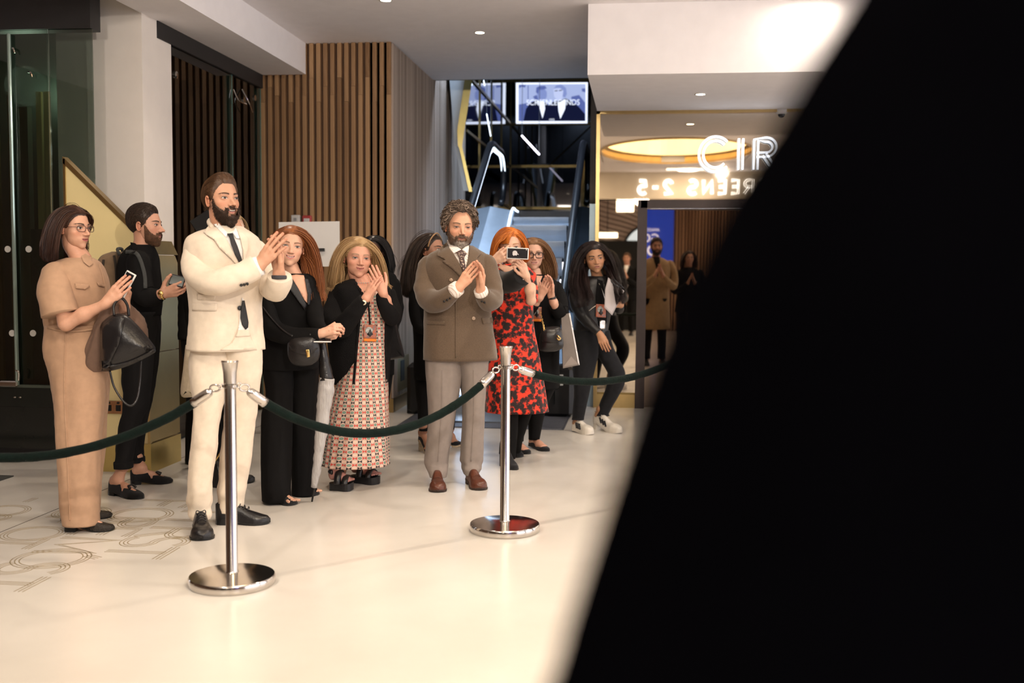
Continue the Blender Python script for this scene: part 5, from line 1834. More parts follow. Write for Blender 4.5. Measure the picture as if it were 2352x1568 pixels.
# ------------------------------------------------------------------ garments from outline rows
def rows_loft(rows, d, yaw=0.0, flat=0.62, seg=48, n=None, folds=0.0, nf=9, wr=0.004, wf=22.0, seed=0, sup=2.3, cap0=True, cap1=True, foldstart=0.2, stretch=(1, 1, 0.45), drift=0.0):
    """rows: (y, xl, xr[, dd[, depth_half]]) in photo pixels at distance d; each row is an oval section
    turned by yaw whose projected width equals the row's width"""
    A = np.array([list(r) + [0.0] * (4 - len(r)) if len(r) < 5 else list(r)[:4] for r in rows], float)
    dep = np.array([r[4] if len(r) > 4 else 0.0 for r in rows], float)
    A = np.concatenate([A, dep[:, None]], 1)
    n = n or max(10, len(rows) * 7)
    A = catmull(A, n)
    A[:, 3] += drift * np.linspace(0, 1, n) ** 1.5
    a = np.linspace(0, 2 * math.pi, seg, endpoint=False)
    ps = math.radians(yaw)
    lat = RGT * math.cos(ps) + FWD * math.sin(ps)
    fac = -FWD * math.cos(ps) + RGT * math.sin(ps)
    rings = []
    for i, (yv, xl, xr, dd, dp) in enumerate(A):
        D = d + dd
        c = P((xl + xr) / 2, yv, D)
        hw = max((xr - xl) / 2 * D / FPX, 0.004)
        fl = dp / hw if dp > 0 else flat
        ca, sa = np.cos(a), np.sin(a)
        ux = np.sign(ca) * np.abs(ca) ** (2 / sup)
        uy = np.sign(sa) * np.abs(sa) ** (2 / sup)
        # solve lateral half so that the projected half-width is hw
        pw = np.max(np.abs(ux * math.cos(ps) + uy * fl * math.sin(ps)))
        w = hw / max(pw, 0.2)
        s = i / (n - 1)
        f = 1.0
        if folds:
            gg = np.clip((s - foldstart) / (1 - foldstart), 0, 1)
            f = 1 + folds * gg * (np.sin(nf * a + 0.6 * np.sin(3 * a + seed)) * 0.6 + 0.4 * np.sin((nf * 2 - 1) * a + seed * 2 + s * 2))
        rings.append(c + (ux * w * f)[:, None] * lat + (uy * w * fl * f)[:, None] * fac)
    R = np.array(rings)
    if wr:
        cen = R.mean(1, keepdims=True)
        nr = unit(R - cen)
        R = R + nr * (snoise(R * np.array(stretch), wf * 2.2, seed, 3) * wr)[..., None]
    return loft(R, cap0, cap1)


def low_body(pts, name=None):
    """plain inner body under the clothes: torso and limbs as one surface. pts list of (a, b, r1, r2)"""
    P_ = np.array([q for e in pts for q in e[:2]])

    def sdf(p):
        d = None
        for a, b, r1, r2 in pts:
            e = sd_cone(p, a, b, r1, r2)
            d = e if d is None else smin(d, e, 0.03)
        return d
    return surface_nets(sdf, P_.min(0) - 0.16, P_.max(0) + 0.16, 0.022)


class Person:
    def __init__(s, label, d, base_px, skin, group=None, name='person'):
        s.d = d
        g = P(base_px[0], base_px[1], d)
        s.root = thing(name, (g[0], g[1], 0.0), label, 'person', group)
        s.skin = np.array(skin)
        s.body = []
        s.surf = []
        s.mats = [SKIN]

    def p(s, x, y, dd=0.0):
        return P(x, y, s.d + dd)

    def m(s, px):
        return px * s.d / FPX

    def part(s, name, parts, m, smooth=True, surf=False, parent=None, sharp=None, **k):
        V, Fs, mi = cat(parts)
        o = obj(name, V, Fs, m, parent or s.root, mi if isinstance(m, (list, tuple)) else None, smooth, sharp=sharp, **k)
        if surf:
            s.surf.append((V, Fs))
        return o

    def col_part(s, name, parts, m, parent=None):
        V, Fs, mi, c = join_col(parts, (0.5, 0.5, 0.5))
        return obj(name, V, Fs, m, parent or s.root, None, True, c)

    def bvh(s):
        return bvh_of(s.surf)

    def head(s, cx, cy, Hpx, dd=0.0, neck=None, neck_r=(0.054, 0.06), yaw=0, pitch=0, roll=0, seed=1, face=None, **q):
        s.h = Head(s.p(cx, cy, dd), s.m(Hpx), yaw, pitch, roll, s.skin, seed, **q)
        s.body += s.h.skin_parts(neck, neck_r, **(face or {}))
        s.mats = s.h.mats
        return s.h

    def arm_sleeve(s, pts, m, name='sleeve', wr=0.006, seg=26, n=34, round0=1.0, seed=0, wf=34, surf=True, parent=None, add=None, flat=None):
        """pts: (x, y, dd, radius_px)"""
        C = [s.p(a, b, c) for a, b, c, r in pts]
        R = [s.m(r) for a, b, c, r in pts]
        v, f = tube(C, R, seg, n, True, round0, False, wr, wf, seed, flat)
        if surf:
            s.surf.append((v, f))
        if add is not None:
            add.append((v, f))
        return v, f

    def hand(s, wr, tip, back, tdir, **k):
        """wr, tip: (x, y, dd) wrist and middle-finger direction; back, thumb: world direction vectors"""
        w, t = s.p(*wr), s.p(*tip)
        k.setdefault('skin', s.skin)
        parts, info = hand(w, t - w, back, tdir, **k)
        s.body += parts
        return info

    def finish(s, inner=None):
        if inner:
            v, f = low_body(inner)
            s.body.append((v, f, 0, np.tile(s.skin, (len(v), 1))))
        V, Fs, M, c = join_col(s.body, s.skin)
        return obj('body', V, Fs, s.mats, s.root, M, True, c)


def TOCAM(x=0.0, z=0.0, y=1.0):
    """direction in photo terms: x right, z up, y towards the camera"""
    return RGT * x + UP * z - FWD * y
# ------------------------------------------------------------------ cloth materials
def cloth(name, c, rough=0.85, bump=0.25, bs=500, var=0.10, vs=30, sheen=0.06, **k):
    return mat(name, c, rough, bump=bump, bscale=bs, var=var, vscale=vs, sheen=sheen, **k)


CREAM = cloth('cloth_cream', (0.70, 0.60, 0.49), var=0.05)
WHITE = cloth('cloth_white', (0.78, 0.76, 0.74), 0.7, var=0.03)
BLACKC = cloth('cloth_black', (0.0050, 0.0047, 0.0050), 0.85, sheen=0.0, spec=0.16)
BLACKS = cloth('cloth_black_soft', (0.006, 0.0055, 0.006), 0.9, bump=0.4, bs=200, sheen=0.0, spec=0.2)
SATIN = cloth('satin_black', (0.008, 0.008, 0.010), 0.45, sheen=0.0)
KHAKI = cloth('cloth_khaki', (0.40, 0.245, 0.155), var=0.07, bump=0.2)
LEATHB = mat('leather_black', (0.012, 0.011, 0.012), 0.28, bump=0.12, bscale=140, var=0.15, vscale=20, spec=0.5)
SUEDE = mat('suede_black', (0.008, 0.008, 0.010), 0.95, sheen=0.15, bump=0.2, bscale=300, var=0.2)
LEATHBR = mat('leather_brown', (0.085, 0.026, 0.014), 0.3, bump=0.08, bscale=120, var=0.3, vscale=14, spec=0.5)
GOLD = mat('gold', (0.75, 0.52, 0.20), 0.2, 1.0, var=0.04)
PHONEB = mat('phone_black', (0.012, 0.012, 0.015), 0.08, spec=0.6, var=0.02)
PHONEW = mat('phone_white', (0.75, 0.74, 0.72), 0.25, var=0.02)
BTN = mat('button_black', (0.012, 0.012, 0.014), 0.3, var=0.05)


def put_shoe(pp, heel_px, toe_px, upm, solem, heelm=None, label=None, **k):
    a, b = PZ(heel_px[0], heel_px[1], 0), PZ(toe_px[0], toe_px[1], 0)
    s = shoe(a, b, **k)
    u = pp.part('shoe', [s['upper']], upm, surf=True)
    pp.part('sole', [s['sole']], solem, parent=u, smooth=False)
    if 'heel' in s:
        pp.part('heel', [s['heel']], heelm or solem, parent=u, smooth=False)
    return u, s


def laces(pp, u, s, m, n=4, t0=0.40, t1=0.60, h0=0.078, h1=0.055):
    base, x, y, L, lift = s['frame']
    for i in range(n):
        t = t0 + (t1 - t0) * i / (n - 1)
        hh = h0 + (h1 - h0) * i / (n - 1)
        c = base + y * t * L + UP * (hh + lift(t))
        pp.part('lace', [tube([c - x * 0.022 - UP * 0.010, c + UP * 0.006, c + x * 0.022 - UP * 0.010], [0.0028] * 3, 6, 8)], m, parent=u)
    c = base + y * (t0 - 0.01) * L + UP * (h0 + 0.010)
    for sg in (-1, 1):
        lp = [c + x * sg * 0.024 * math.sin(w) + UP * (0.010 * math.sin(2 * w)) - y * 0.01 * math.sin(w) for w in np.linspace(0, math.pi, 8)]
        pp.part('lace_bow', [tube(lp, [0.0025] * 8, 6, 14)], m, parent=u)


def button(pp, px, py, rpx, m, bv, parent=None, name='button'):
    o = [(px + rpx * math.cos(a), py + rpx * math.sin(a)) for a in np.linspace(0, 2 * math.pi, 12, endpoint=False)]
    return pp.part(name, [patch(o, bv, 0.008, 3)], m, parent=parent)


def hair_obj(pp, parts, m, name='hair'):
    """parts (V, F, col)"""
    V, Fs, mi, c = join_col([(p[0], p[1], 0, p[2] if len(p) > 2 else None) for p in parts], m['c1'])
    return obj(name, V, Fs, m, pp.root, None, True, c)


def beard(h, thick, c1, c2, hz=0.02, grey=None, m=None, moust=True, low=-0.62, n=2600, rad=0.0008, ln=0.038, edge=1.35):
    """beard shell over jaw, chin and lip with short hairs"""
    L, T = h.L, h.T
    ta = np.abs((T + math.pi) % (2 * math.pi) - math.pi)
    x, y, z = np.abs(L[..., 0]), L[..., 1], L[..., 2]
    top = np.interp(ta, [0, 0.2, 0.35, 0.55, 0.9, 1.2, 1.4], [-0.335, -0.33, -0.25, -0.24, -0.17, hz, hz])
    m1 = np.clip((top - z) / 0.03, 0, 1) * np.clip((edge - ta) / 0.08, 0, 1) * np.clip((z - low) / 0.04, 0, 1)
    if moust:
        mo = np.exp(-((z + 0.205 + 0.35 * (x - 0.03).clip(0)) / 0.026) ** 4) * (x < 0.115) * (y > 0.2)
        si = np.exp(-((x - 0.115) / 0.028) ** 4) * (z < -0.19) * (z > -0.36) * (y > 0.15)
        m1 = np.maximum(m1, np.maximum(mo, si))
        lipm = (np.abs(z + 0.272) < 0.045 + h.q.get('open', 0)) & (x < 0.092) & (y > 0.2)
        m1 = np.where(lipm & (z > -0.325 - h.q.get('open', 0)), m1 * 0.0, m1)
    m1 = np.where(z < -0.30, np.maximum(m1, np.clip((-0.31 - h.q.get('open', 0) - z) / 0.02, 0, 1) * np.clip((1.0 - ta) / 0.1, 0, 1) * np.clip((y + 0.02) / 0.1, 0, 1)), m1)
    t = thick(L, ta) if callable(thick) else thick
    off = m1 * t * (1 + 0.25 * snoise(L, 70, h.seed, 2)) + 0.004
    Lb = L + h.D * off[..., None]
    Lb[..., 2] -= m1 * t * 0.35 * (z < -0.3)
    ok = (m1 > 0.12).ravel()
    Fs = [f for f in h.F if ok[list(f)].sum() >= 3]
    Vl = Lb.reshape(-1, 3)
    r = np.random.default_rng(h.seed + 3)
    c1, c2 = np.array(c1), np.array(c2)
    k = np.clip(0.5 + 0.6 * snoise(Vl, 60, h.seed + 2, 2), 0, 1)[:, None]
    col = c1 + (c2 - c1) * k
    if grey is not None:
        gm = np.clip((-0.33 - Vl[:, 2]) / 0.06, 0, 1)[:, None] * np.clip((0.22 - np.abs(Vl[:, 0])) / 0.08, 0, 1)[:, None]
        col = col * (1 - gm) + np.array(grey) * gm * (0.7 + 0.5 * k)
    idx = np.where((m1 > 0.2).ravel())[0]
    i = r.choice(idx, n)
    root = Vl[i]
    dv = unit(h.D.reshape(-1, 3)[i] * 0.5 + np.array([0, 0.1, -1.0]) + r.normal(size=(n, 3)) * 0.35)
    A = np.stack([root - dv * 0.01, root + dv * ln * 0.5 + h.D.reshape(-1, 3)[i] * 0.006, root + dv * ln], 1)
    v, f, cc = h.ribbons(h.w(A), rad, c1, c2)
    cc = np.repeat(col[i], 9, 0) * (0.8 + 0.5 * np.repeat(r.random((n, 1)), 9, 0))
    return [(h.w(Vl), Fs, col), (v, f, cc)]


def short_hair(h, thick, c1, c2, n=1400, ln=0.07, flow=None, recede=0.0, nape=-0.26, rad=0.0011, rough=0.006, grav=0.0, hl=None, jitter=0.25):
    V, Fs, L, m = h.cap(thick, recede, nape, rough=rough, hl=hl)
    r = np.random.default_rng(h.seed + 3)
    k = np.clip(0.5 + 0.5 * snoise(L.reshape(-1, 3), 40, h.seed, 2), 0, 1)[:, None]
    c1, c2 = np.array(c1), np.array(c2)
    col = c1 * 0.8 + (c2 * 0.8 - c1 * 0.8) * k
    okm = (m > -0.015)
    idx = np.where(okm.ravel())[0]
    wg = (np.cos(h.PH) * h.r ** 2 * (1 - 0.62 * np.cos(h.T))).ravel()[idx]
    i = r.choice(idx, n, p=wg / wg.sum())
    root = L.reshape(-1, 3)[i]
    D = h.D.reshape(-1, 3)[i]
    fl = flow(root) if flow else np.tile(np.array([0, 0.3, -0.8]), (n, 1))
    fl = fl + r.normal(size=(n, 3)) * jitter
    fl = unit(fl - D * np.sum(fl * D, 1, keepdims=True) * 0.85)
    lv = ln * (0.6 + 0.8 * r.random((n, 1)))
    A = np.stack([root - D * 0.008, root + fl * lv * 0.33, root + fl * lv * 0.66, root + fl * lv], 1)
    bv = BVHTree.FromPolygons([Vector(q) for q in L.reshape(-1, 3)], h.F)
    for k_ in (1, 2, 3):
        for j_ in range(n):
            q = A[j_, k_] - HC
            dn = q / np.linalg.norm(q)
            ht = bv.ray_cast(Vector(HC + dn * 1.5), Vector(-dn))
            if ht[0] is not None:
                A[j_, k_] = np.array(ht[0]) + dn * (0.010 if k_ < 3 else 0.004 + 0.01 * r.random())
    v, f, cc = h.ribbons(h.w(A), rad, c1, c2)
    return [(V, Fs, col), (v, f, cc)]


def long_hair(h, length, c1, c2, part=0.0, n=1500, rad=0.0030, nseg=12, grav=0.22, coll=None, thick=0.045, nape=-0.30, recede=0.0, wave=0.0, wfreq=14, back=0.25, lenfun=None, pull=None, hl=None, forward=None, stiff=0.75):
    V, Fs, L, m = h.cap(thick, recede, nape, rough=0.004, hl=hl)
    k = np.clip(0.5 + 0.5 * snoise(L.reshape(-1, 3) * np.array([1, 1, 0.2]), 60, h.seed, 2), 0, 1)[:, None]
    a, b = np.array(c1), np.array(c2)
    col = a * 0.85 + (b - a) * 0.85 * k
    roots, D, T = h.scalp_roots(n, recede, nape + 0.03, hl=hl)
    rad = rad * 0.66
    sg = np.sign(roots[:, 0] - part)
    d0 = np.stack([sg * (0.9 - 0.6 * np.clip(-roots[:, 1], 0, 1)), -back * np.ones(n) - 0.5 * np.clip(-roots[:, 1], 0, 1), -0.15 * np.ones(n)], 1)
    d0 = unit(d0 - D * np.sum(d0 * D, 1, keepdims=True))
    drop = (roots[:, 2] + 0.2)
    ln = (length + drop * 0.9) * (0.92 + 0.12 * np.random.default_rng(h.seed).random(n))
    if lenfun is not None:
        ln = ln * lenfun(roots)
    v, f, cc = h.strands(roots, d0, ln, nseg, grav, rad, out0=thick * 0.6, coll=coll, hug=thick * 0.75, wave=wave, wfreq=wfreq, pull=pull, c1=c1, c2=c2, stiff=stiff)
    return [(V, Fs, col), (v, f, cc)]


def body_coll(h, neck, shL, shR, r=0.07, nr=0.062):
    """neck and shoulder colliders in head units"""
    N, A, B = h.l(neck), h.l(shL), h.l(shR)
    return [(np.array([0, -0.06, -0.3]), N, nr / h.H, nr * 1.1 / h.H), (A, N, r / h.H, r * 1.1 / h.H), (N, B, r * 1.1 / h.H, r / h.H),
            (N + np.array([0, -0.05, -0.55]), N + np.array([0, 0, -1.6]), 0.13 / h.H, 0.13 / h.H)]


def phone(label, px, py, w, hgt, ang, d, face, frame=PHONEB, screen=PHONEB, th=0.009, tx=0.0):
    """flat phone: centre pixel, half sizes in metres; face: outward normal; ang: turn in the photo plane"""
    c = P(px, py, d)
    n = unit(face)
    a = math.radians(ang)
    u = unit(RGT * math.cos(a) + UP * math.sin(a))
    u = unit(u - n * (u @ n))
    v = np.cross(n, u)
    t = thing('phone', c, label, 'phone')
    V, Fs = obox(c, u, v, n, w, hgt, th, 0.003)
    obj('case', V, Fs, frame, t, None, False)
    V, Fs = obox(c + n * (th / 2 + 0.0004), u, v, n, w * 0.90, hgt * 0.80, 0.0008)
    obj('screen', V, Fs, screen, t, None, False)
    return t, c, u, v, n


# ================================================================== man in the cream suit
def cream_man():
    pp = Person('bearded man in a cream suit and black tie clapping', 5.55, (525, 1205), (0.56, 0.30, 0.195))
    neck = pp.p(527, 523, 0.02)
    jk = rows_loft([(519, 494, 556, 0.02, .08), (526, 474, 566, 0.02, .10), (536, 450, 579, 0, .12), (552, 432, 592, 0, .14), (590, 428, 600, 0, .15), (640, 432, 602, 0, .15),
                    (700, 440, 598, 0, .145), (750, 438, 600, 0, .15), (802, 433, 606, 0, .165)], 5.55, 40, seg=72, n=90, wr=0.007, seed=3)
    pp.surf.append(jk)
    jparts = [jk]
    sl1 = pp.arm_sleeve([(456, 570, -0.06, 29), (446, 606, -0.12, 29.5), (464, 640, -0.20, 30), (500, 648, -0.26, 30), (545, 634, -0.25, 28), (588, 614, -0.22, 25)], CREAM, wr=0.007, seed=1, add=jparts)
    sl2 = pp.arm_sleeve([(588, 572, 0.14, 24), (606, 616, 0.12, 27), (622, 655, 0.02, 29), (632, 664, -0.08, 29), (640, 650, -0.15, 27), (641, 633, -0.18, 25)], CREAM, wr=0.007, seed=2, add=jparts)
    J = pp.part('jacket', jparts, CREAM)
    bv = bvh_of([jk, tube([pp.p(510, 470), neck, neck - UP * 0.1], [0.055, 0.066, 0.07], 20, 10)])
    pp.part('shirt', [patch([(488, 506), (505, 520), (522, 537), (536, 530), (543, 524), (552, 545), (558, 575), (557, 606), (551, 608), (535, 575), (518, 548), (500, 526)], bv, 0.005, 5)], WHITE)
    pp.part('shirt_collar', [patch([(489, 503), (500, 510), (524, 536), (519, 545), (505, 530), (490, 514)], bv, 0.014, 4), patch([(534, 533), (541, 522), (546, 532), (551, 548), (543, 548)], bv, 0.014, 4)], WHITE)
    pp.part('collar', [tube([pp.p(486, 520, -0.03), pp.p(483, 508, 0.05), pp.p(506, 501, 0.13), pp.p(540, 508, 0.11), pp.p(556, 524, 0.04)], [0.012, 0.017, 0.018, 0.017, 0.012], 12, 24, round0=1, round1=1)], CREAM, parent=J)
    pp.part('lapel', [patch([(482, 514), (490, 516), (505, 530), (519, 546), (535, 576), (553, 610), (548, 613), (532, 595), (505, 570), (492, 550), (475, 540), (467, 533)], bv, 0.013, 5)], CREAM, parent=J)
    pp.part('lapel', [patch([(545, 528), (552, 548), (558, 575), (559, 606), (566, 590), (572, 562), (570, 545), (560, 535)], bv, 0.013, 5)], CREAM, parent=J)
    tie = pp.part('tie', [patch([(522, 536), (535, 535), (538, 547), (546, 566), (556, 596), (557, 608), (552, 608), (540, 585), (531, 562), (528, 548)], bv, 0.018, 4)], SATIN)
    pp.part('tie_blade', [patch([(556, 690), (562, 690), (571, 740), (570, 752), (564, 757), (556, 746), (552, 730), (553, 708)], bv, 0.010, 5)], SATIN)
    # front opening below the button
    pp.part('shirt', [patch([(556, 682), (561, 690), (567, 735), (572, 758), (546, 762), (549, 742), (551, 715)], bv, 0.005, 5)], WHITE)
    pp.part('fly_front', [patch([(547, 758), (571, 757), (576, 772), (591, 804), (505, 804), (533, 787)], bv, 0.007, 6)], CREAM)
    pp.part('waistband', [patch([(546, 759), (571, 757), (576, 771), (541, 774)], bv, 0.012, 5)], CREAM)
    for o in ([(453, 675), (497, 676), (494, 689), (453, 688)], [(441, 696), (500, 697), (497, 714), (441, 713)]):
        pp.part('pocket_flap', [patch(o, bv, 0.007, 5)], CREAM, parent=J)
    for (x, y, r) in ((551, 707, 5.5),):
        button(pp, x, y, r, BTN, bv, J)
    bs = bvh_of([sl1])
    for x, y in ((554, 655), (561, 654), (568, 652)):
        button(pp, x, y, 3.6, BTN, bs, J)
    pp.part('cuff', [tube([pp.p(583, 616, -0.22), pp.p(598, 609, -0.22)], [pp.m(23.5), pp.m(22)], 22, 4)], WHITE)
    pp.part('cuff', [tube([pp.p(641, 640, -0.18), pp.p(641, 632, -0.18)], [pp.m(18.5), pp.m(16.5)], 22, 4)], mat('cuff_lining', (0.035, 0.033, 0.04), 0.7, var=0.1))
    # trousers
    lg1 = rows_loft([(745, 462, 548, 0, .11), (790, 440, 545, 0, .125), (840, 434, 540, -0.01, .125), (880, 438, 530, -0.04, .115), (930, 444, 514, -0.06, .10), (985, 441, 503, -0.08, .085), (1040, 436, 497, -0.09, .08), (1095, 431, 490, -0.09, .078),
                     (1130, 431, 488, -0.09, .076), (1150, 429, 488, -0.09, .076), (1165, 433, 485, -0.09, .07), (1180, 432, 487, -0.09, .074), (1190, 438, 484, -0.09, .068)], 5.55, 15, n=80, wr=0.007, wf=30, seed=6)
    lg2 = rows_loft([(745, 505, 578, 0.0, .11), (790, 500, 600, 0.0, .125), (840, 505, 604, 0.02, .12), (880, 514, 600, 0.03, .11), (930, 516, 592, 0.05, .095), (985, 511, 585, 0.06, .088), (1040, 507, 579, 0.07, .082), (1095, 503, 571, 0.08, .078),
                     (1125, 498, 566, 0.08, .078), (1145, 500, 562, 0.09, .072), (1160, 498, 560, 0.09, .074), (1174, 500, 554, 0.09, .066)], 5.55, 40, n=80, wr=0.007, wf=30, seed=7, drift=-0.06)
    pp.part('trousers', [lg1, lg2], CREAM, surf=True)
    u, s = put_shoe(pp, (460, 1213), (466, 1243), LEATHB, BLACKM, W=0.118, heel_h=0.02, height=0.085, toe_h=0.055, open_=(0.03, 0.30))
    laces(pp, u, s, BTN, h0=0.095, h1=0.082, t0=0.38)
    u, s = put_shoe(pp, (495, 1203), (622, 1202), LEATHB, BLACKM, W=0.10, heel_h=0.022, height=0.09, toe_h=0.045, open_=(0.03, 0.30), point=0.5)
    laces(pp, u, s, BTN, h0=0.098, h1=0.085, t0=0.38)
    # head
    h = pp.head(509, 459, 105, 0.0, neck, (0.058, 0.066), yaw=47, pitch=4, roll=0, seed=11, jaw=0.98, fw=0.95, nose=1.15, open=0.022, smile=0.5, teeth=1,
                face=dict(brow=(0.06, 0.03, 0.018), lips=(0.40, 0.15, 0.12), squint=0.85))
    HM = hair_mat('hair_brown', (0.050, 0.024, 0.012), (0.12, 0.06, 0.03))

    def tk(L, T):
        f = np.clip((L[..., 1] + 0.1) / 0.4, 0, 1) * np.clip((L[..., 2] - 0.25) / 0.2, 0, 1)
        bk = np.clip((-L[..., 1] - 0.1) / 0.2, 0, 1) * np.clip((0.2 - L[..., 2]) / 0.3, 0, 1)
        return 0.055 + 0.11 * f + 0.03 * bk
    hp = short_hair(h, tk, HM['c1'], HM['c2'], 3600, 0.26, lambda r: np.stack([np.sign(r[:, 0]) * 0.25, -np.ones(len(r)), -0.2 - 0.5 * (r[:, 1] < 0.0)], 1), recede=0.02, nape=-0.36, jitter=0.15)
    hair_obj(pp, hp, HM)
    BM = hair_mat('beard_dark', (0.022, 0.012, 0.008), (0.05, 0.026, 0.016), 0.6)
    hair_obj(pp, beard(h, lambda L, ta: np.interp(ta, [0, 0.5, 1.0], [0.085, 0.06, 0.03]), BM['c1'], BM['c2'], hz=0.03, low=-0.58), BM, 'beard')
    # hands
    pp.hand((594, 612, -0.22), (634, 560, -0.22), TOCAM(-0.35, 0.1, 0.9), TOCAM(-0.8, 0.5, 0.0), size=0.20, curl=(0.10, 0.16, 0.10), spread=0.10, thumb=(0.5, 0.2), arm=pp.p(560, 630, -0.23), arm_r=(0.030, 0.034))
    pp.hand((641, 632, -0.17), (636, 575, -0.15), TOCAM(0.6, -0.1, -0.8), TOCAM(0.3, 0.3, 0.9), size=0.20, curl=(0.22, 0.3, 0.2), spread=0.05, thumb=(0.5, 0.3), arm=pp.p(640, 655, -0.15), arm_r=(0.030, 0.034))
    hip, sh = pp.p(515, 780), pp.p(515, 580)
    inner(pp, hip, sh, neck, 0.09, [lg1, lg2])



def inner(pp, hip, sh, neck, r=0.08, legs=(), seg=48):
    pr = [(hip, sh, r, r), (sh, np.asarray(neck), 0.06, 0.045)]
    for V, _ in legs:
        C = np.asarray(V).reshape(-1, seg, 3).mean(1)[12::8]
        C = np.concatenate([C, [np.asarray(V).reshape(-1, seg, 3).mean(1)[-1]]])
        pr.append((hip, C[0], 0.04, 0.03))
        for a, b in zip(C[:-1], C[1:]):
            pr.append((a, b, 0.030, 0.030))
    pp.finish(pr)


cream_man()
# ------------------------------------------------------------------ shared bits for the other people
def glasses(pp, h, m, w=0.118, hh=0.072, y=0.43, r=0.0020, lens=None, z0=-0.012):
    pr = []
    for sx in (-1, 1):
        loop = [(sx * 0.148 + w * 0.93 * math.copysign(abs(math.cos(a)) ** 0.6, math.cos(a)), y - 0.05 * (abs(sx * 0.148 + w * math.cos(a)) / 0.27) ** 2, z0 + hh * math.copysign(abs(math.sin(a)) ** 0.7, math.sin(a))) for a in np.linspace(0, 2 * math.pi, 28)]
        pr.append(tube(h.w(loop), [r] * 28, 6, 56))
        pr.append(tube(h.w([(sx * 0.262, y - 0.05, z0 + 0.03), (sx * 0.33, 0.25, z0 + 0.03), (sx * 0.345, -0.02, z0 + 0.02)]), [r, r, r], 6, 12))
    pr.append(tube(h.w([(-0.036, y, z0 + 0.01), (0, y + 0.012, z0 + 0.02), (0.036, y, z0 + 0.01)]), [r] * 3, 6, 8))
    return pp.part('glasses', pr, m)


def cut_front(vf, poly):
    """leave out the camera-facing faces that fall inside the given outline (a garment's opening)"""
    V, Fs = vf
    V = np.asarray(V)
    g = np.asarray(poly, float)
    C = np.array([V[list(f)].mean(0) for f in Fs])
    q = proj(C)
    ins = np.zeros(len(C), bool)
    for i in range(len(g)):
        a, b = g[i], g[(i + 1) % len(g)]
        ins ^= ((a[1] > q[:, 1]) != (b[1] > q[:, 1])) & (q[:, 0] < (b[0] - a[0]) * (q[:, 1] - a[1]) / (b[1] - a[1] + 1e-12) + a[0])
    out = []
    for k, f in enumerate(Fs):
        n = np.cross(V[f[1]] - V[f[0]], V[f[2]] - V[f[0]])
        if ins[k] and (n @ (CAM - V[f[0]]) > 0 or len(f) > 8):
            continue
        out.append(f)
    return V, out


def edge_px(pp, line, r, bv, m, parent=None, name='hem_edge'):
    return pp.part(name, [ribbon(line, r, bv, 0.004, 5)], m, parent=parent)


def badge(pp, x0, y0, x1, y1, bv, orange=True):
    """card in a clear sleeve on a lanyard: dark swirl on a fiery ground"""
    P1, P2, P3, P4 = (x0, y0), (x1, y0 + 1), (x1 - 0.5, y1), (x0 - 0.5, y1 - 1)
    b = pp.part('pass_card', [patch([P1, P2, P3, P4], bv, 0.012, 6)], mat('card_fire', (0.16, 0.14, 0.15), 0.3, var=0.5, vscale=60, col2=(0.55, 0.12, 0.03)))
    cx, cy, w, h_ = (x0 + x1) / 2, (y0 + y1) / 2, (x1 - x0), (y1 - y0)
    pp.part('card_glow', [patch([(cx - w * 0.08 + w * 0.30 * math.cos(a), cy - h_ * 0.08 + h_ * 0.26 * math.sin(a)) for a in np.linspace(0, 6.28, 14, endpoint=False)], bv, 0.014, 4)], mat('card_grey', (0.36, 0.36, 0.34), 0.4, var=0.5, vscale=80), parent=b)
    pp.part('card_figure', [patch([(cx + w * (0.18 + 0.09 * math.sin(3 * a)) * math.cos(a), cy + h_ * 0.10 + h_ * (0.22 + 0.06 * math.cos(4 * a)) * math.sin(a)) for a in np.linspace(0, 6.28, 12, endpoint=False)], bv, 0.016, 4)], BTN, parent=b)
    if orange:
        pp.part('card_band', [patch([(x0, y1 - 1), (x1 - 0.5, y1), (x1 - 0.5, y1 + h_ * 0.18), (x0, y1 + h_ * 0.16)], bv, 0.012, 5)], mat('card_orange', (0.80, 0.22, 0.02), 0.5, var=0.05), parent=b)
    return b


def curls(h, n, c1, c2, hl=None, recede=0.0, nape=-0.22, base=0.12, rad=0.0022):
    """curly hair: springy loops standing off a thick scalp shell"""
    r = np.random.default_rng(h.seed + 21)
    V, Fs, L, m = h.cap(base * 0.75, recede, nape, rough=0.02, freq=26)
    k = np.clip(0.5 + 0.6 * snoise(L.reshape(-1, 3), 40, h.seed, 2), 0, 1)[:, None]
    a, b = np.array(c1), np.array(c2)
    col = (a + (b - a) * k) * 0.7
    roots, D, T = h.scalp_roots(n, recede, nape, margin=-0.01)
    A = []
    for i in range(n):
        d = D[i]
        u = unit(np.cross(d, r.normal(size=3)))
        w = np.cross(d, u)
        R = 0.040 + 0.034 * r.random()
        turns = 1.2 + 0.8 * r.random()
        ph = r.random() * 6.28
        hgt = base * (0.55 + 0.75 * r.random())
        lean = unit(r.normal(size=3) * 0.5 + np.array([0, 0, -0.5]))
        t = np.linspace(0, 1, 12)
        pts = roots[i] + d * (hgt * (0.5 + 0.5 * np.sin(t * 3.0)))[:, None] + (u * np.cos(ph + t * turns * 6.28)[:, None] + w * np.sin(ph + t * turns * 6.28)[:, None]) * R + lean * t[:, None] * 0.03
        A.append(pts)
    v, f, cc = h.ribbons(h.w(np.array(A)), rad, c1, c2, 0.6)
    return [(V, Fs, col), (v, f, cc)]


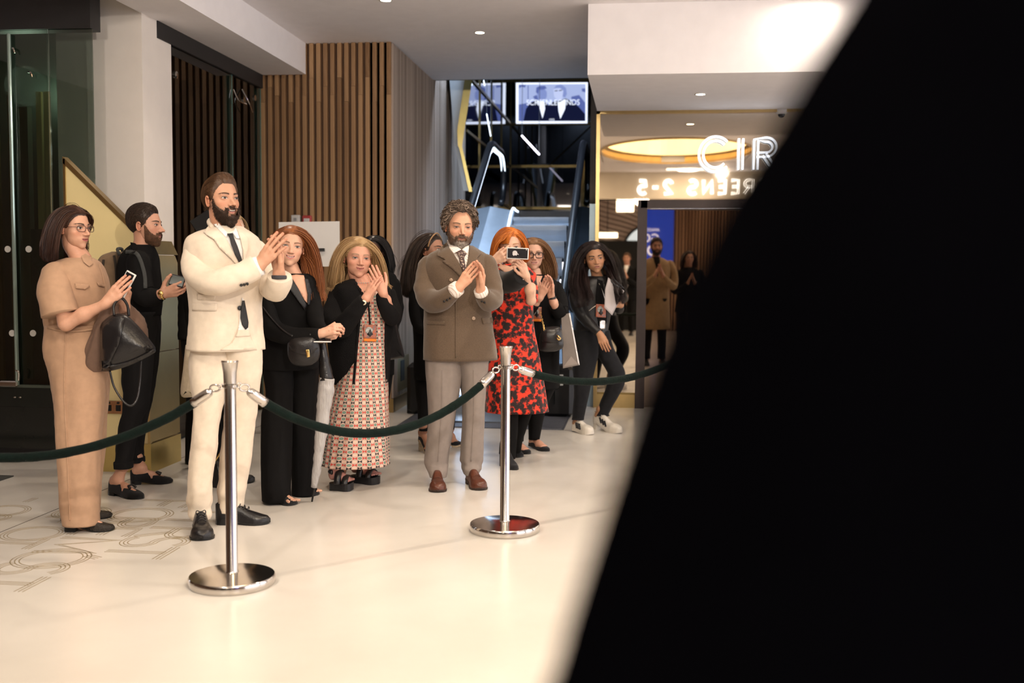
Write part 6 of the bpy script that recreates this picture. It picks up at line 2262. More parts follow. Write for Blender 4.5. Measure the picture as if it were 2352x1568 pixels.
# ================================================================== woman in khaki
def khaki_woman():
    pp = Person('woman with glasses in a khaki short-sleeved jumpsuit holding a phone', 5.62, (190, 1205), (0.60, 0.33, 0.225))
    neck = pp.p(186, 596, 0.0)
    bl = rows_loft([(592, 158, 210, 0, .075), (603, 128, 226, 0, .12), (622, 108, 236, 0, .165), (655, 101, 245, 0, .175), (690, 102, 247, 0, .165), (725, 105, 243, 0, .15), (756, 108, 240, 0, .14)], 5.62, 0, seg=64, n=70, wr=0.007, seed=21, wf=26)
    pp.surf.append(bl)
    pr = [bl]
    s1 = pp.arm_sleeve([(128, 634, -0.12, 33), (126, 662, -0.17, 37), (132, 694, -0.20, 38), (138, 722, -0.21, 39)], KHAKI, wr=0.008, seed=4, add=pr, wf=30)
    B = pp.part('blouse', pr, KHAKI)
    bv = bvh_of([bl])
    pp.part('collar', [patch([(186, 588), (196, 582), (210, 590), (214, 606), (205, 612), (192, 602)], bv, 0.010, 4)], KHAKI, parent=B)
    for o in ([(172, 650), (205, 653), (206, 658), (196, 665), (174, 662)], [(222, 647), (241, 655), (240, 660), (226, 656)]):
        pp.part('pocket_flap', [patch(o, bv, 0.010, 4)], KHAKI, parent=B)
    edge_px(pp, [(228, 606), (238, 640), (245, 690), (240, 740)], 2.5, bv, KHAKI, B, 'placket')
    lg = rows_loft([(746, 107, 240, -0.03, .13), (800, 103, 248, -0.04, .14), (860, 117, 246, -0.07, .13), (930, 127, 238, -0.10, .105), (1010, 132, 230, -0.12, .095), (1100, 137, 226, -0.13, .09), (1160, 140, 225, -0.14, .088), (1203, 147, 226, -0.14, .085)], 5.62, 0, seg=48, n=80, wr=0.008, wf=24, seed=23, drift=-0.09, stretch=(1.6, 1.6, 0.25))
    lg2 = rows_loft([(746, 120, 243, 0.06, .11), (860, 132, 250, 0.10, .11), (930, 142, 247, 0.11, .10), (1030, 150, 240, 0.11, .09), (1110, 150, 232, 0.11, .085), (1184, 152, 229, 0.11, .08)], 5.62, 0, seg=48, n=70, wr=0.008, wf=24, seed=24, drift=-0.08, stretch=(1.6, 1.6, 0.25))
    T = pp.part('trousers', [lg, lg2], KHAKI, surf=True)
    bt = bvh_of([lg])
    edge_px(pp, [(150, 760), (148, 900), (155, 1060), (160, 1195)], 3, bt, KHAKI, T, 'side_seam')
    pp.part('waist_seam', [ribbon([(108, 752), (150, 760), (200, 758), (240, 750)], 5, bvh_of([bl, lg]), 0.006, 5)], KHAKI, parent=T)
    WOV = mat('woven_black', (0.022, 0.017, 0.014), 0.4, bump=0.9, bscale=90, var=0.4, vscale=60, stretch=(1, 1, 3))
    for hp, tp in (((147, 1219), (264, 1217)), ((138, 1196), (259, 1186))):
        put_shoe(pp, hp, tp, WOV, BLACKM, W=0.092, heel_h=0.032, sole_t=0.006, height=0.07, toe_h=0.035, open_=(0.0, 0.50), square=0.4, point=0.3)
        a, b = PZ(*hp, 0), PZ(*tp, 0)
        pp.body += foot_skin(a, a + (b - a) * 0.90, a + (b - a) * 0.26 + UP * 0.09, UP, heel_h=0.03, skin=pp.skin, up=0.03, r=0.024, fr=0.66)
    h = pp.head(169, 523, 95, 0.0, neck, (0.048, 0.055), yaw=66, pitch=-2, roll=0, seed=31, jaw=0.88, fw=0.94, nose=1.05, smile=0.3, face=dict(brow=(0.06, 0.032, 0.02), lips=(0.36, 0.09, 0.09), squint=0.9))
    pull = lambda p, t: p - np.stack([np.zeros(len(p)), np.where((p[:, 0] < 0) & (p[:, 2] < 0.25) & (p[:, 1] > -0.12), 0.030, 0.0), np.zeros(len(p))], 1)
    HM = hair_mat('hair_darkbrown', (0.030, 0.012, 0.008), (0.075, 0.032, 0.018), 0.33)
    hair_obj(pp, long_hair(h, 0.78, HM['c1'], HM['c2'], part=0.0, coll=body_coll(h, neck, pp.p(140, 612, -0.12), pp.p(200, 612, 0.14), 0.06), n=1700, rad=0.0026, back=0.7, pull=pull), HM)
    glasses(pp, h, mat('glass_frame_tort', (0.10, 0.05, 0.04), 0.25, var=0.5, vscale=60), r=0.0018)
    pp.hand((243, 697, -0.22), (289, 648, -0.22), TOCAM(-0.1, 0.25, 1.0), TOCAM(-0.7, 0.7, 0.1), size=0.178, curl=(0.08, 0.12, 0.10), spread=0.03, thumb=(0.45, 0.2), arm=pp.p(152, 742, -0.21), arm_r=(0.023, 0.036), upper=pp.p(134, 668, -0.18))
    pp.hand((287, 706, -0.10), (296, 655, -0.12), TOCAM(1.0, 0.0, 0.2), TOCAM(-0.4, 0.5, 0.5), size=0.172, curl=(0.55, 1.0, 0.5), spread=0.02, thumb=(0.7, 0.3), arm=pp.p(250, 745, 0.0), arm_r=(0.023, 0.032))
    inner(pp, pp.p(172, 770), pp.p(170, 640), neck, 0.09, [lg, lg2])
    phone('white framed phone held by the woman in khaki', 287, 655, 0.148, 0.070, 66, 5.46, TOCAM(-0.35, 0.3, 0.9), PHONEW, PHONEB)
    # jacket over her arm
    OLV = cloth('cloth_taupe', (0.145, 0.085, 0.060), bump=0.3)
    t = thing('folded_jacket', pp.p(225, 850, -0.1), 'taupe jacket folded over the arm of the woman in khaki', 'jacket')
    v, f = rows_loft([(704, 240, 276, -0.10, .05), (730, 226, 276, -0.11, .06), (765, 212, 266, -0.12, .06), (800, 196, 258, -0.13, .055), (835, 184, 250, -0.13, .05), (852, 206, 244, -0.12, .04)], 5.62, 0, seg=60, n=50, folds=0.22, nf=5, foldstart=0.0, wr=0.006, seed=5)
    obj('drape', v, f, OLV, t)
    v, f = tube([pp.p(268, 706, -0.05), pp.p(292, 718, -0.06), pp.p(316, 748, -0.05), pp.p(324, 786, -0.03)], [0.04, 0.045, 0.046, 0.035], 20, 24, round0=1, round1=1, wr=0.008, seed=3)
    obj('sleeve', v, f, OLV, t)
    # handbag
    hb = thing('handbag', pp.p(295, 848, -0.16), 'black leather handbag hanging from the arm of the woman in khaki', 'handbag')
    ho = [(229, 752), (236, 738), (260, 722), (286, 722), (312, 742), (352, 790), (357, 802), (352, 812), (300, 838), (262, 850), (238, 852), (230, 842)]
    ho = catmull(np.array(ho + ho[:1], float), 48)[:-1]
    v, f = slab(ho, 5.40, 0.15, 0.35, bulge=0.02)
    obj('bag_body', v, f, LEATHB, hb)
    bb = bvh_of([(v, f)])
    v, f = ribbon([(236, 846), (298, 832), (352, 806)], 6, bb, 0.004, 6)
    obj('base_trim', v, f, LEATHB, hb)
    v, f = patch([(232, 752), (262, 728), (288, 730), (272, 792), (250, 838), (234, 836)], bb, 0.006, 8)
    obj('side_gusset', v, f, LEATHB, hb)
    v, f = tube([P(262, 724, 5.36), P(262, 700, 5.38), P(278, 684, 5.42), P(292, 700, 5.44), P(296, 726, 5.44)], [0.007] * 5, 8, 24)
    obj('handle', v, f, LEATHB, hb)
    v, f = tube([P(252, 850, 5.38), P(262, 888, 5.38), P(284, 922, 5.38), P(302, 931, 5.38), P(316, 912, 5.40), P(322, 870, 5.42), P(324, 826, 5.42)], [0.0055] * 7, 8, 40)
    obj('shoulder_strap', v, f, LEATHB, hb)


khaki_woman()


# ================================================================== man in black with a backpack
def black_man():
    pp = Person('bearded man in a black shirt and cropped black jeans with a backpack', 6.6, (310, 1120), (0.58, 0.31, 0.21))
    neck = pp.p(326, 572, 0.0)
    sh = rows_loft([(562, 302, 350, 0, .07), (574, 290, 356, 0, .11), (594, 281, 360, 0, .175), (640, 278, 364, 0, .19), (690, 283, 367, 0, .17), (724, 289, 366, 0, .15)], 6.6, 0, seg=56, n=60, wr=0.006, seed=41)
    pp.surf.append(sh)
    pr = [sh]
    s1 = pp.arm_sleeve([(318, 602, -0.16, 27), (322, 640, -0.2, 26), (332, 676, -0.22, 25), (352, 682, -0.24, 20), (366, 678, -0.25, 16)], BLACKC, seed=5, add=pr, wr=0.006)
    S = pp.part('shirt', pr, BLACKC)
    bv = bvh_of([sh, tube([pp.p(326, 540), neck], [0.055, 0.06], 16, 6)])
    pp.part('collar', [patch([(299, 556), (310, 558), (336, 580), (350, 592), (346, 602), (322, 586), (302, 572)], bv, 0.010, 4)], BLACKC, parent=S)
    a = rows_loft([(715, 288, 360, -0.04, .125), (800, 285, 352, -0.05, .12), (870, 284, 346, -0.09, .11), (915, 286, 343, -0.13, .10), (935, 284, 338, -0.15, .09), (965, 278, 324, -0.18, .075), (1010, 270, 312, -0.22, .066), (1056, 266, 303, -0.26, .062), (1060, 263, 305, -0.26, .066), (1074, 263, 305, -0.26, .066)], 6.6, 0, n=80, wr=0.007, wf=34, seed=42, drift=-0.10)
    b = rows_loft([(715, 300, 366, 0.05, .125), (800, 300, 364, 0.06, .115), (870, 298, 356, 0.07, .10), (925, 297, 346, 0.08, .09), (970, 295, 336, 0.09, .075), (1020, 297, 329, 0.1, .064), (1046, 298, 329, 0.1, .062), (1050, 296, 331, 0.1, .065), (1060, 296, 331, 0.1, .065)], 6.6, 0, n=80, wr=0.007, wf=34, seed=43, drift=-0.09)
    pp.part('jeans', [a, b], cloth('denim_black', (0.008, 0.0075, 0.008), 0.85, sheen=0.0, spec=0.2), surf=True)
    for hp, tp, lg_ in (((252, 1134), (329, 1146), a), ((299, 1112), (398, 1108), b)):
        u, s = put_shoe(pp, hp, tp, SUEDE, BLACKM, W=0.098, heel_h=0.02, sole_t=0.006, height=0.075, toe_h=0.04, open_=(0.02, 0.52), point=0.4)
        base, x, y, L, lift = s['frame']
        c = base + y * 0.60 * L + UP * 0.070
        for sg in (-1, 1):
            pp.part('tassel', [tube([c, c + x * sg * 0.016 + y * 0.008, c + x * sg * 0.02 + y * 0.03 - UP * 0.012], [0.004, 0.006, 0.008], 7, 8)], LEATHB, parent=u)
        aa, bb = PZ(*hp, 0), PZ(*tp, 0)
        pp.body += foot_skin(aa, aa + (bb - aa) * 0.94, aa + (bb - aa) * 0.26 + UP * 0.10, UP, heel_h=0.02, skin=pp.skin, r=0.031, fr=0.72, leg=lg_)
    h = pp.head(334, 517, 89, 0.0, neck, (0.058, 0.064), yaw=84, pitch=0, seed=44, jaw=1.0, nose=1.15, smile=0.2, face=dict(brow=(0.05, 0.028, 0.018), lips=(0.42, 0.17, 0.14), squint=0.75))
    HM = hair_mat('hair_blackbrown', (0.022, 0.013, 0.009), (0.055, 0.032, 0.02))
    hair_obj(pp, short_hair(h, lambda L, T: 0.025 + 0.05 * np.clip((L[..., 2] - 0.1) / 0.3, 0, 1), HM['c1'], HM['c2'], 3000, 0.06, lambda r: np.stack([np.sign(r[:, 0]) * 0.2, -0.4 * np.ones(len(r)), -0.6 * (r[:, 1] < 0.2)], 1), nape=-0.28), HM)
    BM = hair_mat('beard_brown', (0.05, 0.024, 0.013), (0.15, 0.075, 0.04), 0.6)
    hair_obj(pp, beard(h, 0.03, BM['c1'], BM['c2'], hz=0.0, n=2200, ln=0.02), BM, 'beard')
    pp.hand((370, 676, -0.25), (424, 660, -0.24), TOCAM(0.1, -0.35, 0.9), TOCAM(0.0, 1.0, 0.2), size=0.19, curl=(0.35, 0.7, 0.4), spread=0.03, thumb=(1.0, 0.3), arm=pp.p(335, 682, -0.22), arm_r=(0.027, 0.034))
    c = pp.p(373, 676, -0.25)
    ax = unit(pp.p(390, 671, -0.25) - c)
    w = pp.part('watch', [revolve(c - ax * 0.008, [(0.031, 0), (0.0335, 0.002), (0.0335, 0.014), (0.031, 0.016)], 24, ax)], GOLD)
    pp.part('watch_face', [revolve(c + TOCAM(0, 0.2, 1) * 0.032, [(0.001, 0), (0.017, 0), (0.016, 0.006), (0.001, 0.006)], 20, TOCAM(0, 0.2, 1))], GOLD, parent=w)
    inner(pp, pp.p(325, 735), pp.p(322, 620), neck, 0.085, [a, b])
    phone('dark phone held by the man in the black shirt', 407, 645, 0.085, 0.070, -12, 6.36, TOCAM(0.15, 0.35, 0.9), PHONEB, mat('phone_screen', (0.02, 0.035, 0.03), 0.15, var=0.1))
    # backpack
    bp = thing('backpack', pp.p(258, 665, 0.05), 'tan canvas backpack with dark straps worn by the man in black', 'backpack')
    CAN = cloth('canvas_tan', (0.19, 0.125, 0.075), bump=0.4)
    v, f = rows_loft([(578, 262, 282, 0.03, .06), (590, 240, 284, 0.03, .13), (620, 226, 286, 0.03, .15), (660, 222, 286, 0.03, .15), (700, 226, 286, 0.03, .14), (712, 240, 284, 0.03, .1)], 6.62, 0, seg=40, n=40, wr=0.006, sup=3.0, seed=6)
    obj('pack_body', v, f, CAN, bp)
    bb = bvh_of([(v, f)])
    for ln in ([(238, 596), (236, 620), (244, 660), (242, 690)], [(262, 586), (266, 612), (268, 650)]):
        v, f = ribbon(ln, 6, bb, 0.006, 5)
        obj('piping', v, f, cloth('strap_dark', (0.03, 0.022, 0.016)), bp)
    v, f = ribbon([(288, 578), (310, 580), (322, 596), (332, 630), (334, 662)], 9, bvh_of(pp.surf), 0.007, 5)
    obj('shoulder_strap', v, f, cloth('strap_grey', (0.035, 0.037, 0.036)), bp)
    v, f = tube([P(274, 584, 6.5), P(270, 572, 6.6), P(280, 572, 6.7), P(282, 584, 6.7)], [0.01] * 4, 8, 14)
    obj('top_handle', v, f, MATS['strap_grey'], bp)


black_man()


# ================================================================== person in black behind the cream suit
def hidden_person():
    pp = Person('person with blonde hair in black clothes standing behind the cream suit', 6.8, (505, 1110), (0.55, 0.33, 0.24))
    neck = pp.p(525, 560, 0.0)
    c = rows_loft([(556, 500, 552, 0, .07), (574, 460, 578, 0, .11), (600, 424, 586, 0, .15), (700, 414, 575, 0, .15), (790, 418, 566, 0, .14), (850, 428, 555, 0, .13)], 6.8, 0, seed=51)
    pr = [c]
    pp.arm_sleeve([(436, 612, -0.03, 22), (430, 690, -0.05, 21), (428, 780, -0.08, 18)], BLACKC, add=pr, seed=1)
    pp.arm_sleeve([(575, 612, 0.0, 20), (572, 700, 0.03, 19), (560, 770, 0.03, 15)], BLACKC, add=pr, seed=2)
    pp.part('coat', pr, BLACKC, surf=True)
    a = rows_loft([(830, 430, 500, 0.1, .1), (940, 428, 482, 0.2, .08), (1040, 427, 462, 0.3, .06), (1062, 428, 458, 0.3, .055)], 6.8, 0, seed=52)
    b = rows_loft([(830, 480, 552, -0.02, .1), (940, 488, 538, -0.05, .085), (1040, 489, 528, -0.08, .065), (1100, 490, 522, -0.1, .06)], 6.8, 0, seed=53)
    pp.part('trousers', [a, b], BLACKC, surf=True)
    put_shoe(pp, (490, 1114), (586, 1106), LEATHB, BLACKM, W=0.095, heel_h=0.02, height=0.10, toe_h=0.045, open_=(0.03, 0.3), point=0.5)
    put_shoe(pp, (430, 1062), (472, 1078), LEATHB, BLACKM, W=0.09, heel_h=0.02, height=0.10, toe_h=0.045, open_=(0.03, 0.3))
    h = pp.head(532, 528, 78, 0.0, neck, (0.05, 0.056), yaw=70, seed=54, jaw=0.9)
    HM = hair_mat('hair_blonde_pale', (0.34, 0.22, 0.11), (0.58, 0.42, 0.24))
    hair_obj(pp, long_hair(h, 0.5, HM['c1'], HM['c2'], n=600, coll=body_coll(h, neck, pp.p(480, 590), pp.p(560, 590))), HM)
    inner(pp, pp.p(500, 800), pp.p(510, 620), neck, 0.08, [a, b])
    tb = thing('tote_bag', P(425, 908, 6.45), 'pale cream tote bag hanging behind the man in the cream suit', 'tote bag')
    o = [(426, 792), (452, 790), (456, 850), (450, 904), (436, 912), (415, 906), (420, 850)]
    v, f = slab(catmull(np.array(o + o[:1], float), 30)[:-1], 6.45, 0.10, 0.4, bulge=0.015)
    obj('bag_body', v, f, cloth('canvas_cream', (0.72, 0.62, 0.46), bump=0.3), tb)
    for dx in (0, 16):
        v, f = tube([P(430 + dx, 796, 6.42), P(432 + dx, 772, 6.44), P(440 + dx, 770, 6.46), P(440 + dx, 796, 6.46)], [0.006] * 4, 6, 14)
        obj('handle', v, f, MATS['canvas_cream'], tb)
    sb = thing('shoulder_bag', P(502, 1138, 6.55), 'black shoulder bag with gold hardware hanging low behind the cream suit', 'handbag')
    v, f = slab(rrect(484, 1052, 524, 1136, 10), 6.52, 0.09, 0.35)
    obj('bag_body', v, f, LEATHB, sb)
    v, f = tube([P(492, 1060, 6.44), P(502, 1046, 6.44), P(514, 1030, 6.46), P(512, 1020, 6.5)], [0.007] * 4, 6, 14)
    obj('chain', v, f, GOLD, sb)
    bd = thing('black_display', P(470, 540, 8.2), 'tilted flat black panel behind the head of the cream suit man', 'panel')
    v, f = slab([(436, 508), (478, 480), (512, 530), (470, 560)], 8.2, 0.05, 0.1)
    obj('panel', v, f, BLACKM, bd, None, False)
    g = P(485, 545, 8.2)
    v, f = tube([g, (g[0], g[1], 0.02)], [0.02, 0.02], 10, 2)
    obj('post', v, f, BLACKM, bd)
    v, f = revolve((g[0], g[1], 0.0), [(0.001, 0), (0.18, 0), (0.18, 0.012), (0.02, 0.02), (0.001, 0.02)], 28)
    obj('foot_plate', v, f, BLACKM, bd)


hidden_person()


# ================================================================== redhead in a black suit
def redhead():
    pp = Person('smiling red-haired woman in a black trouser suit with a small crossbody bag', 6.2, (665, 1150), (0.64, 0.37, 0.26))
    neck = pp.p(676, 640, 0.0)
    j = rows_loft([(628, 650, 708, 0, .07), (640, 624, 722, 0, .10), (662, 606, 729, 0, .13), (700, 600, 732, 0, .14), (760, 602, 733, 0, .135), (800, 599, 734, 0, .14), (846, 599, 733, 0, .15)], 6.2, 25, seg=60, n=60, wr=0.006, seed=61)
    pp.surf.append(j)
    pr = [j]
    s1 = pp.arm_sleeve([(622, 672, -0.06, 23), (614, 716, -0.12, 24), (630, 758, -0.2, 24), (680, 772, -0.27, 20), (734, 768, -0.29, 14)], BLACKC, add=pr, seed=1)
    s2 = pp.arm_sleeve([(714, 668, 0.0, 18), (722, 710, -0.06, 19), (728, 744, -0.15, 18), (742, 762, -0.24, 14)], BLACKC, add=pr, seed=2)
    J = pp.part('jacket', pr, BLACKC)
    bv = bvh_of([j, tube([pp.p(672, 600), neck, neck - UP * 0.1], [0.05, 0.06, 0.07], 18, 8)])
    V, F_ = patch([(662, 634), (680, 630), (698, 632), (703, 650), (707, 676), (708, 698), (700, 690), (684, 662), (672, 644)], bv, 0.006, 4)
    pp.body.append((V, F_, 0, np.tile(pp.skin * np.array([0.97, 0.93, 0.92]), (len(V), 1))))
    pp.part('lapel', [patch([(656, 622), (668, 634), (684, 660), (704, 700), (700, 712), (684, 690), (662, 660), (650, 640)], bv, 0.014, 4)], SATIN, parent=J)
    pp.part('lapel', [patch([(700, 640), (708, 640), (716, 668), (712, 700), (706, 700), (707, 676)], bv, 0.014, 4)], SATIN, parent=J)
    bs = bvh_of([s1])
    button(pp, 712, 768, 2.5, BTN, bs, J)
    a = rows_loft([(838, 601, 680, -0.03, .12), (900, 611, 674, -0.03, .11), (960, 600, 672, -0.04, .10), (1050, 598, 670, -0.05, .10), (1148, 601, 669, -0.05, .10)], 6.2, 10, n=60, wr=0.007, wf=20, seed=62, drift=-0.07, stretch=(1.8, 1.8, 0.2))
    b = rows_loft([(838, 660, 733, 0.04, .12), (900, 664, 731, 0.08, .11), (960, 667, 729, 0.11, .10), (1050, 669, 728, 0.16, .10), (1134, 670, 729, 0.20, .10)], 6.2, 10, n=60, wr=0.007, wf=20, seed=63, drift=-0.09, stretch=(1.8, 1.8, 0.2))
    pp.part('trousers', [a, b], BLACKC, surf=True)
    for hp, tp in (((618, 1152), (681, 1160)), ((682, 1132), (731, 1138))):
        put_shoe(pp, hp, tp, SUEDE, BLACKM, W=0.085, heel_h=0.03, sole_t=0.008, height=0.075, toe_h=0.036, open_=(0.85, 0.99))
        aa, bb = PZ(*hp, 0), PZ(*tp, 0)
        pp.body += foot_skin(aa, aa + (bb - aa) * 1.0, aa + (bb - aa) * 0.25 + UP * 0.11, UP, heel_h=0.02, skin=pp.skin, toes=True, up=0.02, r=0.022, fr=0.6)
    h = pp.head(667, 566, 91, 0.0, neck, (0.047, 0.055), yaw=16, pitch=0, roll=7, seed=64, jaw=0.9, fw=0.98, cheek=1, nose=0.9, smile=1.0, open=0.012, teeth=1, face=dict(brow=(0.20, 0.10, 0.06), lips=(0.50, 0.17, 0.15), squint=0.85))
    HM = hair_mat('hair_auburn', (0.17, 0.048, 0.016), (0.36, 0.13, 0.045), 0.38)

    def pull(p, t):
        p = p.copy()
        rt = p[:, 0] < 0
        p[:, 1] += np.where((p[:, 2] < -0.45), 0.012, 0)
        return p
    hair_obj(pp, long_hair(h, 1.35, HM['c1'], HM['c2'], part=0.06, coll=body_coll(h, neck, pp.p(618, 668, -0.03), pp.p(715, 665, 0.05), 0.055), n=1700, rad=0.0026, nseg=15, back=0.35, pull=pull), HM)
    pp.hand((738, 766, -0.29), (771, 752, -0.30), TOCAM(-0.2, 0.6, 0.8), TOCAM(0.0, 0.5, 0.6), size=0.165, curl=(0.7, 0.8, 0.5), spread=0.02, thumb=(0.5, 0.5), arm=pp.p(715, 770, -0.28), arm_r=(0.022, 0.026))
    pp.hand((742, 776, -0.25), (768, 766, -0.30), TOCAM(0.7, 0.2, 0.6), TOCAM(-0.2, 0.9, 0.3), size=0.165, curl=(0.9, 0.9, 0.5), spread=0.02, thumb=(0.5, 0.4), arm=pp.p(728, 764, -0.2), arm_r=(0.022, 0.026))
    inner(pp, pp.p(667, 800), pp.p(668, 680), neck, 0.085, [a, b])
    phone('slim silver phone in the clasped hands of the red-haired woman', 740, 781, 0.10, 0.05, 30, 5.90, TOCAM(0.1, 0.9, 0.35), mat('phone_silver', (0.5, 0.48, 0.5), 0.25, 0.7, var=0.03), PHONEB)
    hb = thing('crossbody_bag', pp.p(697, 840, -0.22), 'small black leather crossbody bag with a gold clasp', 'handbag')
    o = [(660, 786), (672, 770), (700, 764), (724, 768), (733, 788), (735, 812), (726, 832), (698, 842), (672, 836), (661, 816)]
    o = catmull(np.array(o + o[:1], float), 50)[:-1]
    v, f = slab(o, 5.92, 0.08, 0.4, bulge=0.012)
    obj('bag_body', v, f, LEATHB, hb)
    bb = bvh_of([(v, f)])
    v, f = patch([(661, 788), (674, 769), (700, 764), (724, 769), (732, 786), (730, 800), (716, 812), (700, 816), (682, 812), (668, 804)], bb, 0.008, 6)
    fl = obj('flap', v, f, LEATHB, hb)
    v, f = patch([(702, 803), (710, 802), (712, 819), (705, 821)], bb, 0.016, 4)
    obj('clasp', v, f, GOLD, hb)
    v, f = tube([P(668, 774, 5.9), P(672, 768, 5.9), P(676, 774, 5.9)], [0.004] * 3, 6, 8)
    obj('strap_ring', v, f, GOLD, hb)
    v, f = ribbon([(602, 704), (622, 728), (648, 756), (672, 772)], 4, bvh_of(pp.surf), 0.008, 5)
    obj('strap', v, f, LEATHB, hb)
    um = thing('folded_umbrella', P(716, 1155, 6.05), 'folded clear umbrella with a black handle resting on its tip', 'umbrella')
    q = lambda x, y: P(x, y, 6.05 if y < 1000 else 6.05 + (y - 1000) / 155 * 0.06)
    v, f = tube([q(752, 868), q(748, 900), q(741, 960), q(732, 1040), q(722, 1118)], [0.042, 0.045, 0.038, 0.028, 0.018], 30, 40, wr=0.006, wf=60, seed=2)
    obj('canopy', v, f, mat('clear_vinyl', (0.62, 0.60, 0.60), 0.25, trans=0.35, bump=0.5, bscale=60, var=0.15, vscale=30, stretch=(3, 3, 0.3)), um)
    v, f = tube([q(722, 1116), q(719, 1136), q(716, 1156)], [0.009, 0.006, 0.005], 10, 8)
    obj('tip', v, f, BLACKM, um)
    v, f = tube([q(740, 788), q(743, 812), q(746, 845), q(750, 872)], [0.022, 0.026, 0.034, 0.040], 16, 14, wr=0.004, wf=60, seed=3)
    obj('handle_cover', v, f, LEATHB, um)
    for k in range(4):
        v, f = tube([q(738 + k * 6, 850), q(740 + k * 5, 868), q(738 + k * 6, 882 - (k % 2) * 5)], [0.005, 0.004, 0.003], 6, 8)
        obj('rib_end', v, f, BLACKM, um)


redhead()


# ================================================================== blonde woman in a patterned dress
def pattern_mat():
    m = mat('dress_pattern', (0.55, 0.36, 0.30), 0.8, sheen=0.1)
    nt = m.node_tree
    b = nt.nodes['Principled BSDF']
    a = nt.nodes.new('ShaderNodeAttribute'); a.attribute_name = 'puv'
    sep = nt.nodes.new('ShaderNodeSeparateXYZ')
    nt.links.new(a.outputs['Vector'], sep.inputs[0])

    def M(op, x, y=None, z=None):
        n = nt.nodes.new('ShaderNodeMath'); n.operation = op
        for i, q in enumerate((x, y, z)):
            if q is None:
                continue
            if isinstance(q, (int, float)):
                n.inputs[i].default_value = q
            else:
                nt.links.new(q, n.inputs[i])
        return n.outputs[0]
    u, v = sep.outputs[0], sep.outputs[1]
    col = M('FLOORED_MODULO', M('FLOOR', u), 2.0)
    row = M('FLOORED_MODULO', M('FLOOR', v), 2.0)
    fu, fv = M('SUBTRACT', M('FRACT', u), 0.5), M('SUBTRACT', M('FRACT', v), 0.5)
    au, av = M('ABSOLUTE', fu), M('ABSOLUTE', fv)
    disc = M('LESS_THAN', M('ADD', M('MULTIPLY', au, au), M('MULTIPLY', av, av)), 0.17)
    bow = M('LESS_THAN', av, M('ADD', M('MULTIPLY', au, 0.9), 0.06))
    bowm = M('MULTIPLY', bow, M('LESS_THAN', au, 0.44))
    sq = M('MULTIPLY', M('LESS_THAN', au, 0.38), M('LESS_THAN', av, 0.38))

    def mixc(f, c1, c2):
        n = nt.nodes.new('ShaderNodeMix'); n.data_type = 'RGBA'
        nt.links.new(f, n.inputs[0])
        for i, q in ((6, c1), (7, c2)):
            if isinstance(q, tuple):
                n.inputs[i].default_value = (*q, 1)
            else:
                nt.links.new(q, n.inputs[i])
        return n.outputs[2]
    bg = (0.50, 0.36, 0.30)
    green = mixc(disc, bg, (0.16, 0.24, 0.19))
    pinks = mixc(sq, bg, (0.72, 0.48, 0.38))
    redb = mixc(bowm, bg, (0.50, 0.05, 0.035))
    blk = mixc(bowm, bg, (0.02, 0.015, 0.02))
    r0 = mixc(col, green, redb)
    r1 = mixc(col, blk, pinks)
    nt.links.new(mixc(row, r0, r1), b.inputs['Base Color'])
    return m


def add_puv(o, px_per):
    """pattern coordinates: around the cloth and down it, in cells"""
    me = o.data
    V = np.array([v.co for v in me.vertices]) + np.array(origin_of(o.parent))
    c = V.mean(0)
    W = V - c
    x = W @ RGT
    y = W @ FWD
    r = np.sqrt(x * x + y * y)
    u = np.arctan2(x, -y) * np.maximum(np.median(r), 0.1) / px_per
    at = me.attributes.new('puv', 'FLOAT_VECTOR', 'POINT')
    at.data.foreach_set('vector', np.stack([u + 50, V[:, 2] / px_per + 50, np.zeros(len(V))], 1).ravel())


